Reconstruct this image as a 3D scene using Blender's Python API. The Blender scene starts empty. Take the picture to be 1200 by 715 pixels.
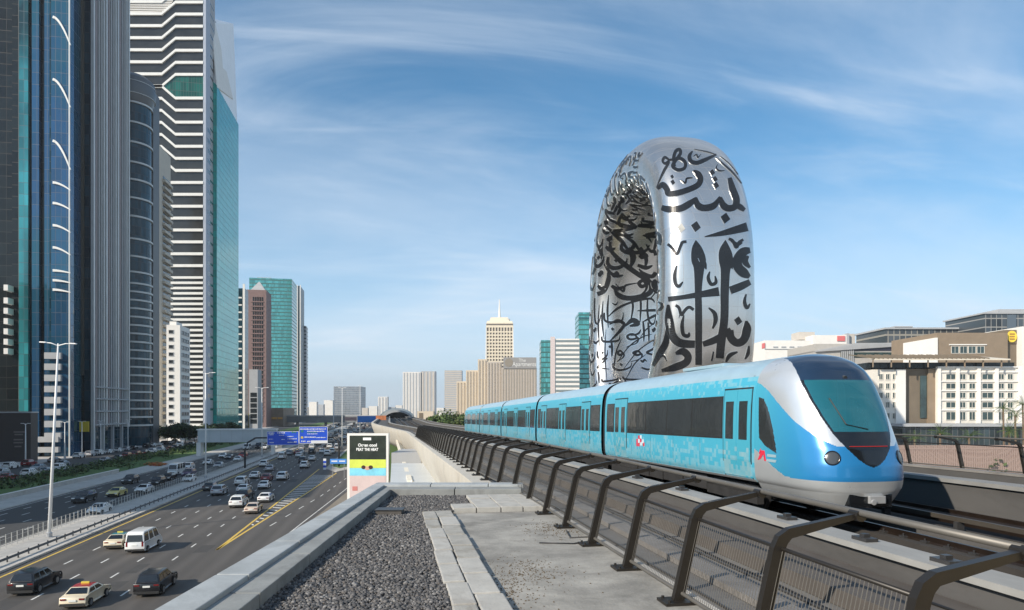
import bpy, bmesh, math, random
import numpy as np
from mathutils import Vector, Matrix
from mathutils.bvhtree import BVHTree
R = math.radians
random.seed(7)
scene = bpy.context.scene
COL = scene.collection

# ------------------------------------------------------------------ camera, sky, sun, exposure
YAW = 10.15
cs, sn = math.cos(R(YAW)), math.sin(R(YAW))
CAMZ, HY, F = 15.0, 480.0, 800.0
cam = bpy.data.cameras.new('camera')
cam.sensor_width = 36.0; cam.lens = 24.0; cam.shift_y = (HY - 357.5) / 1200.0
cam.clip_start = 0.1; cam.clip_end = 20000
camo = bpy.data.objects.new('camera', cam); COL.objects.link(camo)
camo.location = (0, 0, CAMZ); camo.rotation_euler = (R(90), 0, R(-YAW))
scene.camera = camo
SUN = Vector((-0.86, -0.51, 0)).normalized(); SUN_EL = 30.0
sd = bpy.data.lights.new('sun', 'SUN'); sd.energy = 5.0; sd.angle = R(0.5); sd.color = (1.0, 0.90, 0.76)
so = bpy.data.objects.new('sun', sd); COL.objects.link(so)
sv = Vector((SUN.x * math.cos(R(SUN_EL)), SUN.y * math.cos(R(SUN_EL)), math.sin(R(SUN_EL))))
so.rotation_euler = sv.to_track_quat('Z', 'Y').to_euler(); so.location = (-60, -30, 60)
scene.view_settings.view_transform = 'Standard'; scene.view_settings.look = 'None'
scene.view_settings.gamma = 1.0; scene.view_settings.exposure = 0.30
w = bpy.data.worlds.new('World'); scene.world = w; w.use_nodes = True
nt = w.node_tree; nt.nodes.clear()
def wn(t, **kw):
    n = nt.nodes.new(t)
    for k, v in kw.items(): setattr(n, k, v)
    return n
sky = wn('ShaderNodeTexSky', sky_type='NISHITA', sun_disc=False, sun_elevation=R(SUN_EL), sun_rotation=math.atan2(SUN.x, SUN.y))
sky.air_density = 1.0; sky.dust_density = 0.3; sky.ozone_density = 4.0; sky.altitude = 0
SKY_STRENGTH = 0.125
tc = wn('ShaderNodeTexCoord')
sep = wn('ShaderNodeSeparateXYZ'); nt.links.new(tc.outputs['Generated'], sep.inputs[0])
# clouds live on a flat sheet high above: direction / height
zz = wn('ShaderNodeMath', operation='ADD'); nt.links.new(sep.outputs['Z'], zz.inputs[0]); zz.inputs[1].default_value = 0.22
dv = wn('ShaderNodeVectorMath', operation='DIVIDE')
cmb = wn('ShaderNodeCombineXYZ')
for i in range(3): nt.links.new(zz.outputs[0], cmb.inputs[i])
nt.links.new(tc.outputs['Generated'], dv.inputs[0]); nt.links.new(cmb.outputs[0], dv.inputs[1])
def cloud(rot, scale, loc, nscale, lo, hi, amt, detail=8, rough=0.58, dist=0.6):
    mp = wn('ShaderNodeMapping'); mp.inputs['Rotation'].default_value = (0, 0, R(rot)); mp.inputs['Scale'].default_value = scale; mp.inputs['Location'].default_value = loc
    nt.links.new(dv.outputs[0], mp.inputs[0])
    nz = wn('ShaderNodeTexNoise'); nz.inputs['Scale'].default_value = nscale; nz.inputs['Detail'].default_value = detail; nz.inputs['Roughness'].default_value = rough; nz.inputs['Distortion'].default_value = dist
    nt.links.new(mp.outputs[0], nz.inputs['Vector'])
    mr = wn('ShaderNodeMapRange', interpolation_type='SMOOTHSTEP'); mr.inputs[1].default_value = lo; mr.inputs[2].default_value = hi; mr.inputs[3].default_value = 0; mr.inputs[4].default_value = amt
    nt.links.new(nz.outputs['Fac'], mr.inputs[0])
    return mr.outputs[0]
c1 = cloud(-38, (0.7, 1.7, 1), (1.3, 0.4, 0), 0.8, 0.43, 0.84, 0.58, dist=1.2)
c2 = cloud(25, (0.9, 1.6, 1), (4.2, 2.0, 0), 0.5, 0.40, 0.80, 0.42, detail=10)
c3 = cloud(-28, (0.6, 2.8, 1), (7.0, 5.0, 0), 1.3, 0.50, 0.78, 0.26, detail=10, dist=1.0)
mx = wn('ShaderNodeMath', operation='ADD', use_clamp=True); nt.links.new(c1, mx.inputs[0]); nt.links.new(c2, mx.inputs[1])
mx2 = wn('ShaderNodeMath', operation='ADD', use_clamp=True); nt.links.new(mx.outputs[0], mx2.inputs[0]); nt.links.new(c3, mx2.inputs[1])
mix = wn('ShaderNodeMix', data_type='RGBA'); nt.links.new(mx2.outputs[0], mix.inputs['Factor'])
hs = wn('ShaderNodeHueSaturation'); hs.inputs['Saturation'].default_value = 1.18; hs.inputs['Hue'].default_value = 0.488; nt.links.new(sky.outputs[0], hs.inputs['Color'])
hz = wn('ShaderNodeMapRange', interpolation_type='SMOOTHSTEP'); hz.inputs[1].default_value = -0.02; hz.inputs[2].default_value = 0.38; hz.inputs[3].default_value = 0.8; hz.inputs[4].default_value = 0.0
nt.links.new(sep.outputs['Z'], hz.inputs[0])
hmx = wn('ShaderNodeMix', data_type='RGBA'); nt.links.new(hz.outputs[0], hmx.inputs['Factor']); nt.links.new(hs.outputs[0], hmx.inputs['A']); hmx.inputs['B'].default_value = (4.0, 5.3, 6.7, 1)
nt.links.new(hmx.outputs['Result'], mix.inputs['A']); mix.inputs['B'].default_value = (5.8, 6.4, 7.1, 1)
bg = wn('ShaderNodeBackground'); bg.inputs['Strength'].default_value = SKY_STRENGTH; nt.links.new(mix.outputs['Result'], bg.inputs['Color'])
wo = wn('ShaderNodeOutputWorld'); nt.links.new(bg.outputs[0], wo.inputs['Surface'])

# ------------------------------------------------------------------ measuring helpers (photograph pixels of a 1200 wide frame -> metres)
def P(xc, D, z=0.0):                      # camera right / forward metres -> world
    return Vector((xc * cs + D * sn, -xc * sn + D * cs, z))
def pix(px, py, D):
    return P((px - 600) / F * D, D, CAMZ + (HY - py) / F * D)
def gnd(px, py, z=0.0):
    D = (CAMZ - z) * F / (py - HY); return P((px - 600) / F * D, D, z)
def y_on(px, x):                          # y where the line of sight of column px meets the plane x
    k = (px - 600) / F; return x * (cs - k * sn) / (sn + k * cs)
def x_on(px, y):
    k = (px - 600) / F; return y * (sn + k * cs) / (cs - k * sn)
def depth(x, y): return x * sn + y * cs
def z_at(py, D): return CAMZ + (HY - py) / F * D

# ------------------------------------------------------------------ materials
def mat(name, col, rough=0.6, metal=0.0, spec=0.5, var=0.0, vscale=1.0, bump=0.0, bscale=20.0, coat=0.0, emit=None, estr=1.0, stain=None, sscale=0.6, stretch=(1, 1, 1), slo=0.52, shi=0.70):
    m = bpy.data.materials.new(name); m.use_nodes = True
    t = m.node_tree; b = t.nodes['Principled BSDF']
    b.inputs['Base Color'].default_value = (*col, 1); b.inputs['Roughness'].default_value = rough
    b.inputs['Metallic'].default_value = metal; b.inputs['Specular IOR Level'].default_value = spec
    if coat: b.inputs['Coat Weight'].default_value = coat; b.inputs['Coat Roughness'].default_value = 0.04
    if emit: b.inputs['Emission Color'].default_value = (*emit, 1); b.inputs['Emission Strength'].default_value = estr
    if var or bump or stain:
        tcn = t.nodes.new('ShaderNodeTexCoord'); mp = t.nodes.new('ShaderNodeMapping'); mp.inputs['Scale'].default_value = stretch
        t.links.new(tcn.outputs['Object'], mp.inputs[0])
    if var:
        n = t.nodes.new('ShaderNodeTexNoise'); n.inputs['Scale'].default_value = vscale; n.inputs['Detail'].default_value = 6; n.inputs['Roughness'].default_value = 0.65
        t.links.new(mp.outputs[0], n.inputs['Vector'])
        mr = t.nodes.new('ShaderNodeMapRange'); mr.inputs[1].default_value = 0.25; mr.inputs[2].default_value = 0.75; mr.inputs[3].default_value = 1 - var; mr.inputs[4].default_value = 1 + var
        t.links.new(n.outputs['Fac'], mr.inputs[0])
        mu = t.nodes.new('ShaderNodeMix'); mu.data_type = 'RGBA'; mu.blend_type = 'MULTIPLY'; mu.inputs['Factor'].default_value = 1
        mu.inputs['A'].default_value = (*col, 1); t.links.new(mr.outputs[0], mu.inputs['B'])
        out = mu.outputs['Result']
        if stain:
            n2 = t.nodes.new('ShaderNodeTexNoise'); n2.inputs['Scale'].default_value = sscale; n2.inputs['Detail'].default_value = 8; n2.inputs['Roughness'].default_value = 0.7; n2.inputs['Distortion'].default_value = 0.6
            t.links.new(mp.outputs[0], n2.inputs['Vector'])
            m2 = t.nodes.new('ShaderNodeMapRange'); m2.inputs[1].default_value = slo; m2.inputs[2].default_value = shi; m2.inputs[4].default_value = 0.75
            t.links.new(n2.outputs['Fac'], m2.inputs[0])
            mm = t.nodes.new('ShaderNodeMix'); mm.data_type = 'RGBA'; t.links.new(m2.outputs[0], mm.inputs['Factor'])
            t.links.new(out, mm.inputs['A']); mm.inputs['B'].default_value = (*stain, 1); out = mm.outputs['Result']
        t.links.new(out, b.inputs['Base Color'])
        rr = t.nodes.new('ShaderNodeMapRange'); rr.inputs[3].default_value = max(0.02, rough - 0.12 * var * 3); rr.inputs[4].default_value = min(1, rough + 0.12 * var * 3)
        t.links.new(n.outputs['Fac'], rr.inputs[0]); t.links.new(rr.outputs[0], b.inputs['Roughness'])
    if bump:
        n3 = t.nodes.new('ShaderNodeTexNoise'); n3.inputs['Scale'].default_value = bscale; n3.inputs['Detail'].default_value = 5
        t.links.new(mp.outputs[0], n3.inputs['Vector'])
        bp = t.nodes.new('ShaderNodeBump'); bp.inputs['Strength'].default_value = bump; bp.inputs['Distance'].default_value = 0.02
        t.links.new(n3.outputs['Fac'], bp.inputs['Height']); t.links.new(bp.outputs[0], b.inputs['Normal'])
    return m

def panelled(name, col, cw, ch, rough=0.05, metal=0.0, spec=0.8, line=(0.02, 0.02, 0.02), lw=0.06, lh=0.08, var=0.35, tilt=0.012, uaxis='xy', line_rough=0.5, refl_col=None):
    """glass or metal cladding: cells of cw x ch metres in the object's own coordinates, each a little different and a little off true"""
    m = bpy.data.materials.new(name); m.use_nodes = True; t = m.node_tree; b = t.nodes['Principled BSDF']
    L = t.links.new
    def mth(op, a, c=None):
        n = t.nodes.new('ShaderNodeMath'); n.operation = op
        for i, q in enumerate((a, c)):
            if q is None: continue
            if isinstance(q, (int, float)): n.inputs[i].default_value = q
            else: L(q, n.inputs[i])
        return n.outputs[0]
    tcn = t.nodes.new('ShaderNodeTexCoord'); sp = t.nodes.new('ShaderNodeSeparateXYZ'); L(tcn.outputs['Object'], sp.inputs[0])
    u = mth('ADD', sp.outputs[0], sp.outputs[1]) if uaxis == 'xy' else sp.outputs[0 if uaxis == 'x' else 1]
    un = mth('DIVIDE', u, cw); vn = mth('DIVIDE', sp.outputs[2], ch)
    uf, vf = mth('FLOOR', un), mth('FLOOR', vn)
    cmb = t.nodes.new('ShaderNodeCombineXYZ'); L(uf, cmb.inputs[0]); L(vf, cmb.inputs[1])
    wnz = t.nodes.new('ShaderNodeTexWhiteNoise'); L(cmb.outputs[0], wnz.inputs['Vector'])
    mr = t.nodes.new('ShaderNodeMapRange'); mr.inputs[3].default_value = 1 - var; mr.inputs[4].default_value = 1 + var; L(wnz.outputs['Value'], mr.inputs[0])
    mu = t.nodes.new('ShaderNodeMix'); mu.data_type = 'RGBA'; mu.blend_type = 'MULTIPLY'; mu.inputs['Factor'].default_value = 1
    mu.inputs['A'].default_value = (*col, 1); L(mr.outputs[0], mu.inputs['B'])
    src = mu.outputs['Result']
    if refl_col:  # soft patches of a second colour, painted in as reflections on the glass
        nz = t.nodes.new('ShaderNodeTexNoise'); nz.inputs['Scale'].default_value = 0.035; nz.inputs['Detail'].default_value = 5
        mpp = t.nodes.new('ShaderNodeMapping'); mpp.inputs['Scale'].default_value = (1, 1, 0.45); L(tcn.outputs['Object'], mpp.inputs[0]); L(mpp.outputs[0], nz.inputs['Vector'])
        r2 = t.nodes.new('ShaderNodeMapRange'); r2.inputs[1].default_value = 0.45; r2.inputs[2].default_value = 0.6; L(nz.outputs['Fac'], r2.inputs[0])
        m3 = t.nodes.new('ShaderNodeMix'); m3.data_type = 'RGBA'; L(r2.outputs[0], m3.inputs['Factor']); L(src, m3.inputs['A']); m3.inputs['B'].default_value = (*refl_col, 1); src = m3.outputs['Result']
    lu = mth('LESS_THAN', mth('FRACT', un), lw / cw); lv = mth('LESS_THAN', mth('FRACT', vn), lh / ch)
    ln = mth('MAXIMUM', lu, lv)
    mx_ = t.nodes.new('ShaderNodeMix'); mx_.data_type = 'RGBA'; L(ln, mx_.inputs['Factor']); L(src, mx_.inputs['A']); mx_.inputs['B'].default_value = (*line, 1)
    L(mx_.outputs['Result'], b.inputs['Base Color'])
    rg = mth('ADD', mth('MULTIPLY', ln, line_rough - rough), rough); L(rg, b.inputs['Roughness'])
    if metal: L(mth('MULTIPLY', mth('SUBTRACT', 1.0, ln), metal), b.inputs['Metallic'])
    b.inputs['Specular IOR Level'].default_value = spec
    if tilt:
        sb = t.nodes.new('ShaderNodeVectorMath'); sb.operation = 'SUBTRACT'; L(wnz.outputs['Color'], sb.inputs[0]); sb.inputs[1].default_value = (0.5, 0.5, 0.5)
        sc_ = t.nodes.new('ShaderNodeVectorMath'); sc_.operation = 'SCALE'; L(sb.outputs[0], sc_.inputs[0]); sc_.inputs['Scale'].default_value = tilt * 2
        geo = t.nodes.new('ShaderNodeNewGeometry'); ad = t.nodes.new('ShaderNodeVectorMath'); L(geo.outputs['Normal'], ad.inputs[0]); L(sc_.outputs[0], ad.inputs[1])
        no = t.nodes.new('ShaderNodeVectorMath'); no.operation = 'NORMALIZE'; L(ad.outputs[0], no.inputs[0]); L(no.outputs[0], b.inputs['Normal'])
    return m

# ------------------------------------------------------------------ mesh helpers
class M:
    def __init__(s): s.v = []; s.f = []; s.mi = []
    def add(s, vs, fs, mi=0):
        o = len(s.v); s.v += [tuple(p) for p in vs]; s.f += [tuple(i + o for i in f) for f in fs]; s.mi += [mi] * len(fs); return s
    def box(s, x0, x1, y0, y1, z0, z1, mi=0, taper=0.0):
        t = taper
        vs = [(x0, y0, z0), (x1, y0, z0), (x1, y1, z0), (x0, y1, z0), (x0 + t, y0 + t, z1), (x1 - t, y0 + t, z1), (x1 - t, y1 - t, z1), (x0 + t, y1 - t, z1)]
        return s.add(vs, [(0, 3, 2, 1), (4, 5, 6, 7), (0, 1, 5, 4), (1, 2, 6, 5), (2, 3, 7, 6), (3, 0, 4, 7)], mi)
    def prism(s, poly, z0, z1, mi=0):     # poly counter-clockwise in xy
        n = len(poly); vs = [(*p[:2], z0) for p in poly] + [(*p[:2], z1) for p in poly]
        fs = [tuple(range(n - 1, -1, -1)), tuple(range(n, 2 * n))] + [(i, (i + 1) % n, n + (i + 1) % n, n + i) for i in range(n)]
        return s.add(vs, fs, mi)
    def extr(s, poly, axis, a0, a1, mi=0):  # poly in the plane across axis ('x': (y,z), 'y': (x,z)), extruded from a0 to a1
        n = len(poly)
        mk = (lambda p, a: (a, p[0], p[1])) if axis == 'x' else (lambda p, a: (p[0], a, p[1]))
        vs = [mk(p, a0) for p in poly] + [mk(p, a1) for p in poly]
        fs = [tuple(range(n - 1, -1, -1)), tuple(range(n, 2 * n))] + [(i, (i + 1) % n, n + (i + 1) % n, n + i) for i in range(n)]
        return s.add(vs, fs, mi)
    def tube(s, pts, r, n=8, mi=0, cap=True):
        pts = [Vector(p) for p in pts]; rr = r if isinstance(r, (list, tuple)) else [r] * len(pts)
        o = len(s.v); up0 = None
        for i, p in enumerate(pts):
            d = (pts[min(i + 1, len(pts) - 1)] - pts[max(i - 1, 0)]).normalized()
            a = Vector((0, 0, 1)) if abs(d.z) < 0.95 else Vector((1, 0, 0))
            e1 = d.cross(a).normalized(); e2 = d.cross(e1)
            for k in range(n):
                th = 2 * math.pi * k / n; s.v.append(tuple(p + rr[i] * (math.cos(th) * e1 + math.sin(th) * e2)))
        for i in range(len(pts) - 1):
            for k in range(n):
                k2 = (k + 1) % n; s.f.append((o + i * n + k, o + i * n + k2, o + (i + 1) * n + k2, o + (i + 1) * n + k)); s.mi.append(mi)
        if cap:
            s.f.append(tuple(o + k for k in range(n))); s.f.append(tuple(o + (len(pts) - 1) * n + k for k in range(n - 1, -1, -1))); s.mi += [mi, mi]
        return s
    def bar(s, p0, p1, wd, ht, mi=0, up=(0, 0, 1)):   # rectangular bar
        p0, p1 = Vector(p0), Vector(p1); d = (p1 - p0).normalized(); u = Vector(up)
        sdv = d.cross(u).normalized() if d.cross(u).length > 1e-4 else Vector((1, 0, 0)); uu = sdv.cross(d).normalized()
        vs = []
        for p in (p0, p1):
            for a, b in ((-1, -1), (1, -1), (1, 1), (-1, 1)): vs.append(p + sdv * a * wd / 2 + uu * b * ht / 2)
        return s.add(vs, [(0, 1, 2, 3), (7, 6, 5, 4), (0, 4, 5, 1), (1, 5, 6, 2), (2, 6, 7, 3), (3, 7, 4, 0)], mi)
    def grid(s, rows, mi=0, closed=False):    # rows: list of equal-length point lists
        o = len(s.v); n = len(rows[0])
        for r_ in rows: s.v += [tuple(p) for p in r_]
        for i in range(len(rows) - 1):
            for k in range(n if closed else n - 1):
                k2 = (k + 1) % n; s.f.append((o + i * n + k, o + i * n + k2, o + (i + 1) * n + k2, o + (i + 1) * n + k)); s.mi.append(mi)
        return s
    def lathe(s, prof, n=24, c=(0, 0), mi=0):
        rows = [[(c[0] + r_ * math.cos(2 * math.pi * k / n), c[1] + r_ * math.sin(2 * math.pi * k / n), z) for k in range(n)] for r_, z in prof]
        s.grid(rows, mi, True)
        o = len(s.v) - len(prof) * n
        s.f.append(tuple(o + k for k in range(n - 1, -1, -1))); s.f.append(tuple(o + (len(prof) - 1) * n + k for k in range(n))); s.mi += [mi, mi]
        return s
    def mesh(s, name, mats, smooth=False, off=None):
        me = bpy.data.meshes.new(name)
        vs = s.v if off is None else [(p[0] - off[0], p[1] - off[1], p[2] - off[2]) for p in s.v]
        me.from_pydata(vs, [], s.f)
        for m in (mats if isinstance(mats, (list, tuple)) else [mats]): me.materials.append(m)
        if any(s.mi): me.polygons.foreach_set('material_index', s.mi)
        if smooth: me.polygons.foreach_set('use_smooth', [True] * len(me.polygons))
        me.update(); return me
    def build(s, name, mats, parent=None, smooth=False, wld=True, fix=True, bevel=0.0, angle=None):
        """vertices are world metres when wld, else local to the parent"""
        off = tuple(parent.location) if (parent is not None and wld) else None
        if parent is not None and wld and parent.parent is not None: off = tuple(parent.location + parent.parent.location)
        me = s.mesh(name, mats, smooth, off)
        if fix:
            bm = bmesh.new(); bm.from_mesh(me); bmesh.ops.recalc_face_normals(bm, faces=bm.faces)
            if bevel: bmesh.ops.bevel(bm, geom=bm.edges[:], offset=bevel, segments=2, profile=0.6, affect='EDGES', clamp_overlap=True)
            bm.to_mesh(me); bm.free()
        if angle is not None:
            me.polygons.foreach_set('use_smooth', [True] * len(me.polygons)); me.set_sharp_from_angle(angle=R(angle))
        o = bpy.data.objects.new(name, me); COL.objects.link(o)
        if parent is not None: o.parent = parent
        return o

def tag(o, label=None, cat=None, group=None, kind=None):
    if label: o['label'] = label
    if cat: o['category'] = cat
    if group: o['group'] = group
    if kind: o['kind'] = kind
    return o
def thing(name, label, cat, loc=(0, 0, 0), group=None, rz=0.0):
    o = bpy.data.objects.new(name, None); COL.objects.link(o); o.location = loc; o.rotation_euler = (0, 0, rz); o.empty_display_size = 0.3
    return tag(o, label, cat, group)
def structure(name, m, mats, **kw): return tag(m.build(name, mats, **kw), kind='structure')
def dup(o, parent=None, loc=None, name=None):
    c = o.copy(); COL.objects.link(c)
    if parent is not None: c.parent = parent
    if loc is not None: c.location = loc
    return c
def dup_tree(root, loc, rz=0.0, label=None, group=None):
    r_ = root.copy(); COL.objects.link(r_); r_.location = loc; r_.rotation_euler = (0, 0, rz)
    if label: r_['label'] = label
    if group: r_['group'] = group
    for ch in list(root.children):
        c = ch.copy(); COL.objects.link(c); c.parent = r_
        for g in list(ch.children):
            d = g.copy(); COL.objects.link(d); d.parent = c
    return r_
def text_mesh(body, size, mats, name, loc, rot, parent=None, extr=0.01, align='CENTER', font=None, bold=0.0, sx=1.0):
    cu = bpy.data.curves.new(name, 'FONT'); cu.body = body; cu.size = size; cu.extrude = extr; cu.align_x = align; cu.align_y = 'CENTER'; cu.offset = bold
    o = bpy.data.objects.new(name, cu); COL.objects.link(o)
    bpy.context.view_layer.update()
    me = bpy.data.meshes.new_from_object(o.evaluated_get(bpy.context.evaluated_depsgraph_get()))
    bpy.data.objects.remove(o); me.name = name; me.materials.clear(); me.materials.append(mats)
    o = bpy.data.objects.new(name, me); COL.objects.link(o); o.location = loc; o.rotation_euler = rot; o.scale = (sx, 1, 1)
    if parent is not None:
        o.parent = parent; o.location = Vector(loc) - parent.location
    return o
# ------------------------------------------------------------------ materials of the setting
asph = mat('asphalt', (0.088, 0.080, 0.072), 0.75, var=0.25, vscale=0.12, bump=0.15, bscale=8, stain=(0.066, 0.062, 0.058), sscale=0.06, stretch=(1, 0.12, 1))
def wheel_tracks(m, x0, lane, amt=.22):
    # tyre-polished tracks and a darker oil line down the middle of every lane
    t = m.node_tree; b = t.nodes['Principled BSDF']; src = b.inputs['Base Color'].links[0].from_socket; L = t.links.new
    def mth(op, a, c=None):
        n = t.nodes.new('ShaderNodeMath'); n.operation = op
        for i, q in enumerate((a, c)):
            if q is None: continue
            if isinstance(q, (int, float)): n.inputs[i].default_value = q
            else: L(q, n.inputs[i])
        return n.outputs[0]
    tcn = t.nodes.new('ShaderNodeTexCoord'); sp = t.nodes.new('ShaderNodeSeparateXYZ'); L(tcn.outputs['Object'], sp.inputs[0])
    mp = t.nodes.new('ShaderNodeMapping'); mp.inputs['Scale'].default_value = (.9, .03, 1); L(tcn.outputs['Object'], mp.inputs[0])
    nz = t.nodes.new('ShaderNodeTexNoise'); nz.inputs['Scale'].default_value = 1.0; nz.inputs['Detail'].default_value = 7; L(mp.outputs[0], nz.inputs['Vector'])
    ph = mth('MULTIPLY', mth('SUBTRACT', sp.outputs[0], x0), 2 * math.pi / lane)
    tr = mth('ADD', mth('MULTIPLY', mth('COSINE', ph), -.7), mth('MULTIPLY', mth('COSINE', mth('MULTIPLY', ph, 2)), .5))
    f = mth('ADD', 1.0, mth('MULTIPLY', mth('MULTIPLY', tr, mth('POWER', nz.outputs['Fac'], 1.2)), amt))
    mu = t.nodes.new('ShaderNodeMix'); mu.data_type = 'RGBA'; mu.blend_type = 'MULTIPLY'; mu.inputs['Factor'].default_value = 1; L(src, mu.inputs['A']); L(f, mu.inputs['B']); L(mu.outputs['Result'], b.inputs['Base Color'])
wheel_tracks(asph, -31.1, 3.27, .34)
asph_b = mat('asphalt_opposite', (0.05, 0.05, 0.05), 0.75, var=0.25, vscale=0.1, stain=(0.04, 0.04, 0.04), sscale=0.06, stretch=(1, 0.12, 1))
asph_s = mat('asphalt_service', (0.055, 0.055, 0.056), 0.8, var=0.2, vscale=0.2)
earth = mat('earth', (0.23, 0.20, 0.16), 0.95, var=0.3, vscale=0.02)
conc = mat('concrete', (0.42, 0.40, 0.37), 0.85, var=0.16, vscale=1.2, bump=0.2, bscale=12, stain=(0.30, 0.28, 0.25), sscale=0.5)
conc_d = mat('concrete_dark', (0.20, 0.19, 0.18), 0.85, var=0.25, vscale=0.9, bump=0.2, bscale=14, stain=(0.11, 0.10, 0.09), sscale=0.7)
conc_l = mat('concrete_light', (0.46, 0.44, 0.405), 0.8, var=0.18, vscale=0.6, stain=(0.30, 0.28, 0.25), sscale=0.3)
pave = mat('paving', (0.40, 0.38, 0.36), 0.85, var=0.15, vscale=0.3)
white_p = mat('road_white', (0.66, 0.66, 0.63), 0.65, var=0.35, vscale=2.5)
yellow_p = mat('road_yellow', (0.66, 0.45, 0.08), 0.65, var=0.3, vscale=2.5)
grass = mat('lawn', (0.075, 0.14, 0.03), 0.95, var=0.35, vscale=0.5, bump=0.4, bscale=3)
white_m = mat('white_metal', (0.75, 0.75, 0.74), 0.4, var=0.08, vscale=1)
grey_m = mat('grey_metal', (0.42, 0.43, 0.44), 0.4, metal=0.4, var=0.1, vscale=2)
dark_m = mat('dark_metal', (0.05, 0.05, 0.052), 0.45, metal=0.3, var=0.15, vscale=3)
black = mat('black', (0.012, 0.012, 0.013), 0.5)
# ------------------------------------------------------------------ ground and roads
m = M(); m.add([(-6000, -400, 0), (6000, -400, 0), (6000, 9000, 0), (-6000, 9000, 0)], [(0, 1, 2, 3)])
structure('ground', m, earth)
RX0, RX1 = -35.4, -17.2                     # main carriageway
def sheet(name, pts, z, mt):
    mm = M(); mm.add([(p[0], p[1], z) for p in pts], [tuple(range(len(pts)))]); return structure(name, mm, mt)
YN, YF = -60, 1500
# the carriageway with its exit ramp opening on the right
gore0 = gnd(265, 640).y
ramp_out = [(-17.2, 20), (-13.2, 62), (-10.5, 95), (-7.5, 130), (-5.0, 168), (-2.6, 205), (-1.2, 260), (-1.0, 420), (-1.0, YF)]
sheet('road', [(RX0, YN), (RX1, YN)] + [(x, y) for x, y in ramp_out] + [(RX0, YF)], 0.006, asph)
sheet('opposite_road', [(-57, YN), (-41.4, YN), (-41.4, YF), (-57, YF)], 0.006, asph_b)
sheet('service_road', [(-96, YN), (-78, YN), (-78, YF), (-96, YF)], 0.006, asph_s)
m = M(); m.box(-130, -96.002, YN, YF, -0.2, 0.14); structure('pavement', m, pave)
m = M(); m.box(-41.4, RX0, YN, 1100, -0.2, 0.16); structure('median_pavement', m, conc_l)
m = M(); m.box(-63.5, -57.0, YN, 420, -0.2, 0.14); structure('sidewalk', m, conc_l)
m = M(); m.box(-78, -63.5, YN, 800, -0.2, 0.10); tag(m.build('grass', grass), 'green lawn strip between the highway and the service road', 'lawn', kind='stuff')
sheet('forecourt', [(6, -60), (220, -60), (220, 420), (6, 420)], 0.004, pave)
# gore island beside the ramp
isl = [(-15.6, 172), (-10.4, 150), (-5.2, 176), (-3.6, 205), (-2.4, 260), (-2.2, 420), (-16.4, 420)]
isl = [(-16.0, 178), (-12.6, 168), (-9.0, 178), (-7.2, 230), (-6.5, 420), (-16.6, 420)]
m = M(); m.prism(isl, -0.1, 0.13); structure('traffic_island', m, conc_l)
m = M(); m.prism([(-15.2, 186), (-12.5, 178), (-9.9, 186), (-8.0, 232), (-7.4, 410), (-15.8, 410)], 0.131, 0.20)
tag(m.build('grass', grass), 'green grass on the traffic island beside the exit ramp', 'lawn', kind='stuff')
m = M(); m.prism([(-0.6, 150), (3.4, 130), (3.8, 400), (-0.6, 400)], -0.1, 0.12); tag(m.build('grass', grass), 'green verge between the exit ramp and the metro viaduct', 'lawn', kind='stuff')
# repair patches and oil stains in the near carriageway
m = M(); rp = random.Random(8)
for i in range(16):
    x = rp.choice((-32.7, -29.4, -26.1, -22.9, -19.8)) + rp.uniform(-.6, .6); y = 48 + 130 * rp.random() ** 1.3; w_ = rp.uniform(.5, 1.1); l = rp.uniform(2, 9)
    m.prism([(x - w_, y), (x + w_, y + rp.uniform(-.1, .1)), (x + w_ * rp.uniform(.8, 1.1), y + l), (x - w_, y + l)], 0.0062, 0.0082 + i * .00001)
structure('road_patch', m, mat('asphalt_patch', (.060, .057, .054), .8, var=.25, vscale=.8))
# lane paint
lanes = [-31.1, -27.8, -24.5, -21.3]
m = M()
for x in lanes:
    y = 20.0
    while y < 900:
        l = 1.9; y2 = y + l
        m.box(x - 0.08, x + 0.08, y, y2, 0.0065, 0.011); y += 6.6 if y < 300 else 13.2
for x in (-44.9, -48.2, -51.5, -54.4):
    y = 22.0
    while y < 900:
        m.box(x - 0.08, x + 0.08, y, y + 2.2, 0.0065, 0.011); y += 6.6 if y < 300 else 13.2
m.box(RX1 + 0.55 - .15, RX1 + 0.55, 400, 900, 0.0065, 0.011)
m.box(-56.5, -56.35, YN, 900, 0.0065, 0.011)
structure('road_marking', m, white_p)
m = M(); m.box(-34.38, -34.16, YN, 1000, 0.0065, 0.011); m.box(-42.1, -41.95, YN, 1000, 0.0065, 0.011)
# gore: two yellow lines and hatching between them
gl = [(-18.2, gore0 - 2), (-17.9, 110), (-17.5, 178)]
gr = [(-18.2, gore0 - 2), (-16.6, 100), (-14.6, 128), (-12.4, 166)]
def strip(mm, pts, wd, z0=0.0065, z1=0.011):
    for a, b in zip(pts, pts[1:]):
        a, b = Vector((*a, 0)), Vector((*b, 0)); n = (b - a).normalized().cross(Vector((0, 0, 1))) * wd / 2
        mm.prism([tuple((a + n))[:2], tuple((b + n))[:2], tuple((b - n))[:2], tuple((a - n))[:2]], z0, z1)
strip(m, gl, 0.28); strip(m, gr, 0.28)
structure('yellow_marking', m, yellow_p)
def lerp_poly(pts, y):
    for a, b in zip(pts, pts[1:]):
        if a[1] <= y <= b[1]: return a[0] + (b[0] - a[0]) * (y - a[1]) / (b[1] - a[1])
m = M(); y = gore0 + 6
while y < 163:
    xa, xb = lerp_poly(gl, y) + 0.3, lerp_poly(gr, y) - 0.3
    if xb - xa > 0.3: m.prism([(xa, y + 1.0), (xa, y + 0.35), (xb, y - 0.35 - (xb - xa) * .15), (xb, y + 0.3 - (xb - xa) * .15)], 0.0065, 0.011)
    y += 2.6
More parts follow.
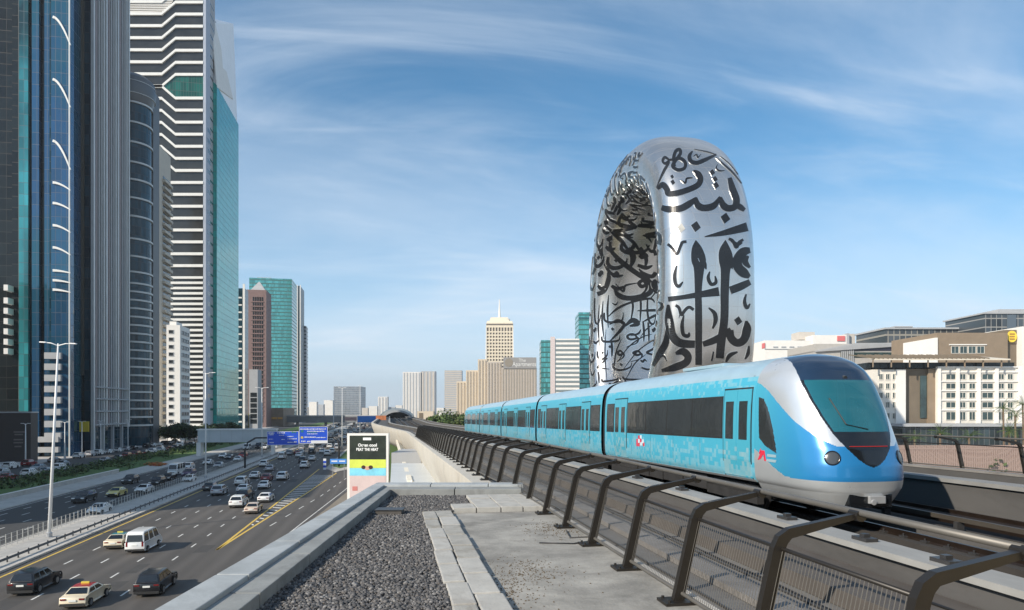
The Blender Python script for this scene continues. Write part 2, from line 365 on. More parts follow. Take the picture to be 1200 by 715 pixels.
# edge lines of the ramp and its centre dashes
strip(m, [(x - 0.8, y) for x, y in ramp_out[1:7]], 0.15)
rl = [(-15.2, 92), (-11.8, 122), (-9.6, 150), (-7.2, 182), (-5.2, 215), (-4.4, 260)]
for a, b in zip(rl, rl[1:]):
    a, b = Vector((*a, 0)), Vector((*b, 0)); n = int((b - a).length / 6.5)
    for i in range(n): p, q = a.lerp(b, i / n), a.lerp(b, (i + 0.4) / n); strip(m, [tuple(p)[:2], tuple(q)[:2]], 0.15)
structure('white_gore_marking', m, white_p)
# sunlit kerbs
m = M(); m.box(RX0 - 0.02, RX0 + 0.25, YN, 1000, -0.1, 0.20); m.box(-41.65, -41.38, YN, 1000, -0.1, 0.20); structure('kerb', m, conc_l)
# ------------------------------------------------------------------ the terrace we stand on
cope_m = mat('coping_stone', (0.36, 0.385, 0.395), 0.7, var=0.14, vscale=2.5, bump=0.15, bscale=30, stain=(0.22, 0.235, 0.235), sscale=1.0, slo=.46)
ledge_m = mat('ledge_stone', (0.24, 0.25, 0.245), 0.8, var=0.2, vscale=3.0, bump=0.2, bscale=30, stain=(0.15, 0.15, 0.145), sscale=1.6)
slab_m = mat('slab_concrete', (0.30, 0.288, 0.26), 0.85, var=0.38, vscale=1.6, bump=0.4, bscale=26, stain=(0.10, 0.095, 0.085), sscale=0.9, slo=.44, shi=.72)
paver_m = mat('paver', (0.40, 0.39, 0.36), 0.85, var=0.16, vscale=3.5, bump=0.25, bscale=35, stain=(0.28, 0.26, 0.23), sscale=2.0)
pav_d = mat('paver_worn', (0.33, 0.32, 0.29), 0.88, var=0.22, vscale=4, bump=0.3, bscale=35, stain=(0.20, 0.17, 0.12), sscale=2.6)
def cam_poly(pts): return [tuple(P(a, b))[:2] for a, b in pts]
# carrying slab of the terrace (station roof) down to the ground floor
m = M(); m.prism(cam_poly([(-3.05, -6), (2.8, -6), (2.8, 1.0), (0.30, 16.3), (-3.2, 16.3)]), 4.0, 13.0 - 0.06)
structure('terrace_roof', m, conc)
# outer parapet with its coping stones
par = thing('parapet', 'low grey parapet of coping stones stepping down to the gravel roof', 'parapet', (0, 0, 13))
co = lambda D: -3.13 - (D - 6) * 0.012
ci = lambda D: -2.77 - (D - 6) * 0.020
li = lambda D: -2.47 - (D - 6.6) * 0.031
cuts = [-2, 1.2, 3.4, 5.4, 7.25, 9.1, 10.9, 12.6, 14.2, 15.9]
for a, b in zip(cuts, cuts[1:]):
    g = 0.012
    m = M(); m.prism(cam_poly([(co(a), a + g), (ci(a), a + g), (ci(b), b - g), (co(b), b - g)]), 12.0, 13.25); m.build('coping_stone', cope_m, par, bevel=0.012)
cuts2 = [-2, 0.8, 2.9, 4.9, 6.7, 8.55, 10.2, 11.9, 13.6, 15.45]
for a, b in zip(cuts2, cuts2[1:]):
    g = 0.010
    m = M(); m.prism(cam_poly([(ci(a) + .006, a + g), (li(a), a + g), (li(b), b - g), (ci(b) + .006, b - g)]), 12.4, 13.20); m.build('ledge_stone', ledge_m, par, bevel=0.010)
xs = [co(15.9), -1.9, -0.55, 0.27]
for a, b in zip(xs, xs[1:]):
    m = M(); m.prism(cam_poly([(a + .01, 15.92), (b - .01, 15.92), (b - .01, 16.4), (a + .01, 16.4)]), 12.0, 13.25); m.build('coping_stone', cope_m, par, bevel=0.012)
xs = [ci(15.6), -1.3, 0.22]
for a, b in zip(xs, xs[1:]):
    m = M(); m.prism(cam_poly([(a + .01, 15.46), (b - .01, 15.46), (b - .01, 15.91), (a + .01, 15.91)]), 12.4, 13.20); m.build('ledge_stone', ledge_m, par, bevel=0.010)
# concrete slab beside the railing
m = M(); m.prism([(1.14, -3), (3.12, -3), (3.12, 13.12), (1.14, 13.12)], 12.7, 13.0); structure('terrace_floor', m, slab_m)
m = M(); m.box(3.125, 3.19, -3, 15.6, 12.5, 13.035); structure('floor_edge', m, conc_l)
m = M(); m.prism([(1.14, 13.12), (3.12, 13.12), (3.12, 15.7), (1.14, 15.2)], 12.7, 12.99); structure('terrace_bed', m, conc_d)
m = M(); m.box(0.61, 1.15, 3.1, 13.10, 12.85, 13.048); structure('joint_shade_bed', m, mat('joint_shade', (.045, .042, .038), .95, var=.3, vscale=6))  # near-black bed put between the pavers as the shade in their joints
m = M(); m.box(1.21, 1.665, 13.17, 13.79, 12.991, 13.07); m.box(1.67, 3.0, 13.17, 15.08, 12.991, 13.07); structure('joint_shade_bed', m, bpy.data.materials['joint_shade'])
# paving slabs, each laid loose
pv_group = 'loose concrete paving slabs edging the gravel bed'
rows = [(0.60, 0.845), (0.86, 1.165)]
rng = random.Random(3)
nslab = 0
for ri, (xa, xb) in enumerate(rows):
    y = 3.2 + 0.3 * ri; k = 0
    while y < 13.0:
        l = 0.88 + rng.uniform(-.06, .06); y2 = min(y + l, 13.12)
        dx = rng.uniform(-.012, .012); z1 = (13.078 if ri == 0 else 13.066) + rng.uniform(-.006, .008)
        m = M(); m.box(xa + dx, xb + dx, y + 0.025, y2 - 0.025, 12.9, z1)
        o = m.build('paving_slab', pav_d if rng.random() < .35 else paver_m, bevel=0.016)
        o.rotation_euler.z = 0
        tag(o, f'grey paving slab number {k+1} from the camera in the {"narrow row against the gravel" if ri == 0 else "wide row against the concrete floor"}', 'paving slab', pv_group)
        y = y2; k += 1
k = 0
ys = [13.16, 13.80, 14.5, 15.1]
xs = [1.20, 1.66, 2.14, 2.58, 3.02]
for i in range(3):
    for j in range(4):
        if j == 0 and i > 0: continue
        z1 = 13.10 + rng.uniform(-.006, .008)
        m = M(); m.box(xs[j] + .008, xs[j + 1] - .008, ys[i] + .008, ys[i + 1] - .008, 12.99, z1)
        o = m.build('paving_slab', paver_m, bevel=0.01)
        tag(o, f'pale square paving slab, {["nearest", "middle", "farthest"][i]} row, {["first", "second", "third", "fourth"][j]} slab from the gravel at the far end', 'paving slab', pv_group)
# gravel
grav_c = [(li(2), 1.5), (li(15.4), 15.44)]
poly = [tuple(P(li(2), 1.5))[:2], (0.6, 0.8), (0.6, 13.13), (1.19, 13.16), (1.19, 13.8), (1.65, 13.82), (1.65, 15.15), tuple(P(-0.95, 15.44))[:2], tuple(P(li(15.4), 15.44))[:2]]
m = M(); m.prism(poly, 12.7, 13.02); structure('gravel_bed', m, mat('gravel_bed', (0.035, 0.035, 0.038), 0.95, var=0.3, vscale=8))
def inside(poly, x, y):
    c = False; n = len(poly)
    for i in range(n):
        x1, y1 = poly[i]; x2, y2 = poly[(i + 1) % n]
        if (y1 > y) != (y2 > y) and x < (x2 - x1) * (y - y1) / (y2 - y1) + x1: c = not c
    return c
nr = np.random.RandomState(5)
ico = bmesh.new(); bmesh.ops.create_icosphere(ico, subdivisions=1, radius=1.0)
iv = np.array([v.co[:] for v in ico.verts]); iff = np.array([[v.index for v in f.verts] for f in ico.faces]); ico.free()
pts = []
while len(pts) < 46000:
    D = 4.6 + (15.6 - 4.6) * nr.rand() ** 1.15; xc = -3.0 + nr.rand() * 3.6
    q = P(xc, D)
    if inside(poly, q.x, q.y): pts.append((q.x, q.y))
pts = np.array(pts); n = len(pts)
sz = 0.010 + 0.020 * nr.rand(n) ** 2.2
sc = np.stack([sz * (0.8 + .5 * nr.rand(n)), sz * (0.8 + .5 * nr.rand(n)), sz * (0.55 + .4 * nr.rand(n))], 1)
V = iv[None] * (1 + 0.35 * (nr.rand(n, len(iv), 1) - .5)) * sc[:, None, :]
ang = nr.rand(n) * 6.283; tl = (nr.rand(n) - .5) * 1.4
ca, sa = np.cos(ang)[:, None], np.sin(ang)[:, None]; ct, st = np.cos(tl)[:, None], np.sin(tl)[:, None]
y2 = V[..., 1] * ct - V[..., 2] * st; z2 = V[..., 1] * st + V[..., 2] * ct
x3 = V[..., 0] * ca - y2 * sa; y3 = V[..., 0] * sa + y2 * ca
V = np.stack([x3 + pts[:, :1], y3 + pts[:, 1:], z2 + (13.03 + 0.03 * nr.rand(n))[:, None]], 2).reshape(-1, 3)
Fc = (iff[None] + (np.arange(n) * len(iv))[:, None, None]).reshape(-1, 3)
me = bpy.data.meshes.new('gravel'); me.vertices.add(len(V)); me.vertices.foreach_set('co', V.ravel())
me.loops.add(Fc.size); me.loops.foreach_set('vertex_index', Fc.ravel()); me.polygons.add(len(Fc)); me.polygons.foreach_set('loop_start', np.arange(0, Fc.size, 3))
gcols = [(0.085, 0.084, 0.085), (0.135, 0.13, 0.128), (0.055, 0.056, 0.06), (0.21, 0.205, 0.20), (0.105, 0.096, 0.09)]
for i, c in enumerate(gcols): me.materials.append(mat(f'stone_{i}', c, 0.85, var=0.15, vscale=20))
me.polygons.foreach_set('material_index', np.repeat(nr.choice(5, n, p=[.3, .25, .2, .12, .13]), len(iff)))
me.update(calc_edges=True); me.validate()
g = bpy.data.objects.new('gravel', me); COL.objects.link(g); tag(g, 'loose dark grey gravel covering the flat roof', 'gravel', kind='stuff')
# low dark drain box standing on the gravel
dk = mat('drain_box', (0.07, 0.065, 0.06), 0.7, var=0.2, vscale=6)
c = P(-2.28, 12.75)
b_ = thing('drain_box', 'low dark drain cover lying on the gravel roof', 'drain cover', (c.x, c.y, 13.05), rz=R(-YAW))
m = M(); m.box(-0.24, 0.24, -0.15, 0.15, -0.05, 0.085); m.build('box', dk, b_, wld=False, bevel=0.01)
m = M(); m.box(-0.26, 0.26, -0.17, 0.17, 0.086, 0.10); m.build('lid', dark_m, b_, wld=False, bevel=0.004)
# bent steel rod left on the floor
m = M(); rz_ = 13.013
q = [(x_on(590, 10.9), 10.9), (x_on(640, 10.6), 10.6), (x_on(672, 11.0), 11.0), (x_on(676, 11.6), 11.6)]
q = [gnd(632, 636, rz_), gnd(672, 637, rz_), gnd(692, 634, rz_), gnd(690, 629, rz_), gnd(668, 630, rz_), gnd(664, 622, rz_)]
m.tube(q, 0.011, 6); tag(m.build('steel_rod', dark_m, smooth=True), 'thin bent steel rod lying on the concrete floor', 'rod')
# little heaps of debris and dust on the floor
m = M()
for i in range(1500):
    u_, v_ = rng.gauss(0, 1), rng.gauss(0, 1)
    c0 = rng.choice([gnd(620, 668, 13.0), gnd(580, 690, 13.0), gnd(560, 705, 13.0), gnd(650, 620, 13.0)])
    x, y = c0.x + u_ * .28, c0.y + v_ * .4
    if not (1.18 < x < 3.05 and 3 < y < 13): continue
    s_ = rng.uniform(.003, .0085); m.box(x - s_, x + s_, y - s_, y + s_ * 1.3, 13.0, 13.0 + s_, taper=s_ * .3)
tag(m.build('dirt', mat('crumbs', (0.10, 0.075, 0.045), 0.95, var=0.3, vscale=30)), 'brown crumbs of dirt scattered on the concrete floor', 'dirt', kind='stuff')

# ------------------------------------------------------------------ viaduct
def smooth01(t): t = max(0, min(1, t)); return t * t * (3 - 2 * t)
def dz(y):                                   # the line falls gently away from the station
    if y < 14: return 0.0
    if y < 22: return -0.0145 * (y - 14) ** 2 / 16
    if y < 105: return -0.0145 * (y - 18)
    b = -0.0145 * 87
    if y < 125: t = (y - 105); return b - 0.0145 * (t - t * t / 40)
    return b - 0.145 - 1.1 * smooth01((y - 200) / 300)
def sh(y): return -7.0 * smooth01((y - 92) / 95)
YS = [-8, -2, 4, 8, 12, 14, 16.5, 19, 22, 26, 30] + list(range(35, 250, 5)) + list(range(250, 560, 15))
def sweep(mm, prof, y0, y1, mi=0, shf=sh, dzf=dz, closed=True):
    ys = [y0] + [y for y in YS if y0 < y < y1] + [y1]
    rows = [[(x + shf(y), y, z + dzf(y)) for x, z in prof] for y in ys]
    mm.grid(rows, mi, closed)
    if closed:
        o = len(mm.v) - len(rows) * len(prof); n = len(prof)
        mm.f += [tuple(o + k for k in range(n)), tuple(o + (len(rows) - 1) * n + k for k in range(n - 1, -1, -1))]; mm.mi += [mi, mi]
    return mm
def rect(x0, x1, z0, z1): return [(x0, z0), (x1, z0), (x1, z1), (x0, z1)]
via = thing('metro_viaduct', 'long pale concrete metro viaduct carrying two tracks past the towers', 'viaduct', (0, 0, 0))
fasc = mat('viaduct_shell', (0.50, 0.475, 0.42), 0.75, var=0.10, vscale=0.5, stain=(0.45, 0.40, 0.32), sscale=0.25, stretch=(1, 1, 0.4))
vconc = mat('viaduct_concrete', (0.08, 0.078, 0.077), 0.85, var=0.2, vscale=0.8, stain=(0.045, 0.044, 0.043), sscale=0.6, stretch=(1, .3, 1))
trough = mat('track_floor', (0.028, 0.026, 0.025), 0.9, var=0.3, vscale=1.5, stain=(0.03, 0.028, 0.027), sscale=1.0)
rail_m = mat('rail_steel', (0.07, 0.05, 0.04), 0.35, metal=0.8, var=0.2, vscale=2)
YE = 520
m = M(); sweep(m, [(6.6, 11.3), (18.9, 11.3), (18.9, 11.75), (6.6, 11.75)], -8, YE); m.build('deck', trough, via)
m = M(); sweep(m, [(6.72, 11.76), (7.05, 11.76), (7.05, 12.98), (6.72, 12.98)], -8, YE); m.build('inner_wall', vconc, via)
m = M(); sweep(m, [(6.62, 12.985), (7.15, 12.985), (7.15, 13.07), (6.62, 13.07)], -8, YE); m.build('cable_cover', mat('cable_cover', (0.27, 0.27, 0.26), 0.7, var=0.25, vscale=1.4, stretch=(1, .4, 1)), via)
# walkway between terrace / edge and the inner wall, stepped
def lsh(y): return sh(y) + 0.9 * smooth01((y - 95) / 60)
m = M(); sweep(m, [(3.2, 12.2), (6.615, 12.2), (6.615, 12.52), (3.2, 12.52)], -8, 16.5); m.build('walkway', mat('walk_grey', (.15, .147, .142), .85, var=.25, vscale=.9, bump=.2, bscale=14, stain=(.085, .08, .075), sscale=.7), via)
m = M(); sweep(m, [(5.55, 12.53), (6.6, 12.53), (6.6, 12.74), (5.55, 12.74)], -8, 120); m.build('cable_tray', mat('tray', (0.085, 0.075, 0.067), 0.8, var=0.25, vscale=1.2), via)
m = M(); sweep(m, [(4.5, 12.53), (4.85, 12.53), (4.85, 12.62), (4.5, 12.62)], -8, 120); m.build('pipe_cover', conc_d, via)
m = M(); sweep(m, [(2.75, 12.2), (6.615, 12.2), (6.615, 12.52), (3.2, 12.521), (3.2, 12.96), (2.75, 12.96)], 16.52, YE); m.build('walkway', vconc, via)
m = M(); sweep(m, [(5.6, 9.2), (3.9, 9.3), (2.95, 10.4), (2.35, 12.0), (2.2, 12.6), (2.2, 13.04), (2.72, 13.04), (2.72, 12.19), (5.6, 12.19)], 16.52, YE); 
shell = m.build('shell', fasc, via, angle=50)
for y in range(22, 150, 6):
    m = M(); m2 = [(3.92, 9.28), (2.97, 10.36), (2.33, 12.0), (2.18, 12.6), (2.18, 13.0)]
    rows = [[(x + sh(yy) - .012, yy, z + dz(yy)) for x, z in m2] for yy in (y, y + .05)]
    m.grid(rows); m.build('joint', conc_d, via)
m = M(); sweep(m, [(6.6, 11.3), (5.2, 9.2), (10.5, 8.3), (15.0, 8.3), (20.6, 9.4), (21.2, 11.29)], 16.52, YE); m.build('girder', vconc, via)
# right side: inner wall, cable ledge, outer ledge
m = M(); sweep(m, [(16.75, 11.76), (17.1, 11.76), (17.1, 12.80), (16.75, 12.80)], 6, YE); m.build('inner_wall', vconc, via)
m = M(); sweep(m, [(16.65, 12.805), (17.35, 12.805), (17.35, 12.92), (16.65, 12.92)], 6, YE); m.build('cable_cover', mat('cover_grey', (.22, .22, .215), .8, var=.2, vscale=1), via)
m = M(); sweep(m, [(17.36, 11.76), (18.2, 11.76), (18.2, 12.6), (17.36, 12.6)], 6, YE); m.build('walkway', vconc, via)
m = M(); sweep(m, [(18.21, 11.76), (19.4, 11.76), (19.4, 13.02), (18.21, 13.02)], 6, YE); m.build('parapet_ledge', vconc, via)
m = M(); sweep(m, [(18.19, 13.03), (18.55, 13.03), (18.55, 13.10), (18.19, 13.10)], 6, YE); m.build('kerb', conc_d, via)
# wide concrete upstand by the right of the track near the camera
m = M(); m.box(16.2, 16.64, 6, 13.4, 11.76, 12.88); m.build('wall_block', vconc, via)
m = M(); m.box(15.7, 16.19, 6, 11.6, 11.76, 12.5); m.build('wall_block', vconc, via)
m = M(); m.box(13.05, 13.35, -4, 60, 11.76, 12.02); m.build('cable_duct', vconc, via)
plin = mat('plinth', (.032, .029, .027), .9, var=.3, vscale=1.2)
rails = [10.43, 11.87, 14.28, 15.72]
for x in rails:
    m = M(); sweep(m, [(x - .07, 12.02), (x + .07, 12.02), (x + .035, 12.06), (x + .035, 12.17), (x - .035, 12.17), (x - .035, 12.06)], -8, YE); m.build('rail', rail_m, via)
    m = M(); sweep(m, [(x - .32, 11.755), (x + .32, 11.755), (x + .32, 12.015), (x - .32, 12.015)], -8, YE); m.build('plinth', plin, via)
for x in (9.7, 13.75):
    m = M(); sweep(m, [(x - .05, 12.25), (x + .05, 12.25), (x + .05, 12.36), (x - .05, 12.36)], -8, YE); m.build('third_rail', mat('third_rail', (0.05, 0.043, 0.035), 0.6, var=.15), via)
    mm = M(); mm.box(-.1, .1, 0, .12, 11.76, 12.249); me = mm.mesh('third_rail_bracket', [dark_m])
    for y in np.arange(2, 52, 2.5): o = bpy.data.objects.new('third_rail_bracket', me); COL.objects.link(o); o.parent = via; o.location = (x, y, dz(y))
for y in range(48, 500, 34):
    xx = 12.6 + sh(y); m = M()
    m.lathe([(1.3, 0), (1.3, 6.0 + dz(y)), (1.9, 7.4 + dz(y)), (2.6, 8.2 + dz(y))], 20, (xx, y)); m.build('pier', fasc, via, angle=40)
for i, (x, r_) in enumerate(((5.25, .022), (5.36, .016), (4.1, .02), (6.2, .018))):
    rq = random.Random(i); m = M(); zc = 12.52 + r_ if x < 5.5 else 12.74 + r_
    m.tube([(x + rq.uniform(-.03, .03), y, zc + (dz(y) if y > 16 else 0)) for y in np.arange(-4, 46, 1.3)], r_, 6); m.build('cable', black if i % 2 else dark_m, via, smooth=True)
mm = M(); mm.box(-.14, .14, -.09, .09, 0, .05); mm.tube([(-.09, 0, .05), (-.09, 0, .1)], .02, 6); mm.tube([(.09, 0, .05), (.09, 0, .1)], .02, 6); me = mm.mesh('rail_clip', [dark_m])
for x in rails[:2]:
    for y in np.arange(3, 15, .65): o = bpy.data.objects.new('rail_clip', me); COL.objects.link(o); o.parent = via; o.location = (x, y, 12.016)
# small clamps on the cable cover
m0 = M(); m0.box(-.10, .10, -.16, .16, 0, .05); m0.box(-.05, .05, -.05, .05, .05, .1)
cl0 = None
for i, y in enumerate((5.6, 7.5, 9.0, 11.0, 13.2, 15.4, 18.4, 22)):
    if cl0 is None: cl0 = m0.build('clamp', dark_m, via, wld=False); o = cl0
    else: o = dup(cl0, via)
    o.location = (6.9, y, 13.071 + dz(y))

# ------------------------------------------------------------------ railings: leaning posts, bent arms, tube and bar panels
bronze = mat('bronze_paint', (0.022, 0.019, 0.016), 0.42, metal=0.25, var=0.15, vscale=4)
rail_tube = mat('handrail_tube', (0.15, 0.14, 0.125), 0.5, metal=0.4, var=0.15, vscale=3)
mesh_m = mat('bar_panel', (0.17, 0.16, 0.145), 0.5, metal=0.4)
def make_railing(label, x0, ys, shf, side, zf, arm_px, reach=0.73, lean=0.20):
    """side +1: leans to +x"""
    t = thing('railing', label, 'railing', (x0, ys[0], zf(ys[0])))
    w_ = 0.085
    def prof():
        p = M()
        a = Vector((0, 0, 0.0)); b = Vector((lean * side, 0, 0.86)); c = Vector(((lean + 0.10) * side, 0, 0.985)); d = Vector(((lean + reach) * side, 0, 1.115))
        hw = 0.034
        cen = [a, b, Vector(((lean + .035) * side, 0, 0.935)), c, d]; wd = [0.058, 0.052, 0.050, 0.042, 0.022]
        L_, R_ = [], []
        for i, q in enumerate(cen):
            dd = (cen[min(i + 1, 4)] - cen[max(i - 1, 0)]).normalized(); nn = Vector((-dd.z, 0, dd.x))
            L_.append(q + nn * wd[i]); R_.append(q - nn * wd[i])
        pl = [(q.x, q.z) for q in L_] + [(q.x, q.z) for q in reversed(R_)]
        p.extr(pl, 'y', -hw, hw); return p
    pm = prof().mesh('post', bronze)
    bm = bmesh.new(); bm.from_mesh(pm); bmesh.ops.recalc_face_normals(bm, faces=bm.faces); bm.to_mesh(pm); bm.free()
    mb = M(); mb.box(-.17, .17, -.13, .13, 0, .03); 
    for sx in (-1, 1):
        for sy in (-1, 1): mb.tube([(sx * .12, sy * .09, .03), (sx * .12, sy * .09, .055)], .016, 6)
    bmz = mb.mesh('base_plate', bronze)
    mc = M(); mc.tube([(-.0, -.06, 0), (0, .06, 0)], .05, 10); cm = mc.mesh('clamp', bronze)
    bases = []
    for y in ys:
        x = x0 + shf(y) - shf(ys[0]); z = zf(y); bases.append(Vector((x, y, z)))
        o = bpy.data.objects.new('post', pm); COL.objects.link(o); o.parent = t; o.location = bases[-1] - t.location
        b = bpy.data.objects.new('base_plate', bmz); COL.objects.link(b); b.parent = o
        c = bpy.data.objects.new('clamp', cm); COL.objects.link(c); c.parent = o; c.location = ((lean + reach) * side, 0, 1.115)
    m = M(); m.tube([q + Vector(((lean + reach) * side, 0, 1.14)) for q in bases], 0.029, 10); m.build('handrail', rail_tube, t, smooth=True)
    m = M(); m.tube([q + Vector((0.045 * side, 0, 0.10)) for q in bases], 0.022, 8); m.build('bottom_rail', rail_tube, t, smooth=True)
    m = M(); m.tube([q + Vector((lean * side + .03 * side, 0, .86)) for q in bases], 0.018, 8); m.build('top_rail', bronze, t, smooth=True)
    for i, (p, q) in enumerate(zip(bases, bases[1:])):
        near = (p - Vector((0, 0, 15))).length < 45
        a0, b0 = p + Vector((.05 * side, 0, .11)), q + Vector((.05 * side, 0, .11)); up = Vector((lean * .86 * side, 0, .74))
        L_ = (b0 - a0).length; n = int(L_ / (0.042 if near else 0.14)); wd = 0.007 if near else 0.03
        d = (b0 - a0) / n; mm = M(); nn = d.normalized() * wd / 2; th = Vector((side * .0012, 0, -0.0004))
        for k in range(1, n):
            c = a0 + d * k
            mm.add([c - nn - th, c + nn - th, c + nn - th + up, c - nn - th + up, c - nn + th, c + nn + th, c + nn + th + up, c - nn + th + up], [(0, 1, 2, 3), (7, 6, 5, 4), (0, 4, 5, 1), (1, 5, 6, 2), (3, 2, 6, 7), (0, 3, 7, 4)])
        mm.build('bar_panel', mesh_m, t, fix=False)
    return t
ysl = [3.6 + 1.53 * i for i in range(9)]
def zl(y): return 13.0 if y < 16 else 13.04 + dz(y)
ysl += [ysl[-1] + 1.6 * (i + 1) for i in range(34)]
make_railing('bronze railing with leaning posts running from the terrace along the viaduct', 2.93, ysl, lambda y: sh(y) - 0.30 * smooth01((y - 13) / 8), 1, zl, 0)
ysr = [8.2 + 2.3 * i for i in range(20)]
make_railing('dark railing with leaning posts on the far side of the tracks', 18.75, ysr, sh, -1, lambda y: 13.02 + dz(y), 0, reach=0.80)
# ------------------------------------------------------------------ the metro train
TX, TW = 11.15, 1.40
# body section: half width against height (local, skirt at 0)
SEC = [(1.27, 0.0), (1.36, 0.14), (1.395, 0.5), (1.40, 0.9), (1.40, 1.3), (1.39, 1.8), (1.365, 2.3), (1.33, 2.6), (1.27, 2.85), (1.16, 3.05), (0.98, 3.22), (0.72, 3.35), (0.40, 3.43), (0.0, 3.455)]
def sec_dense(n):
    pts = np.array(SEC); d = np.r_[0, np.cumsum(np.hypot(*np.diff(pts, axis=0).T))]
    t = np.linspace(0, d[-1], n)
    # smooth by a fine piecewise cubic (Catmull-Rom)
    out = []
    for tt in t:
        i = min(len(d) - 2, max(0, np.searchsorted(d, tt) - 1)); u = (tt - d[i]) / (d[i + 1] - d[i])
        p0, p1, p2, p3 = pts[max(i - 1, 0)], pts[i], pts[i + 1], pts[min(i + 2, len(pts) - 1)]
        out.append(0.5 * ((2 * p1) + (-p0 + p2) * u + (2 * p0 - 5 * p1 + 4 * p2 - p3) * u * u + (-p0 + 3 * p1 - 3 * p2 + p3) * u ** 3))
    out = np.array(out); out[:, 0] = np.clip(out[:, 0], 0, 1.41); return out
SKZ = 13.03
def trz(y): return SKZ + dz(y)
teal = (0.07, 0.43, 0.60)
def livery(name, base, pale, z_lo=0.0, dens=0.35):
    """turquoise paint breaking up into small pale squares towards the sill and the roof"""
    m = bpy.data.materials.new(name); m.use_nodes = True; t = m.node_tree; b = t.nodes['Principled BSDF']; L = t.links.new
    def mth(op, a, c=None, d=None):
        n = t.nodes.new('ShaderNodeMath'); n.operation = op
        for i, q in enumerate((a, c, d)):
            if q is None: continue
            if isinstance(q, (int, float)): n.inputs[i].default_value = q
            else: L(q, n.inputs[i])
        return n.outputs[0]
    tcn = t.nodes.new('ShaderNodeTexCoord'); sp = t.nodes.new('ShaderNodeSeparateXYZ'); L(tcn.outputs['Object'], sp.inputs[0])
    def squares(cell, z0, z1, amp, seed):
        yf = mth('FLOOR', mth('DIVIDE', sp.outputs[1], cell)); zf = mth('FLOOR', mth('DIVIDE', sp.outputs[2], cell))
        cb = t.nodes.new('ShaderNodeCombineXYZ'); L(yf, cb.inputs[0]); L(zf, cb.inputs[1]); cb.inputs[2].default_value = seed
        wz = t.nodes.new('ShaderNodeTexWhiteNoise'); L(cb.outputs[0], wz.inputs['Vector'])
        nz = t.nodes.new('ShaderNodeTexNoise'); nz.inputs['Scale'].default_value = 0.55; nz.inputs['Detail'].default_value = 2; L(cb.outputs[0], nz.inputs['Vector']); nz.inputs['Scale'].default_value = 0.12
        h = t.nodes.new('ShaderNodeMapRange'); h.inputs[1].default_value = z0; h.inputs[2].default_value = z1; h.inputs[3].default_value = amp; h.inputs[4].default_value = 0.0
        L(mth('MULTIPLY', zf, cell), h.inputs[0])
        return mth('MULTIPLY', mth('LESS_THAN', wz.outputs['Value'], mth('MULTIPLY', h.outputs[0], mth('MULTIPLY', nz.outputs['Fac'], 2.0))), mth('ADD', mth('MULTIPLY', wz.outputs['Color'], 0.4), 0.25))
    s1 = squares(0.13, 0.05, 1.05, 0.85, 1.0); s2 = squares(0.11, 2.95, 2.3, 0.8, 9.0)
    s = mth('MAXIMUM', s1, s2)
    mx_ = t.nodes.new('ShaderNodeMix'); mx_.data_type = 'RGBA'; L(s, mx_.inputs['Factor']); mx_.inputs['A'].default_value = (*base, 1); mx_.inputs['B'].default_value = (*pale, 1)
    L(mx_.outputs['Result'], b.inputs['Base Color']); b.inputs['Roughness'].default_value = 0.32; b.inputs['Coat Weight'].default_value = 0.3; b.inputs['Coat Roughness'].default_value = 0.08
    b.inputs['Metallic'].default_value = 0.15
    return m
side_m = livery('train_turquoise', teal, (0.32, 0.54, 0.60))
door_m = livery('train_door', (0.07, 0.41, 0.55), (0.42, 0.52, 0.52))
blue_m = mat('train_blue', (0.02, 0.24, 0.55), 0.25, metal=0.2, var=0.05, vscale=2, coat=0.5)
silver = mat('train_silver', (0.62, 0.65, 0.67), 0.28, metal=0.55, var=0.05, vscale=1.5, coat=0.3)
roof_m = mat('train_roof', (0.42, 0.58, 0.66), 0.32, metal=0.4, var=0.08, vscale=1.5)
hood_m = mat('train_hood', (0.012, 0.028, 0.06), 0.12, var=0.1, coat=0.4)
mask_m = mat('train_mask', (0.008, 0.010, 0.013), 0.15, coat=0.4)
win_m = mat('train_window', (0.045, 0.052, 0.055), 0.06, metal=0.3, spec=1.0, var=0.2, vscale=0.6, bump=0.35, bscale=1.3)
wsh_m = mat('train_windscreen', (0.025, 0.20, 0.25), 0.03, metal=0.35, spec=1.0, coat=0.5)
_t = wsh_m.node_tree; _tr = _t.nodes.new('ShaderNodeBsdfTransparent'); _tr.inputs['Color'].default_value = (.45, .78, .80, 1); _mx = _t.nodes.new('ShaderNodeMixShader'); _mx.inputs[0].default_value = .24
_t.links.new(_t.nodes['Principled BSDF'].outputs[0], _mx.inputs[1]); _t.links.new(_tr.outputs[0], _mx.inputs[2]); _t.links.new(_mx.outputs[0], _t.nodes['Material Output'].inputs['Surface'])
seam_m = mat('seam', (.03, .16, .22), .5)
gang_m = mat('gangway', (0.012, 0.013, 0.016), 0.7)
seal_m = mat('seal', (0.02, 0.02, 0.02), 0.6)
under_m = mat('underframe', (0.025, 0.024, 0.024), 0.7, var=0.3, vscale=3)
led_m = mat('led_red', (0.3, 0.01, 0.01), 0.4, emit=(1.0, 0.04, 0.02), estr=0.25)
lamp_m = mat('headlight_glass', (0.06, 0.065, 0.07), 0.15, metal=0.2, spec=0.7)
Y_TIP, Y_SIDE = 14.4, 17.10                 # nose tip; from here back the body is straight
CARS = [(Y_SIDE, 30.2), (30.75, 45.0), (45.5, 59.8), (60.3, 74.6), (75.1, 90.0)]
train = thing('metro_train', 'turquoise and silver driverless metro train with a rounded black glass nose', 'train', (TX, 16, SKZ))
sd_ = sec_dense(90)
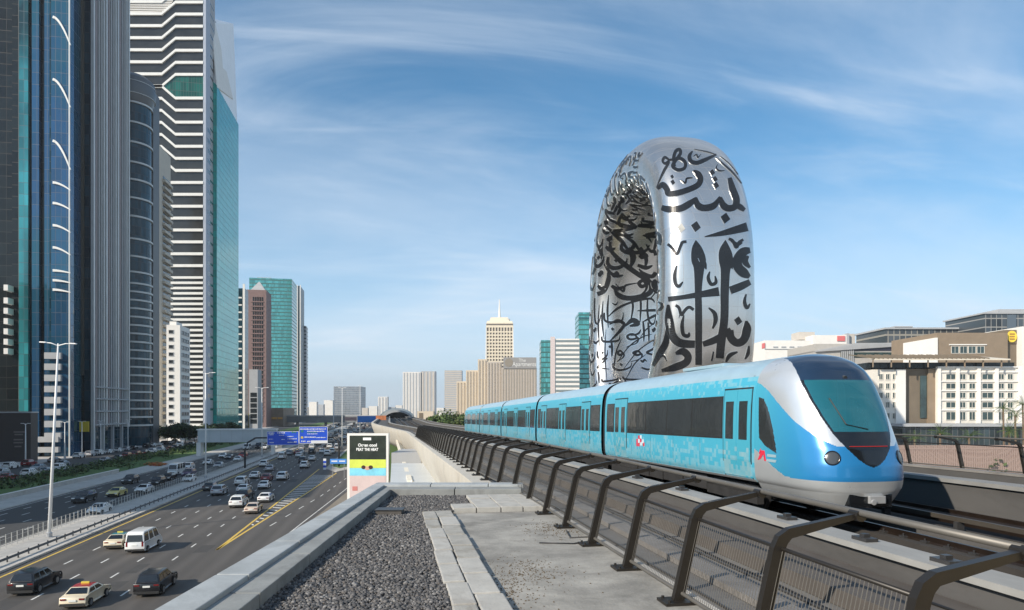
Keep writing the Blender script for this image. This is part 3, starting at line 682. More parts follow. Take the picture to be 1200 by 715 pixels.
def yc(z):                                   # centre-line of the nose against local height
    zz_ = [-.34, 0.0, 0.35, 0.65, 1.05, 1.40, 2.0, 2.67, 3.0, 3.2, 3.36, 3.44, 3.47]
    yy_ = [14.45, 14.28, 14.22, 14.24, 14.36, 14.53, 14.82, 15.20, 15.45, 15.68, 16.0, 16.35, 16.6]
    return float(np.interp(z, zz_, yy_))
def nose_rows(n_s, n_t, smooth=True):
    ss = np.vstack([np.array([(1.02 + .25 * q, -.33 + .33 * q ** 1.4) for q in np.linspace(0, 1, 24, endpoint=False)]), sec_dense(n_s - 24)]); rows = []
    zs_ = ss[:, 1]; ycs = np.array([yc(z) for z in zs_]);
    for _ in range(6):                        # soften the kinks of the centre-line
        ycs[1:-1] = (ycs[:-2] + 2 * ycs[1:-1] + ycs[2:]) / 4
    for (wd, z), y0 in zip(ss, ycs):
        L_ = (Y_SIDE - y0) * (0.55 + 0.45 * min(1, z / 3.2)) if z < 3.2 else (Y_SIDE - y0)
        L_ = min(L_, Y_SIDE - y0)
        pw = 2.9
        row = []
        for k in range(n_t):
            th = math.pi * (k / (n_t - 1)) # 0 left side .. pi right side
            c_, s_ = math.cos(th), math.sin(th)
            dx = -wd * math.copysign(abs(c_) ** (2 / pw), c_)
            y = y0 + L_ * (1 - abs(s_) ** (2 / pw))
            row.append((dx, y, z))
        ye = y0 + L_; st = [ye + (Y_SIDE - ye) * q for q in np.linspace(1, 0, 36)[:-1]]
        rows.append([(-wd, y_, z) for y_ in st] + row + [(wd, y_, z) for y_ in reversed(st)])
    return rows
NS, NT = 230, 340
rows = nose_rows(NS, NT)
def in_poly(poly, x, y): return inside(poly, x, y)
# regions of the nose: windscreen seen from the front, cab window seen from the side
def interp_tab(tab, z): return float(np.interp(z, [a for a, _ in tab], [b for _, b in tab]))
SHIELD = [(0.62, 0.0), (0.66, 0.16), (0.78, 0.33), (1.00, 0.53), (1.25, 0.70), (1.40, 0.77), (1.8, 0.90), (2.2, 0.98), (2.62, 1.02), (2.9, 1.0), (3.1, 0.95), (3.25, 0.86), (3.36, 0.72), (3.42, 0.60), (3.47, .5)]
SILV = [(1.15, 0.0), (1.30, 0.86), (1.50, 1.00), (1.9, 1.16), (2.3, 1.28), (2.6, 1.33), (2.8, 1.42), (3.5, 1.6)]
CABWIN = [(16.93, 2.32), (16.86, 1.22), (16.55, 1.02), (16.02, 0.84), (16.06, 1.05), (16.22, 1.55), (16.45, 2.0), (16.68, 2.26)]
NAMES = ['nose', 'hood', 'windscreen', 'mask', 'silver_surround', 'cab_window', 'skirt', 'side_panel']
def region(dx, y, z):
    a = abs(dx)
    if z > 0.62 and a < interp_tab(SHIELD, z) and y < 16.75:
        if z > 2.70: return 1
        if 1.44 < z <= 2.70 and a < interp_tab(SHIELD, z) - 0.05: return 2
        return 3
    if in_poly(CABWIN, y, z) and a > 1.0: return 5
    # silver surround: between screen and a curve running down from the roof to the screen's lower corner
    ylim = float(np.interp(z, [1.1, 1.35, 1.7, 2.1, 2.45, 2.62, 2.75], [14.5, 14.9, 15.45, 15.98, 16.45, 16.8, 17.2]))
    if z > float(np.interp(y, [16.3, 17.1], [2.60, 2.90])) or (z > 1.1 and y < ylim): return 4
    low = float(np.interp(y, [14.4, 15.3, 15.7, 16.2, 16.6, 17.1], [0.27, 0.27, 0.31, 0.50, 0.70, 0.92]))
    if z < low: return 6
    return 0
facs = {k: M() for k in range(8)}
maps = {k: {} for k in range(8)}
ncol = len(rows[0])
for i in range(NS - 1):
    for k in range(ncol - 1):
        q = (rows[i][k], rows[i][k + 1], rows[i + 1][k + 1], rows[i + 1][k])
        cx_ = sum(p[0] for p in q) / 4; cy_ = sum(p[1] for p in q) / 4; cz_ = sum(p[2] for p in q) / 4
        r_ = region(cx_, cy_, cz_); mm, mp = facs[r_], maps[r_]; idx = []
        for (ii, kk) in ((i, k), (i, k + 1), (i + 1, k + 1), (i + 1, k)):
            if (ii, kk) not in mp:
                mp[(ii, kk)] = len(mm.v); p = rows[ii][kk]; mm.v.append((TX + p[0], p[1], SKZ + p[2] + dz(p[1])))
            idx.append(mp[(ii, kk)])
        mm.f.append(tuple(idx)); mm.mi.append(0)
# blue fades to turquoise along the side: a real two-tone paint
def two_tone():
    m = blue_m.copy(); m.name = 'train_blue_front'; t = m.node_tree; b = t.nodes['Principled BSDF']
    for l in list(b.inputs['Base Color'].links): t.links.remove(l)
    tcn = t.nodes.new('ShaderNodeTexCoord'); sp = t.nodes.new('ShaderNodeSeparateXYZ'); t.links.new(tcn.outputs['Object'], sp.inputs[0])
    mr = t.nodes.new('ShaderNodeMapRange'); mr.inputs[1].default_value = -1.3; mr.inputs[2].default_value = 0.9; t.links.new(sp.outputs[1], mr.inputs[0])
    mx_ = t.nodes.new('ShaderNodeMix'); mx_.data_type = 'RGBA'; t.links.new(mr.outputs[0], mx_.inputs['Factor']); mx_.inputs['A'].default_value = (0.022, 0.20, 0.47, 1); mx_.inputs['B'].default_value = (*teal, 1)
    t.links.new(mx_.outputs['Result'], b.inputs['Base Color']); return m
nmats = [two_tone(), hood_m, wsh_m, mask_m, silver, win_m, silver, side_m]
car_objs = []
nose_root = None
for k in (0, 1, 2, 3, 4, 5, 6):
    if not facs[k].f: continue
    facs[k].build(NAMES[k], nmats[k], train, smooth=True)
# headlights, red light strip, coupler
def nose_y(dx, z):
    best = None
    ss_i = min(range(NS), key=lambda i: abs(rows[i][0][2] - z)); r_ = rows[ss_i]
    kk = min(range(len(r_)), key=lambda k: abs(r_[k][0] - dx) + (100 if r_[k][1] > 16.9 else 0)); return r_[kk]
def nose_n(dx, z):
    i = min(range(1, NS - 1), key=lambda i: abs(rows[i][0][2] - z)); r_ = rows[i]
    k = min(range(5, len(r_) - 5), key=lambda k: abs(r_[k][0] - dx) + (100 if r_[k][1] > 16.9 else 0))
    n = (Vector(r_[k + 4]) - Vector(r_[k - 4])).cross(Vector(rows[i + 1][k]) - Vector(rows[i - 1][k])).normalized()
    return n if n.y < 0 else -n
for dx in (-0.90, 0.90):
    p = nose_y(dx, 0.82); n = nose_n(dx, 0.82); c = Vector((TX + p[0], p[1], SKZ + p[2]))
    e = n.to_track_quat('Z', 'Y').to_matrix()
    m = M(); rr_ = [(0.18, -.06), (0.18, .008), (0.16, .022), (0.145, .010)]
    m.grid([[c + e @ Vector((r_ * math.cos(a), r_ * math.sin(a), h)) for a in np.linspace(0, 2 * math.pi, 28, endpoint=False)] for r_, h in rr_], closed=True)
    hl = m.build('headlight', mask_m, train, smooth=True)
    m = M(); m.grid([[c + e @ Vector((r_ * math.cos(a), r_ * math.sin(a), h)) for a in np.linspace(0, 2 * math.pi, 28, endpoint=False)] for r_, h in [(0.145, .010), (0.12, .015), (0.06, .019), (0.001, .02)]], closed=True)
    m.build('lens', lamp_m, hl, smooth=True)
m = M(); ps = []
for dx in np.linspace(-0.50, 0.50, 21):
    p = nose_y(dx, 1.10); ps.append(Vector((TX + p[0], p[1] - 0.012, SKZ + 1.10)))
m.tube(ps, 0.008, 6); m.build('light_strip', led_m, train)
m = M(); ps = nose_y(0, -0.15)[1]
m.box(TX - .56, TX + .56, ps - 0.03, ps + .5, SKZ - 0.34, SKZ - 0.02); m.build('coupler_box', mask_m, train, bevel=0.02)
m = M(); m.box(TX - .1, TX + .32, ps - .12, ps - .035, SKZ - .24, SKZ - .06); m.tube([(TX - .02, ps - .17, SKZ - .2), (TX - .02, ps - .13, SKZ - .2)], .07, 14); m.build('coupler', grey_m, train, bevel=0.015)
# wiper; desk and seats added behind the glass as its dark reflection
m = M(); a = nose_y(-0.42, 1.62); b = nose_y(-0.62, 2.25)
m.tube([(TX + a[0], a[1] - .02, SKZ + a[2]), (TX + b[0], b[1] - .02, SKZ + b[2])], .014, 6)
m.tube([(TX + a[0], a[1] - .02, SKZ + a[2]), (TX + .1, nose_y(.1, 1.5)[1] - .02, SKZ + 1.5)], .012, 6); m.build('wiper', black, train)
m = M(); m.box(TX - .95, TX + .95, 15.35, 16.1, SKZ + .9, SKZ + 1.5, taper=.05); m.build('added_desk', under_m, train)
m = M(); m.box(TX - 1.25, TX + 1.25, 17.3, 17.4, SKZ + .2, SKZ + 2.9); m.box(TX - 1.2, TX + 1.2, 15.2, 17.3, SKZ + .15, SKZ + .2); m.build('cab_wall', mat('cab_wall', (.10, .12, .13), .7), train)
for sx in (-.55, .5):
    m = M(); m.box(TX + sx - .26, TX + sx + .26, 16.5, 16.62, SKZ + .9, SKZ + 1.95, taper=.03); m.box(TX + sx - .15, TX + sx + .15, 16.5, 16.62, SKZ + 1.96, SKZ + 2.2); m.build('added_seat', under_m, train)
lp = nose_y(0, 2.76); m = M(); m.tube([(TX, lp[1] - .015, SKZ + 2.76), (TX, lp[1] + .05, SKZ + 2.78)], .05, 14); m.build('marker_light', lamp_m, train)
# straight car bodies
zprof = sec_dense(46)
def car_shell(mm, y0, y1, za, zb, mi=0):
    ii = [i for i in range(len(zprof)) if za - 1e-6 <= zprof[i, 1] <= zb + 1e-6]
    prof = [(zprof[i, 0], zprof[i, 1]) for i in ii]
    n = max(2, int((y1 - y0) / 3)); ys = np.linspace(y0, y1, n + 1)
    for sg in (-1, 1): mm.grid([[(TX + sg * a, y, SKZ + z + dz(y)) for a, z in prof] for y in ys], mi)
def side_plate(mm, y0, y1, z0, z1, off, sg=-1, n=6, rim=0.03):
    def wx(z): return float(np.interp(z, zprof[:, 1], zprof[:, 0]))
    zs = np.linspace(z0, z1, n)
    outer = [[(TX + sg * (wx(z) + off), y, SKZ + z + dz(y)) for z in zs] for y in (y0, y1)]
    inner = [[(TX + sg * (wx(z) - .02), y, SKZ + z + dz(y)) for z in zs] for y in (y0, y1)]
    o = len(mm.v)
    for r_ in outer + inner: mm.v += r_
    for k in range(n - 1):
        mm.f.append((o + k, o + k + 1, o + n + k + 1, o + n + k)); mm.f.append((o + k, o + k + 1, o + 2 * n + k + 1, o + 2 * n + k)); mm.f.append((o + n + k, o + n + k + 1, o + 3 * n + k + 1, o + 3 * n + k))
    mm.f.append((o, o + n, o + 3 * n, o + 2 * n)); mm.f.append((o + n - 1, o + 2 * n - 1, o + 4 * n - 1, o + 3 * n - 1)); mm.mi += [0] * (3 * (n - 1) + 2)
ZW0, ZW1 = 1.16, 2.36
def split_z(a): # snapped section heights
    return float(min(zprof[:, 1], key=lambda z: abs(z - a)))
ZA, ZB = split_z(0.10), split_z(2.92)
for ci_, (y0, y1) in enumerate(CARS):
    car = thing('carriage', None, None, (TX, y0, SKZ)); car.parent = train; car.location = Vector((TX, y0, SKZ)) - train.location
    def cb(mm, name, mt, **kw):
        off = (TX, y0, SKZ); me = mm.mesh(name, mt, kw.get('smooth', False), off)
        bm = bmesh.new(); bm.from_mesh(me); bmesh.ops.recalc_face_normals(bm, faces=bm.faces); bm.to_mesh(me); bm.free()
        if kw.get('angle'): me.polygons.foreach_set('use_smooth', [True] * len(me.polygons)); me.set_sharp_from_angle(angle=R(kw['angle']))
        o = bpy.data.objects.new(name, me); COL.objects.link(o); o.parent = car; return o
    m = M(); car_shell(m, y0, y1, 0.0, ZB)
    m.add([(TX - 1.3, y1, SKZ + dz(y1)), (TX + 1.3, y1, SKZ + dz(y1)), (TX + 1.3, y1, SKZ + 2.7 + dz(y1)), (TX - 1.3, y1, SKZ + 2.7 + dz(y1))], [(0, 1, 2, 3)])
    cb(m, 'side_panel', side_m, angle=40)
    m = M(); car_shell(m, y0, y1, ZB, 3.5); cb(m, 'roof', roof_m, angle=40)
    if ci_ == 0: doors = [18.05, 28.05]
    else:
        l = y1 - y0; doors = [y0 + l * .185, y0 + l * .52, y0 + l * .86]
    dw = 0.76
    edges = [y0 + (0.25 if ci_ else 1.0)] + [e for d in doors for e in (d - dw - .12, d + dw + .12)] + [y1 - .3]
    for d in doors:
        for half in (-1, 1):
            a, b = (d - dw, d - .012) if half < 0 else (d + .012, d + dw)
            for sg in (-1,):
                m = M(); side_plate(m, a, b, 0.10, 2.55, 0.022, sg); dr = cb(m, 'door', door_m)
                m = M(); side_plate(m, a + .17, b - .13, ZW0 - .02, 2.22, 0.030, sg); 
                off = (TX, y0, SKZ); me = m.mesh('door_window', win_m, False, off); wo_ = bpy.data.objects.new('door_window', me); COL.objects.link(wo_); wo_.parent = car
        m = M(); side_plate(m, d - dw - .05, d - dw - .004, 0.06, 2.60, 0.010); side_plate(m, d + dw + .004, d + dw + .05, 0.06, 2.60, 0.010); side_plate(m, d - dw - .05, d + dw + .05, 2.56, 2.60, .012); cb(m, 'door_seal', seal_m)
    for i in range(0, len(edges), 2):
        a, b = edges[i], edges[i + 1]
        if b - a < 0.35: continue
        m = M(); side_plate(m, a - .03, b + .03, ZW0 - .03, ZW1 + .03, 0.006); cb(m, 'window_band', seal_m)
        nn_ = max(1, round((b - a) / 1.9))
        for k in range(nn_):
            p, q = a + (b - a) * k / nn_, a + (b - a) * (k + 1) / nn_
            m = M(); side_plate(m, p + .03, q - .03, ZW0, ZW1, 0.012); cb(m, 'window', win_m)
    if ci_ < len(CARS) - 1:
        m = M(); ya, yb = y1, CARS[ci_ + 1][0]
        m.grid([[(TX + sg * a * .93, y, SKZ + z * .985 + dz(y)) for sg, lst in ((-1, zprof), (1, zprof[::-1])) for a, z in lst] for y in (ya - .02, yb + .02)]); cb(m, 'gangway', gang_m)
    y_ = y0 + 1.2
    while y_ < y1 - .6:
        if not any(abs(y_ - d) < dw + .2 for d in doors): m = M(); side_plate(m, y_, y_ + .014, .08, ZW0 - .06, .004); cb(m, 'panel_seam', seam_m)
        y_ += 2.1
    m = M(); side_plate(m, y0 + .05, y1 - .05, .0, .07, .012, n=3); cb(m, 'sill_strip', grey_m)
    # underframe boxes and bogies
    m = M(); rr = random.Random(ci_)
    y = y0 + 3.4
    while y < y1 - 3.6:
        l = rr.uniform(.8, 1.9); m.box(TX - 1.12, TX + 1.12, y, y + l, SKZ - .55 + dz(y), SKZ - .02 + dz(y)); y += l + .12
    cb(m, 'underframe', under_m)
    for yb_ in (y0 + 1.7, y1 - 1.9):
        m = M(); z0 = SKZ + dz(yb_)
        m.box(TX - 1.05, TX + 1.05, yb_ - 1.3, yb_ + 1.3, z0 - .52, z0 - .12); m.box(TX - 1.2, TX - 1.0, yb_ - 1.5, yb_ + 1.5, z0 - .62, z0 - .35); bg_ = cb(m, 'bogie', under_m)
        for dy, sg in ((-.95, -1), (.95, -1), (-.95, 1), (.95, 1)):
            m = M(); m.tube([(TX + sg * .85, yb_ + dy, z0 - .44), (TX + sg * .7, yb_ + dy, z0 - .44)], .42, 20)
            me = m.mesh('wheel', under_m, False, (TX, y0, SKZ)); wo_ = bpy.data.objects.new('wheel', me); COL.objects.link(wo_); wo_.parent = car
# roof line equipment, seam
m = M(); m.box(TX - .55, TX + .5, 20.5, 23.6, SKZ + 3.36, SKZ + 3.47); m.build('roof_unit', roof_m, train, bevel=.03)
# emblem on the flank: a red arrow-like mark and small lines of lettering
red_m = mat('emblem_red', (0.62, 0.03, 0.06), 0.4); lett = mat('emblem_grey', (0.28, 0.40, 0.45), 0.4)
def on_side(y, z, off=.02):
    return None
def flank_pt(y, z, off):
    r_ = min(rows, key=lambda r: abs(r[0][2] - z)); half = r_[:len(r_) // 2]
    j = min(range(len(half)), key=lambda k: abs(half[k][1] - y)) if y < Y_SIDE else 0
    p = half[j]; a = half[max(j - 3, 0)]; b = half[min(j + 3, len(half) - 1)]
    d = Vector((b[0] - a[0], b[1] - a[1], 0)); n = Vector((d.y, -d.x, 0)).normalized() if d.length > 1e-5 else Vector((-1, 0, 0))
    if n.x > 0: n = -n
    yy = y if y >= Y_SIDE else p[1]
    return Vector((TX + p[0], yy, SKZ + z + dz(yy))) + n * off
def decal(name, poly, y0, z0, s, mt, par=None):
    m = M(); f_ = [flank_pt(y0 - px_ * s, z0 + pz_ * s, .008) for px_, pz_ in poly]; b_ = [flank_pt(y0 - px_ * s, z0 + pz_ * s, -.002) for px_, pz_ in poly]
    n = len(poly); m.add(f_ + b_, [tuple(range(n)), tuple(range(2 * n - 1, n - 1, -1))] + [(i, (i + 1) % n, n + (i + 1) % n, n + i) for i in range(n)]); return m.build(name, mt, par or train)
em = decal('emblem', [(0, 0), (.55, .8), (1.0, .8), (1.25, 0), (1.0, 0), (.85, .5), (.45, .1)], 16.92, 0.62, .34, red_m)
decal('emblem_dot', [(.15, .55), (.4, .95), (.5, .75), (.3, .5)], 16.92, 0.62, .34, red_m)
for i in range(2): decal('lettering', [(0, 0), (.42, 0), (.42, .07), (0, .07)], 16.46, .74 - i * .13, 1.0, lett)
# pixel emblem further along the flank
for (a, b, c_) in ((0, 0, 0), (1, 0, 0), (2.2, .3, 1), (0, 1, 0), (1, 1, 1), (2, 1.2, 0), (3.2, 1, 1), (1, 2, 0), (2.1, 2.1, 1), (3.6, .2, 0)):
    decal('emblem_square', [(0, 0), (.9, 0), (.9, .9), (0, .9)], 26.1 - a * .2, 0.62 + b * .14, .17, red_m if c_ == 0 else mat('emblem_white', (.6, .66, .7), .4) if 'emblem_white' not in bpy.data.materials else bpy.data.materials['emblem_white'])
# ------------------------------------------------------------------ the ring-shaped museum
steel = panelled('museum_steel', (0.66, 0.645, 0.62), 2.4, 2.4, rough=0.27, metal=0.92, spec=0.5, line=(0.25, 0.25, 0.25), lw=0.03, lh=0.03, var=0.05, tilt=0.012, line_rough=0.4)
glyph_m = mat('glyph_glass', (0.012, 0.013, 0.015), 0.22, spec=0.5, var=0.3, vscale=0.3)
edge_m = mat('glyph_edge', (0.78, 0.78, 0.76), 0.22, metal=0.9)
DC = 150.0
C0 = P(32.4, DC); C0.z = 0
ua = R(-9.5)                                    # horizontal direction of the ring seen from the camera
uu = P(math.sin(ua), math.cos(ua)); uu.z = 0; uu.normalize()
nn_ax = Vector((-uu.y, uu.x, 0))                 # axis of the ring, towards the left
ZC, AH, BH = 37.6, 23.0, 28.6
def ring_pt(ph, ps):
    c, s = math.cos(ph), math.sin(ph); e = 2 / 2.35
    h = AH * math.copysign(abs(c) ** e, c); v = BH * math.copysign(abs(s) ** e, s)
    # radial direction of the superellipse
    g = Vector((math.copysign(abs(h / AH) ** 1.35, h) / AH, math.copysign(abs(v / BH) ** 1.35, v) / BH)); g.normalize()
    rin = 4.9 + 1.3 * max(0, s); rax = 8.9 - 0.3 * max(0, s) + 1.5 * max(0, -s)
    a, b = math.cos(ps), math.sin(ps); q = 2 / 2.7
    ra = rin * math.copysign(abs(a) ** q, a); rb = rax * math.copysign(abs(b) ** q, b)
    return C0 + uu * (h + g.x * ra) + Vector((0, 0, ZC + v + g.y * ra)) + nn_ax * rb
mus = thing('museum', 'giant silver ring shaped museum wrapped in flowing black calligraphy', 'museum', (C0.x, C0.y, 0))
m = M(); NP, NQ = 160, 72
m.grid([[ring_pt(2 * math.pi * i / NP, 2 * math.pi * j / NQ) for j in range(NQ)] for i in range(NP + 1)], closed=True)
ring = m.build('ring_shell', steel, mus, smooth=True)
bm = bmesh.new(); bm.from_mesh(ring.data)
for v in bm.verts: v.co += mus.location
bm.normal_update(); bvh = BVHTree.FromBMesh(bm); bm.free()
eye = Vector((0, 0, CAMZ))
def hit(px, py):
    d = (pix(px, py, 100.0) - eye).normalized(); loc, n, i, ds = bvh.ray_cast(eye, d)
    if loc is None: return None
    if n.dot(d) > 0: n = -n
    return loc, n
def catmull(pts, k=6):
    out = []
    for i in range(len(pts) - 1):
        p0, p1, p2, p3 = pts[max(i - 1, 0)], pts[i], pts[i + 1], pts[min(i + 2, len(pts) - 1)]
        for j in range(k):
            u = j / k; out.append(tuple(0.5 * ((2 * b) + (-a + c) * u + (2 * a - 5 * b + 4 * c - d) * u * u + (-a + 3 * b - 3 * c + d) * u ** 3) for a, b, c, d in zip(p0, p1, p2, p3)))
    out.append(pts[-1]); return out
def ribbon(mm, pts, h, grow=0.0, sharp=False):
    """pts: (px, py, width) in photograph pixels -> a raised strip lying on the shell"""
    pl = pts if sharp else catmull(pts, 6); L_, R_ = [], []
    def flush():
        if len(L_) > 1:
            n = len(L_); o = len(mm.v); 
            for (a, na), (b, nb) in zip(L_, R_): mm.v += [tuple(a + na * h), tuple(b + nb * h), tuple(a - na * .12), tuple(b - nb * .12)]
            for i in range(n - 1):
                p, q = o + 4 * i, o + 4 * i + 4
                mm.f += [(p, p + 1, q + 1, q), (p + 2, p, q, q + 2), (p + 1, p + 3, q + 3, q + 1)]; mm.mi += [0] * 3
        L_.clear(); R_.clear()
    for i, (x, y, wd) in enumerate(pl):
        wd *= 1.22
        a, b = pl[max(i - 1, 0)], pl[min(i + 1, len(pl) - 1)]
        dx, dy = b[0] - a[0], b[1] - a[1]; l = math.hypot(dx, dy) or 1; nx, ny = -dy / l, dx / l; hw = wd / 2 + grow
        A, B = hit(x + nx * hw, y + ny * hw), hit(x - nx * hw, y - ny * hw)
        if A is None or B is None or (A[0] - B[0]).length > max(6, 1.2 * hw): flush(); continue
        L_.append(A); R_.append(B)
    flush()
def diamond(mm, x, y, s, h, grow=0.0):
    r_ = s / 2 + grow; q = [(x - r_ * .85, y - r_ * .25), (x + r_ * .15, y - r_), (x + r_ * .9, y + r_ * .2), (x - r_ * .1, y + r_)]
    hs_ = [hit(*p) for p in q]
    if any(p is None for p in hs_): return
    o = len(mm.v); mm.v += [tuple(a + n * h) for a, n in hs_] + [tuple(a - n * .12) for a, n in hs_]
    mm.f += [(o, o + 1, o + 2, o + 3)] + [(o + i, o + (i + 1) % 4, o + 4 + (i + 1) % 4, o + 4 + i) for i in range(4)]; mm.mi += [0] * 5
def Z(ox, oy, sc_, pts, w=None):
    out = []
    for i, p in enumerate(pts):
        ww = p[2] if len(p) > 2 else w
        out.append((ox + p[0] / sc_, oy + p[1] / sc_, ww / sc_))
    return out
def taper(pts, w, a=0.35, b=0.35):
    n = len(pts); return [(p[0], p[1], w * (a if i == 0 else b if i == n - 1 else 1)) for i, p in enumerate(pts)]
T3 = (760, 150, 4.77); T4 = (760, 280, 4.47); T2 = (690, 290, 4.47); T1 = (690, 150, 4.77)
ST = []
def S(T, pts, w, a=.4, b=.4): ST.append(Z(*T, taper(pts, w, a, b)))
# near limb, upper half
S(T3, [(150, 215), (140, 180), (150, 135), (172, 122), (178, 145), (150, 185), (135, 215), (165, 236), (200, 226), (205, 195), (178, 172), (145, 178)], 15)
S(T3, [(115, 180), (92, 165), (80, 185), (92, 200), (112, 190), (108, 205), (85, 245), (45, 335)], 12, .8, .2)
S(T3, [(112, 180), (140, 178)], 10, 1, 1)
S(T3, [(245, 132), (228, 160), (238, 188), (270, 196), (310, 182), (378, 150)], 18, .4, .5)
S(T3, [(252, 158), (268, 150), (276, 166), (292, 148)], 6)
S(T3, [(52, 342), (80, 318), (104, 345), (112, 368), (160, 365), (225, 345), (275, 320), (290, 288), (276, 258), (250, 240)], 26, .4, .35)
S(T3, [(180, 292), (205, 308), (214, 284), (246, 280)], 9)
S(T3, [(75, 445), (110, 455), (175, 452), (228, 425), (266, 392)], 30, .8, .4)
S(T3, [(262, 390), (275, 432), (310, 448), (365, 435), (398, 385)], 30, .5, .3)
S(T3, [(402, 388), (415, 430), (445, 450), (482, 440), (490, 400), (470, 345), (452, 280)], 30, .4, .6)
S(T3, [(478, 425), (510, 442), (536, 460)], 26, .8, .6)
S(T3, [(385, 205), (378, 225), (395, 240), (425, 240)], 6)
S(T3, [(375, 165), (420, 205), (470, 250), (520, 310)], 7); S(T3, [(400, 160), (450, 200), (500, 260)], 4); S(T3, [(255, 120), (330, 135), (375, 150)], 4)
ST.append(Z(*T3, [(315, 608, 5), (400, 592, 22), (480, 572, 34), (550, 553, 42)]))
S(T3, [(108, 650), (130, 668), (158, 705), (180, 660), (190, 640), (212, 636)], 14, .9, .9)
S(T3, [(448, 620), (470, 632), (490, 668), (505, 640), (528, 625)], 14, .9, .9)
# near limb, lower half
ST.append(Z(*T4, [(247, 8, 4), (252, 50, 44), (262, 110, 62), (264, 160, 44), (260, 270, 30), (262, 400, 30), (262, 660, 28)]))
S(T4, [(270, 95), (290, 130), (302, 160)], 22, .9, .15)
ST.append(Z(*T4, [(402, 8, 4), (400, 60, 50), (405, 115, 60), (402, 170, 40), (398, 280, 36), (396, 420, 34), (380, 540, 36), (372, 625, 34)]))
S(T4, [(412, 90), (430, 125), (438, 158)], 22, .9, .15)
ST.append(Z(*T4, [(104, 316, 22), (180, 306, 20), (280, 290, 28), (368, 276, 40)]))
ST.append(Z(*T4, [(428, 270, 34), (480, 250, 34), (530, 226, 26)]))
S(T4, [(148, 140), (138, 190), (142, 235), (160, 248), (180, 225)], 15)
S(T4, [(320, 172), (312, 205), (328, 238), (352, 228), (348, 195)], 15)
S(T4, [(315, 362), (345, 390), (350, 430), (335, 470)], 18)
S(T4, [(185, 400), (176, 450), (182, 500), (208, 508), (212, 490)], 16)
S(T4, [(142, 348), (160, 362), (172, 398), (190, 375), (212, 358), (236, 372)], 14, .9, .9)
S(T4, [(166, 385), (160, 412)], 10)
S(T4, [(104, 345), (108, 430), (125, 505), (165, 545), (242, 552)], 36, .3, .9)
S(T4, [(285, 552), (350, 528), (432, 478)], 30, .8, .9)
S(T4, [(425, 478), (432, 520), (465, 545), (500, 525), (515, 470), (510, 430)], 34, .9, .3)
S(T4, [(528, 200), (500, 180), (470, 150), (465, 110), (495, 70), (530, 60)], 40, .4, .6)
S(T4, [(520, 90), (505, 120), (530, 150)], 26)
S(T4, [(510, 290), (502, 330), (515, 362), (530, 340)], 14)
S(T4, [(142, 600), (180, 590), (206, 615), (195, 648), (140, 672), (70, 690)], 32, .4, .4)
S(T4, [(405, 645), (425, 610), (465, 592)], 18); S(T4, [(330, 640), (340, 590)], 16); S(T4, [(525, 560), (520, 600), (505, 630)], 14)
S(T4, [(100, 455), (92, 540), (60, 600), (25, 665)], 26, .3, .5)
S(T4, [(60, 625), (80, 612), (96, 640)], 8)
S(T4, [(490, 20), (470, 30), (440, 15), (425, 0)], 12)
# far limb
S(T2, [(100, 0), (165, 70), (250, 135), (308, 172), (328, 205), (318, 238), (270, 258), (205, 266), (155, 250), (132, 212)], 22, .5, .3)
S(T2, [(212, 0), (232, 55), (214, 112)], 26, .9, .3); S(T2, [(268, 0), (300, 60), (292, 112)], 18, .9, .3)
S(T2, [(345, 20), (358, 100), (335, 150), (290, 140), (262, 112)], 18, .7, .3)
S(T2, [(50, 0), (75, 65), (110, 130), (150, 150), (180, 145)], 14); S(T2, [(45, 245), (82, 226), (104, 165), (100, 130)], 20, .9, .4)
S(T2, [(140, 190), (180, 230), (192, 200), (255, 186)], 10); S(T2, [(368, 168), (342, 200), (350, 235), (372, 225)], 12)
S(T2, [(100, 365), (150, 320), (230, 285), (318, 268), (345, 288)], 10); S(T2, [(255, 332), (320, 330), (372, 326), (385, 300), (362, 284)], 12)
S(T2, [(110, 492), (165, 435), (184, 402), (150, 384), (108, 404)], 14); S(T2, [(190, 412), (228, 382), (256, 400), (215, 412)], 22); S(T2, [(280, 392), (335, 362), (362, 348)], 12); S(T2, [(218, 462), (258, 452), (272, 430)], 10)
S(T2, [(75, 280), (70, 380), (80, 480)], 9); S(T2, [(104, 250), (98, 330), (102, 420)], 10); S(T2, [(55, 300), (50, 420), (60, 560)], 7); S(T2, [(90, 430), (85, 560), (95, 700)], 6)
S(T2, [(330, 455), (280, 470), (210, 520), (150, 600)], 6); S(T2, [(350, 480), (260, 540), (180, 640)], 6); S(T2, [(300, 560), (240, 610), (190, 700)], 6); S(T2, [(170, 480), (140, 560), (130, 680)], 7); S(T2, [(340, 400), (300, 430), (270, 470)], 6)
S(T2, [(120, 290), (140, 300), (152, 285)], 7); S(T2, [(0, 180), (30, 120), (40, 60)], 9)
S(T1, [(120, 510), (180, 540), (260, 555), (235, 530), (190, 480)], 16, .4, .3); S(T1, [(95, 545), (150, 600), (190, 640), (240, 715)], 18); S(T1, [(180, 560), (215, 600), (250, 590)], 14); S(T1, [(130, 600), (120, 660), (150, 715)], 14)
S(T1, [(190, 600), (250, 640), (300, 715)], 16); S(T1, [(290, 520), (310, 550), (340, 545)], 10); S(T1, [(320, 650), (350, 690), (390, 660), (400, 610), (380, 580)], 16)
S(T1, [(80, 620), (70, 680), (80, 715)], 14); S(T1, [(300, 600), (330, 610), (350, 640)], 12); S(T1, [(330, 545), (360, 555)], 14); S(T1, [(315, 600), (345, 605)], 14)
rg = random.Random(11)
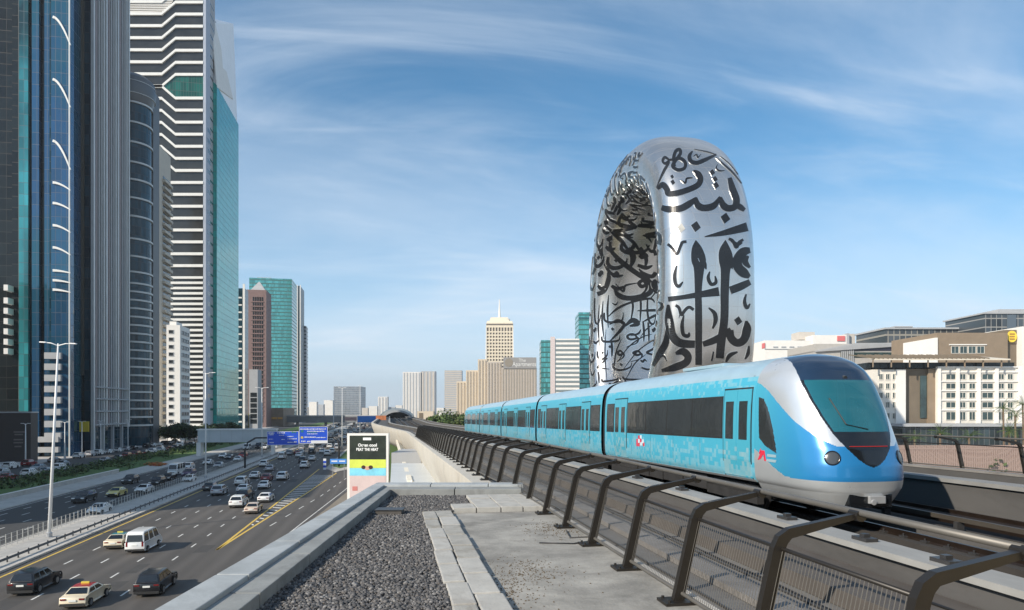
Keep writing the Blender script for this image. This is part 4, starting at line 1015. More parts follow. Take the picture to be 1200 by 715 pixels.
# letters written in rows round the tube (angle round the ring, angle round the tube), for the faces seen at a slant and from behind
def sp(ph, ps):
    p = ring_pt(ph, ps); e = .004; n = (ring_pt(ph + e, ps) - ring_pt(ph - e, ps)).cross(ring_pt(ph, ps + e) - ring_pt(ph, ps - e)).normalized()
    c = ring_pt(ph, ps + math.pi); return p, (n if n.dot(p - c) > 0 else -n)
def strip_on(mm, pts, wds, h, grow=0.0):
    L_ = []
    for i, (ph, ps) in enumerate(pts):
        a, b = ring_pt(*pts[max(i - 1, 0)]), ring_pt(*pts[min(i + 1, len(pts) - 1)]); p, n = sp(ph, ps); sd = (b - a).cross(n).normalized() * (wds[i] / 2 + grow)
        L_.append((p + sd + n * h, p - sd + n * h, p + sd - n * .2, p - sd - n * .2))
    o = len(mm.v)
    for q in L_: mm.v += [tuple(v) for v in q]
    for i in range(len(L_) - 1):
        p, q = o + 4 * i, o + 4 * i + 4; mm.f += [(p, p + 1, q + 1, q), (p + 2, p, q, q + 2), (p + 1, p + 3, q + 3, q + 1)]; mm.mi += [0] * 3
GL = [[[(0, 1.05), (.03, .6), (0, 0)]], [[(0, .5), (.03, .1), (.3, -.12), (.62, -.08), (.85, .15), (.9, .5)], [(.40, .42), (.52, .30)]], [[(0, .32), (.06, .05), (.5, -.04), (1.1, .02), (1.2, .32)], [(.55, -.32), (.68, -.42)]],
      [[(.34, .22), (.2, .42), (.05, .28), (.16, .1), (.36, .2), (.32, -.1), (0, -.42)]], [[(.1, 1.1), (.12, .35), (.28, 0), (.6, -.06), (.85, .24)]], [[(.9, .95), (.45, .6), (.02, .32), (.5, .16), (1.0, .02)]], [[(0, .75), (.1, .62), (.2, .8), (.32, .66)], [(0, .1), (.3, -.05), (.6, .1)]]]
def row(mm_e, mm_d, ph0, ps0, ps1, size, up, wd):
    ps = ps0; sgn = 1 if ps1 > ps0 else -1
    kph, kps = up / 27.0, sgn / 7.6
    while (ps1 - ps) * sgn > .1:
        g = rg.choice(GL); w_ = max(p[0] for st in g for p in st)
        for st in g:
            cp = catmull([(p[0], p[1], 1.0) for p in st], 7); n = len(cp)
            pts = [(ph0 + (y * size) * kph, ps + x * size * kps) for x, y, _ in cp]
            wds = [wd * (1.25 if len(st) == 2 else (.45 + .75 * math.sin(math.pi * min(1, .12 + i / n)) ** .7)) for i in range(n)]
            wds = [q * (.82 if wd < 1.2 else 1.2) for q in wds]; strip_on(mm_e, pts, wds, .07, .20); strip_on(mm_d, pts, wds, .14)
        ps += (w_ + .28) * size * kps
DM = [(T3, 132, 273, 24), (T3, 136, 304, 30), (T3, 355, 250, 36), (T3, 370, 287, 36), (T3, 376, 322, 40), (T3, 428, 505, 62), (T3, 264, 552, 62), (T4, 468, 430, 48), (T2, 165, 690, 14), (T1, 190, 485, 22), (T1, 250, 660, 22), (T1, 345, 555, 22), (T1, 325, 610, 22)]
me_, md_ = M(), M()
for ph, sz_, wd in ((.22, 5.0, .95), (.44, 5.0, 1.0), (.63, 4.8, 1.0), (.82, 4.6, .95), (1.0, 4.2, .85), (1.15, 3.8, .75), (1.29, 3.6, .7), (1.42, 3.5, .65), (1.55, 3.4, .6)): row(me_, md_, ph, .30 if ph < 1.5 else 1.0, 4.3, sz_, 1, wd)
for ph, sz_, wd in ((-.02, 3.8, .6), (-.17, 3.8, .6), (-.32, 3.6, .6), (-.46, 3.6, .55), (-.60, 3.4, .55), (-.74, 3.4, .5), (-.88, 3.4, .5)): row(me_, md_, ph, .8, 4.0, sz_, 1, wd)
for k_ in range(12): row(me_, md_, 3.45 - k_ * .125, 1.72, 2.75, 3.0, -1, .62)
for k_ in range(5): row(me_, md_, 1.95 - k_ * .10, 1.25, 2.9, 2.6, -1, .5)
for ph in (-.75, -.35, .05, .45, .85, 1.25): row(me_, md_, ph, 0.2, -2.2, 8.5, 1, 1.6)
for ph in (3.9, 3.5, 3.1, 2.7, 2.3, 1.9): row(me_, md_, ph, -1.9, -3.6, 8.0, -1, 1.5)
for s_ in ST: ribbon(me_, s_, 0.05, grow=0.55); ribbon(md_, s_, 0.10)
for T, x, y, s in DM: diamond(me_, T[0] + x / T[2], T[1] + y / T[2], s / T[2], 0.05, 0.7); diamond(md_, T[0] + x / T[2], T[1] + y / T[2], s / T[2], 0.10)
me_.build('calligraphy_edge', edge_m, mus); md_.build('calligraphy', glyph_m, mus)
m = M(); diamond(m, 760 + 182 / 4.77, 150 + 560 / 4.77, 52 / 4.77, 0.08); m.build('skylight', mat('skylight', (.45, .43, .38), .3, metal=.6), mus)
# green mound and podium under the ring
m = M(); m.lathe([(52, 0), (46, 4), (36, 8), (24, 10.5), (0.01, 11.5)], 48, (C0.x, C0.y)); tag(m.build('mound', mat('mound_planting', (.13, .115, .06), .95, var=.4, vscale=.4), smooth=True), kind='structure')
# ------------------------------------------------------------------ towers
def fr(pxl, pxc, pxr, xf):
    """box whose near right corner stands at column pxc on the street line xf; its near face runs to pxl, its street face to pxr"""
    y0 = y_on(pxc, xf); return x_on(pxl, y0), xf, y0, y_on(pxr, xf)
glass_blue = panelled('glass_blue', (0.028, 0.095, 0.19), 1.6, 3.8, rough=0.06, metal=0.35, var=0.18, line=(0.01, 0.03, 0.06), lw=.12, lh=.16, tilt=0.022, uaxis='xy', refl_col=(0.015, 0.11, 0.15))
glass_teal = panelled('glass_teal', (0.05, 0.32, 0.34), 1.5, 3.6, rough=0.05, metal=0.35, var=0.3, line=(0.01, 0.04, 0.05), lw=.1, lh=.14, tilt=0.012, refl_col=(0.012, 0.05, 0.06))
glass_navy = panelled('glass_navy', (0.010, 0.040, 0.060), 1.6, 3.6, rough=0.06, metal=0.0, spec=0.45, var=0.4, line=(0.01, 0.02, 0.03), lw=.1, lh=.2, tilt=0.012)
glass_dark = panelled('glass_dark', (0.012, 0.016, 0.017), 2.2, 3.6, rough=0.10, metal=0.0, spec=0.4, var=0.35, line=(0.004, 0.004, 0.004), lw=.1, lh=.2, tilt=0.008)
glass_green = panelled('glass_green', (0.02, 0.40, 0.34), 2.0, 3.9, rough=0.08, metal=0.35, var=0.18, line=(0.01, 0.08, 0.07), lw=.14, lh=.2, tilt=0.008)
glass_grn2 = panelled('glass_grn2', (0.08, 0.34, 0.34), 1.6, 3.9, rough=0.08, metal=0.4, var=0.3, line=(0.02, 0.10, 0.09), lw=.12, lh=1.1, tilt=0.016)
win_t = mat('tower_window', (0.02, 0.025, 0.028), 0.08, spec=0.8, var=0.5, vscale=0.25)
taupe = mat('taupe_panel', (0.085, 0.082, 0.068), 0.6, var=0.12, vscale=0.08)
cream = mat('cream_render', (0.50, 0.46, 0.39), 0.8, var=0.08, vscale=0.3)
grey_r = mat('grey_render', (0.36, 0.37, 0.38), 0.75, var=0.10, vscale=0.3)
white_r = mat('white_render', (0.74, 0.72, 0.68), 0.75, var=0.06, vscale=0.3)
steel_b = mat('silver_fin', (0.52, 0.53, 0.52), 0.5, metal=0.1, var=0.1, vscale=0.2)
band_m = mat('white_band', (0.76, 0.75, 0.71), 0.5, var=0.05, vscale=0.4)
brown_r = mat('brown_stone', (0.20, 0.13, 0.12), 0.7, var=0.12, vscale=0.3)
def body(t, x0, x1, y0, y1, z0, z1, mt, name='shaft'):
    m = M(); m.box(x0, x1, y0, y1, z0, z1); return m.build(name, mt, t)
def win_grid(t, face, a0, a1, z0, z1, nc, nr, c, wd, ht, mt=None, depth=0.12, name='window', frame=None):
    """rows and columns of separate windows on a face ('y': facing the camera at y=c, 'x': facing the road at x=c)"""
    mt = mt or win_t
    mm = M()
    mm.box(-wd / 2, wd / 2, -.0, .1, -ht / 2, ht / 2) if face == 'y' else mm.box(-.1, 0, -wd / 2, wd / 2, -ht / 2, ht / 2)
    me = mm.mesh(name, [mt]); n = 0
    fm = None
    if frame:
        f = M(); e = .16
        for s in (-1, 1):
            if face == 'y': f.box(s * wd / 2 - e / 2, s * wd / 2 + e / 2, -.18, .05, -ht / 2, ht / 2); f.box(-wd / 2 - e, wd / 2 + e, -.22, .05, s * ht / 2 - e / 2, s * ht / 2 + e / 2)
            else: f.box(-.05, .18, s * wd / 2 - e / 2, s * wd / 2 + e / 2, -ht / 2, ht / 2); f.box(-.05, .22, -wd / 2 - e, wd / 2 + e, s * ht / 2 - e / 2, s * ht / 2 + e / 2)
        fm = f.mesh('window_frame', [frame])
    for r_ in range(nr):
        for k in range(nc):
            a = a0 + (a1 - a0) * (k + .5) / nc; z = z0 + (z1 - z0) * (r_ + .5) / nr
            o = bpy.data.objects.new(name, me); COL.objects.link(o); o.parent = t
            o.location = Vector((a, c - .03, z) if face == 'y' else (c + .03, a, z)) - t.location; n += 1
            if fm:
                q = bpy.data.objects.new('window_frame', fm); COL.objects.link(q); q.parent = o
    return n
def bands(t, face, a0, a1, zs, c, ht, dp, mt, name='floor_band', back=0.3):
    mm = M(); l = abs(a1 - a0)
    if face == 'y': mm.box(0, l, -dp, back, -ht / 2, ht / 2)
    else: mm.box(-back, dp, 0, l, -ht / 2, ht / 2)
    me = mm.mesh(name, [mt])
    for z in zs:
        o = bpy.data.objects.new(name, me); COL.objects.link(o); o.parent = t
        o.location = Vector((min(a0, a1), c, z) if face == 'y' else (c, min(a0, a1), z)) - t.location

# --- T1 blue and teal glass tower with white curved fins
x0, x1, y0, y1 = fr(-40, 83, 87, -100)
t = thing('glass_tower', 'blue and teal glass tower with curved white fins, nearest the left edge', 'tower', (x1, y0, 0), 'towers along the highway')
D1 = depth(-112, y0)
def xx1(p): return x_on(p, y0)
H1 = 235
for a, b, mt, dy in [(-40, 7, glass_dark, 6), (8, 17, glass_dark, 3), (17.5, 22, taupe, 2), (22, 33, glass_teal, 0.0), (33.5, 36, glass_dark, 1.0), (36.5, 45, glass_blue, 0.4), (45.5, 50, glass_dark, 1.6), (50.5, 57, glass_blue, 0.8), (57.5, 60.5, glass_navy, 0.2), (61, 82.6, glass_blue, -0.6)]:
    body(t, xx1(a), xx1(b), y0 + dy, y1 if b > 57 else y0 + 34, 0, H1, mt, 'glass_facade')
body(t, x1 - .25, x1 + .12, y0 - 1.0, y0 - .6, 0, H1, steel_b, 'corner_fin')
for py, dr_ in [(20, 33), (93, 33), (165, 34), (214, 9), (238, 8), (264, 8.5), (290, 9), (317, 3), (328.5, 3), (339.5, 3.2)]:
    pts = []
    for k in range(9):
        u_ = k / 8; px_ = 62 + 20.5 * u_ ; yy = y0 - .85; q = x_on(px_, yy); Dq = depth(q, yy)
        pts.append((q, yy, z_at(py + dr_ * u_ ** 1.7, Dq)))
    m = M()
    for p, q in zip(pts, pts[1:]): m.bar(p, q, .4, .75 - .45 * (pts.index(p) / 8))
    m.build('curved_fin', band_m, t)
zz0 = [z_at(py, D1) for py in (417, 430, 443, 456, 469, 483, 497, 511)]
for z in zz0: bands(t, 'y', xx1(55), xx1(74), [z], y0 - .62, 2.0, 1.2, grey_r, 'balcony')
for z in (z_at(515, D1), z_at(527, D1)): bands(t, 'y', xx1(36), xx1(72), [z], y0 - .62, 1.7, 1.6, grey_r, 'balcony')
for k, py in enumerate((338, 353, 365, 377, 389, 401, 412)): 
    m = M(); zc = z_at(py, D1); m.box(xx1(5), xx1(10), y0 - .4, y0 + 4, zc - .9, zc + .9); m.build('white_bay', white_r, t)  # white boxes stacked on the dark glass
# --- T0: unseen block added outside the frame to shade the road
t0 = thing('shade_block', 'unseen plain concrete block added beside the service road to shade the highway', 'office', (-130, 80, 0), 'towers along the highway')
body(t0, -150, -106, 66, 196, 0, 62, grey_r, 'block')
win_grid(t0, 'x', 68, 194, 6, 60, 14, 7, -106, 3.4, 2.4, frame=white_r)
# --- T2 taupe slab and pinstripe tower
x0, x1, y0, y1 = fr(70, 107, 151, -103)
t = thing('pinstripe_tower', 'dark tower with a blank taupe wall and silver vertical stripes', 'tower', (x1, y0, 0), 'towers along the highway')
body(t, x_on(70, y0), x_on(97, y0), y0, y1, z_at(440, depth(x1, y0)), 250, taupe, 'blank_wall')
body(t, x_on(70, y0), x_on(97, y0), y0 + .5, y1, 0, z_at(440, depth(x1, y0)), glass_dark, 'dark_base')
body(t, x_on(97, y0), x1 - 0.4, y0 + 1.2, y1, 0, 250, glass_navy, 'glass_facade')
n_f = 16; me = None
for i in range(n_f):
    y = y0 + (y1 - y0) * (i + .25) / n_f; wdf = (y1 - y0) / n_f * (.34 if i % 5 else .62)
    m = M(); zb_ = 0 if i % 4 == 0 else z_at(500, depth(x1, y)); m.box(x1 - .4, x1 + .55, y, y + wdf, zb_ , 250); m.build('stripe_fin', [steel_b, grey_r, mat('pink_fin', (.30, .25, .25), .6) if 'pink_fin' not in bpy.data.materials else bpy.data.materials['pink_fin']][(i * 7 % 5) % 3], t)
for py in (455, 468, 482, 497): bands(t, 'x', y0 + 2, y1 - 2, [z_at(py, depth(x1, (y0 + y1) / 2))], x1, .5, .9, grey_r)
m = M(); q = pix(99, 500, depth(x1, y0) - 2); m.box(q.x - 1.5, q.x + 1.5, q.y - .3, q.y, q.z - 1.8, q.z + 1.8); m.build('yellow_sign', mat('yellow_sign', (.75, .55, .05), .5), t)
# --- T3 round navy tower
Dc = 285; q = pix(154.5, 480, Dc); rr3 = 20.5 / 800 * Dc
t = thing('round_tower', 'dark navy tower with a rounded front and thin white floor lines', 'tower', (q.x, q.y, 0), 'towers along the highway')
H3 = z_at(92, Dc)
m = M(); m.lathe([(rr3, 0), (rr3, H3 - 12)], 40, (q.x, q.y)); m.build('drum', glass_navy, t, angle=30)
m = M(); m.lathe([(rr3 + .2, H3 - 12), (rr3 + 1.0, H3 - 10), (rr3 + 1.8, H3 - 6), (rr3 + 1.2, H3 - 2), (rr3 - 1, H3), (rr3 - 4, H3 + 1)], 40, (q.x, q.y)); m.build('crown', mat('crown_grey', (.11, .12, .13), .4, metal=.4), t, angle=30)
mm = M(); mm.lathe([(rr3 + .05, -.35), (rr3 + .55, -.35), (rr3 + .55, .35), (rr3 + .05, .35)], 40, (0, 0)); me = mm.mesh('floor_band', [steel_b])
pys = [107, 127, 150, 173, 196, 216, 237, 258, 284, 304, 322] + [335 + 9.6 * i for i in range(18)]
for py in pys:
    z = z_at(py, Dc)
    if z < 6: continue
    o = bpy.data.objects.new('floor_band', me); COL.objects.link(o); o.parent = t; o.location = (0, 0, z)
mm = M(); mm.lathe([(rr3 + .65, -.1), (rr3 + 1.15, -.1), (rr3 + 1.15, .1), (rr3 + .65, .1)], 40, (0, 0)); me = mm.mesh('crown_ring', [steel_b])
for dzz in (-9, -6.5, -4): 
    o = bpy.data.objects.new('crown_ring', me); COL.objects.link(o); o.parent = t; o.location = (0, 0, H3 + dzz); o.scale = (1.06, 1.06, 1)
m = M(); a = pix(173, 480, Dc + 4); m.box(a.x - 2.0, a.x + 2.2, a.y, a.y + 8, 0, z_at(100, Dc)); m.build('lift_core', mat('core', (.10, .105, .11), .5), t)
# --- T4 cream apartment tower with stacked balconies
x0, x1, y0, y1 = fr(168, 187, 200, -112)
t = thing('cream_tower', 'narrow cream apartment tower with stacked rounded balconies', 'tower', (x1, y0, 0), 'towers along the highway')
H4 = z_at(170, depth(x1, y0)); D4 = depth(x1, y0)
body(t, x0, x1, y0, y1, 0, H4, cream)
body(t, x0 + 1, x_on(178, y0), y0 - .5, y0 + 3, H4, H4 + 4, cream, 'roof_room')
nz_ = 34
for i in range(nz_):
    z = 9 + i * (H4 - 22) / nz_
    m = M(); m.box(x1 - .5, x1 + 1.5, y0 + 4, y1 - 1, z, z + 1.3); m.build('balcony', cream, t, bevel=0)
    m = M(); m.box(x1 + .02, x1 + .12, y0 + 5, y1 - 2, z + 1.32, z + 3.2); m.build('balcony_window', win_t, t)
win_grid(t, 'y', x_on(170, y0), x_on(175, y0), 8, H4 - 18, 1, 34, y0, 2.0, 1.7)
m = M(); m.box(x_on(179, y0), x_on(181, y0), y0 - .3, y0 + .1, H4 - 18, H4 - 13); m.build('dark_opening', win_t, t)
# --- T5 striped tower
x0, x1, y0, y1 = fr(120, 239, 250, -104)
t = thing('striped_tower', 'tall dark tower wrapped in white zigzag floor bands', 'tower', (x1, y0, 0), 'towers along the highway')
D5 = depth(x_on(200, y0), y0)
body(t, x0, x1 - .3, y0, y1, 0, 262, mat('striped_glass', (.03, .031, .03), .18, spec=.6, var=.4, vscale=.12), 'shaft')
def z5(px_, py): q = x_on(px_, y0); return z_at(py, depth(q, y0))
def band5(pp, th=1.55):
    m = M(); pts = [(x_on(a, y0), y0 - .45, z5(a, b)) for a, b in pp]; th = th / 2
    poly = [(p[0], p[2] + th) for p in pts] + [(p[0], p[2] - th) for p in reversed(pts)]
    m.extr(poly, 'y', y0 - .9, y0 + .2); m.build('white_band', band_m, t)
for i in range(-4, 6): band5([(122, 31 + 14.1 * i + .0), (190, 31 + 14.1 * i), (206, 17.5 + 14.1 * i), (238.5, 17.5 + 14.1 * i)])
band5([(122, 101.8), (190, 101.8), (206, 115.7), (238.5, 115.7)])
for i in range(1, 7): band5([(122, 101.8 + 14.1 * i), (190, 101.8 + 14.1 * i), (206, 115.7 + 14.1 * i), (238.5, 115.7 + 14.1 * i)])
py = 115.7 + 14.1 * 7
while py < 322: band5([(150, py), (238.5, py)]); py += 13.9
while py < 520: band5([(150, py), (238.5, py)], 1.3); py += 6.15
m = M(); m.extr([(x_on(192, y0), z5(192, 101.8)), (x_on(206, y0), z5(206, 89.5)), (x_on(238.4, y0), z5(238, 89.5)), (x_on(238.4, y0), z5(238, 114)), (x_on(206, y0), z5(206, 114))][::-1], 'y', y0 - .3, y0 + .2); m.build('green_window', panelled('green_window', (.012, .12, .085), 1.4, 5.0, rough=.1, metal=.3, var=.4, line=(.005, .03, .02), lw=.2, lh=.3), t)
for i in range(9):
    a = i * 2.1; m = M(); m.extr([(x_on(150, y0), z5(150, 1 + a)), (x_on(150, y0), z5(150, 2 + a)), (x_on(203 - i * 1.4, y0), z5(203, 2 + a)), (x_on(203 - i * 1.4, y0), z5(203, 1 + a))][::-1], 'y', y0 - .5, y0 + .1); m.build('louvre', white_r, t)
# corner pier with small windows, facing the road
body(t, x1 - .25, x1 + 1.2, y0 - .7, y0 + (y1 - y0) * .42, 0, 262, mat('blue_grey', (.36, .40, .47), .6, var=.1, vscale=.2), 'corner_pier')
body(t, x1 - .25, x1 + .9, y0 + (y1 - y0) * .44, y1, 0, 262, grey_r, 'side_wall')
win_grid(t, 'x', y0 + 4, y0 + (y1 - y0) * .40, 20, z_at(140, D5), 1, 27, x1 + 1.2, 6.5, 2.3)
win_grid(t, 'x', y0 + (y1 - y0) * .5, y1 - 4, 12, 255, 1, 40, x1 + .9, 9, 1.3)
# --- T7 small white block in front
x0, x1, y0, y1 = fr(195, 211, 222.5, -98.5)
t = thing('white_block', 'small white apartment block with a bright wall and grid of little windows', 'apartment block', (x1, y0, 0), 'towers along the highway')
H7 = z_at(381, depth(x1, y0)); body(t, x0, x1, y0, y1, 0, H7, white_r, 'block')
body(t, x0 + .5, x1 - 2.5, y0 + 3, y1 - 4, H7, H7 + 2, white_r, 'roof_room')
win_grid(t, 'y', x_on(198, y0), x_on(203, y0), 4, H7 - 1.5, 1, 14, y0, 2.0, 1.6, frame=grey_r)
win_grid(t, 'x', y0 + 2, y1 - 2, 4, H7 - 1.5, 3, 14, x1, 3.4, 1.7, frame=grey_r)
# --- T6 teal tower with twisted white top
x0, x1, y0, y1 = fr(238, 254, 279.5, -101)
t = thing('teal_tower', 'tall green teal glass tower with a white folded wedge at its top', 'tower', (x1, y0, 0), 'towers along the highway')
D6 = depth(x1, y0); Df = depth(x1, y1); zt0, zt1 = z_at(100, D6), z_at(146, Df)
m = M(); xb = x0
m.add([(xb, y0, 0), (x1, y0, 0), (x1, y1, 0), (xb, y1, 0), (xb, y0, zt0 + 8), (x1, y0, zt0), (x1, y1, zt1), (xb, y1, zt0)], [(0, 3, 2, 1), (4, 5, 6, 7), (0, 1, 5, 4), (1, 2, 6, 5), (2, 3, 7, 6), (3, 0, 4, 7)]); m.build('shaft', glass_green, t)
zA, zB = z_at(18, D6), z_at(34, Df); zC = z_at(134, Df)
m = M(); m.add([(xb + 1, y0 + 3, zt0 - 20), (x1 - .5, y0 + 1, zt0 - 6), (x1 - .5, y1 - .5, zt1 - 4), (xb + 1, y1 - 2, zt0 - 20), (xb + 1, y0 + 3, zA), (x1 - 3.0, y0 + 9, zA), (x1 - 2, y1 - 6, zB), (xb + 1, y1 - 2, zB)], [(0, 3, 2, 1), (4, 5, 6, 7), (0, 1, 5, 4), (1, 2, 6), (1, 6, 5), (2, 3, 7, 6), (3, 0, 4, 7)]); m.build('folded_top', mat('fold', (.88, .88, .88), .45, var=.05, vscale=.2), t)
m = M(); m.add([(x1 + .1, y0 + .5, zt0 - 1), (x1 - .2, y0 + (y1 - y0) * .75, z_at(128, Df)), (x1 - 2.6, y0 + 6, zA), (x1 - 3.2, y0 + .4, zA)], [(0, 1, 2, 3)]); m.v += [(p[0] - .6, p[1], p[2]) for p in m.v[:4]]; m.f += [(7, 6, 5, 4)] + [(i, 4 + i, 4 + (i + 1) % 4, (i + 1) % 4) for i in range(4)]; m.mi += [0] * 5; m.build('white_fold', white_r, t)
for k in range(3): m = M(); m.box(x1 - 6 - 0, x1 - 3.2, y0 + 11 + k * 12, y0 + 19 + k * 12, zA - 3.2, zA + 2.2 - k * .8); m.build('roof_plant', grey_r, t)
# --- T8..T10 cluster
def simple(name, label, pxl, pxc, pxr, xf, pyt, mt, mt2=None, group='towers along the highway', nb=0, band=None, extra=None, cat='tower', bt=.6):
    x0, x1, y0, y1 = fr(pxl, pxc, pxr, xf); t = thing(name, label, cat, (x1, y0, 0), group); H = z_at(pyt, depth(x1, y0))
    body(t, x0, x1, y0, y1, 0, H, mt)
    if nb:
        zs = [H * (i + .6) / nb for i in range(nb)]
        bands(t, 'y', x0 - .3, x1 + .3, zs, y0, bt, .4, band); bands(t, 'x', y0, y1, zs, x1, bt, .4, band)
    return t, x0, x1, y0, y1, H
t, x0, x1, y0, y1, H = simple('slim_tower', 'slim dark blue tower with a white edge and dotted window lights', 274, 287, 291, -99, 338, glass_navy)
for xx in (x0, x_on(285.5, y0)): body(t, xx - .5, xx + .9, y0 - .5, y0 + .2, 0, H + 3, white_r, 'white_edge')
win_grid(t, 'y', x_on(278, y0), x_on(284, y0), 4, H - 4, 1, 18, y0, 2.6, 1.0, mt=white_r)
t, x0, x1, y0, y1, H = simple('brown_tower', 'brown stone tower with a small pyramid on its roof', 289, 312, 318, -102, 340, brown_r, bt=.8)
m = M(); cx_, cy_ = (x0 + x1) / 2, (y0 + y1) / 2; w_ = (x1 - x0) * .42; m.box(cx_ - w_, cx_ + w_, cy_ - w_, cy_ + w_, H, H + 9, taper=w_ * .95); m.build('pyramid', grey_r, t)
nc_ = 0
for i in range(5):
    m = M(); a = x_on(297 + i * 2.6, y0); m.box(a - .5, a + .5, y0 - .25, y0 + .1, 4, H - 6); m.build('window_strip', win_t, t)
for z in np.linspace(10, H - 10, 26): bands(t, 'y', x_on(294, y0), x_on(309, y0), [z], y0 - .1, .9, .3, brown_r)
t, x0, x1, y0, y1, H = simple('emerald_tower', 'wide pale green glass tower with diagonal glints', 292, 342, 348, -106, 327, glass_grn2)
m = M(); m.box(x0 + 8, x1 - 22, y0 + 2, y0 + 14, H - .5, H + 1.0); m.build('roof_plant', grey_r, t)
t, x0, x1, y0, y1, H = simple('grey_fin_tower', 'thin dark grey tower attached to the right of the green one', 345, 352, 356.5, -106, 335, mat('slate', (.10, .13, .155), .4, var=.15, vscale=.1))
for p in (344.7, 348.5, 352): body(t, x_on(p, y0) - .5, x_on(p, y0) + .5, y0 - .8, y0 + .1, 0, H + 1, white_r, 'white_fin')
t, x0, x1, y0, y1, H = simple('slim_slab', 'narrow pale slab behind the dark grey tower', 355, 358.5, 360.5, -104, 382, mat('pale_slab', (.40, .43, .45), .6, var=.1), nb=26, band=glass_navy, bt=1.4)
# low grey block in front of the brown tower and its neighbours
t, x0, x1, y0, y1, H = simple('grey_block', 'grey mid rise block in front of the brown tower', 292, 302, 306.5, -98, 433, grey_r, cat='office')
win_grid(t, 'y', x_on(293.5, y0), x_on(301, y0), 4, H * .62, 4, 6, y0, 1.3, H * .075)
m = M(); m.box(x0 - 6, x0 - 1, y0 - 2, y0 + 6, 0, 12); m.build('yellow_kiosk', mat('yellow_kiosk', (.55, .45, .08), .6), t)
t, x0, x1, y0, y1, H = simple('low_shops', 'low row of shops with orange awnings beyond the footbridge', 300, 332, 345, -92, 478, mat('shop', (.22, .17, .13), .7, var=.3, vscale=.2), cat='shops')
for i in range(5): bands(t, 'y', x0 + (x1 - x0) * i / 5, x0 + (x1 - x0) * (i + .85) / 5, [H * .45], y0, 1.8, 1.4, mat('awning', (.55, .28, .05), .7) if 'awning' not in bpy.data.materials else bpy.data.materials['awning'], 'awning')
# dark video wall at the left edge
q0, q1 = gnd(-12, 566), gnd(36, 561)
zv0, zv1 = 0.8, 0
t = thing('billboard', 'dark brown billboard with faint lettering at the left edge', 'billboard', (-103, y_on(10, -103), 0))
yb_ = y_on(36, -101); xa = x_on(-20, yb_); xb = -101; D_ = depth(xb, yb_)
m = M(); m.box(xa, xb, yb_, yb_ + 4, z_at(545, D_), z_at(484, D_)); m.build('panel', mat('dark_board', (.045, .036, .034), .5, var=.1), t)
m = M(); m.box(xa, xb + .2, yb_ - .2, yb_ + 4.1, z_at(484, D_) + .01, z_at(482.5, D_)); m.build('frame', grey_m, t)
faint = mat('faint', (.16, .14, .13), .6)
for py, pa, pb in ((506, 16, 29), (509, 17, 27), (515, 16, 27), (518.5, 16, 27), (523, 17, 25)):
    m = M(); m.box(x_on(pa, yb_), x_on(pb, yb_), yb_ - .05, yb_, z_at(py + 1, D_), z_at(py - .6, D_)); m.build('lettering', faint, t)
body(t, xa, xb, yb_ + .5, yb_ + 3, 0, z_at(545, D_) - .01, glass_dark, 'plinth')

# ------------------------------------------------------------------ far skyline
haze_b = mat('far_concrete', (0.50, 0.46, 0.41), 0.8, var=0.08, vscale=0.1)
far_w = mat('far_white', (0.66, 0.64, 0.60), 0.8, var=0.06, vscale=0.1)
far_g = mat('far_grey', (0.36, 0.38, 0.40), 0.7, var=0.1, vscale=0.1)
far_glass = panelled('far_glass', (0.16, 0.20, 0.24), 3, 4, rough=.2, metal=.3, var=.25, line=(.25, .26, .27), lw=.6, lh=1.0, tilt=.01)
def far_block(name, label, pxl, pxr, pyt, D, mt, cat='tower', depth_m=None, group='far skyline beyond the highway', nb=0, band=None, nv=0, vm=None):
    a, b = pix(pxl, 480, D), pix(pxr, 480, D); w_ = (b - a).length; c = (a + b) / 2
    t = thing(name, label, cat, (c.x, c.y, 0), group, rz=R(-YAW)); H = z_at(pyt, D); d_ = depth_m or w_ * .8
    m = M(); m.box(-w_ / 2, w_ / 2, 0, d_, 0, H); m.build('shaft', mt, t, wld=False)
    if nb:
        mm = M(); mm.box(-w_ / 2 - .2, w_ / 2 + .2, -.35, .1, -H / nb * .22, H / nb * .22); me = mm.mesh('floor_band', [band])
        for i in range(nb):
            o = bpy.data.objects.new('floor_band', me); COL.objects.link(o); o.parent = t; o.location = (0, 0, H * (i + .5) / nb)
    if nv:
        mm = M(); mm.box(-w_ / nv * .22, w_ / nv * .22, -.5, .1, 0, H - 1.5); me = mm.mesh('window_strip', [vm or win_t])
        for i in range(nv):
            o = bpy.data.objects.new('window_strip', me); COL.objects.link(o); o.parent = t; o.location = (-w_ / 2 + w_ * (i + .5) / nv, 0, 0)
    return t, w_, H, d_
far_block('far_tower', 'grey glass tower standing alone beyond the overpass', 391, 423, 453, 1500, far_glass)
far_block('far_tower', 'small pale hazy tower near the metro station arch', 443, 454, 465, 1700, far_w, nv=3, vm=far_g)
far_block('far_tower', 'pale twin ribbed tower, leftmost behind the station', 472, 493, 436, 1250, far_w, nv=6, vm=far_g)
far_block('far_tower', 'grey right half of the pale twin tower', 493.4, 510, 435, 1252, far_g, nv=4, vm=haze_b)
far_block('far_tower', 'dim grey tower between the twin towers and the beige apartments', 521, 541, 434, 1150, far_g, nb=22, band=haze_b)
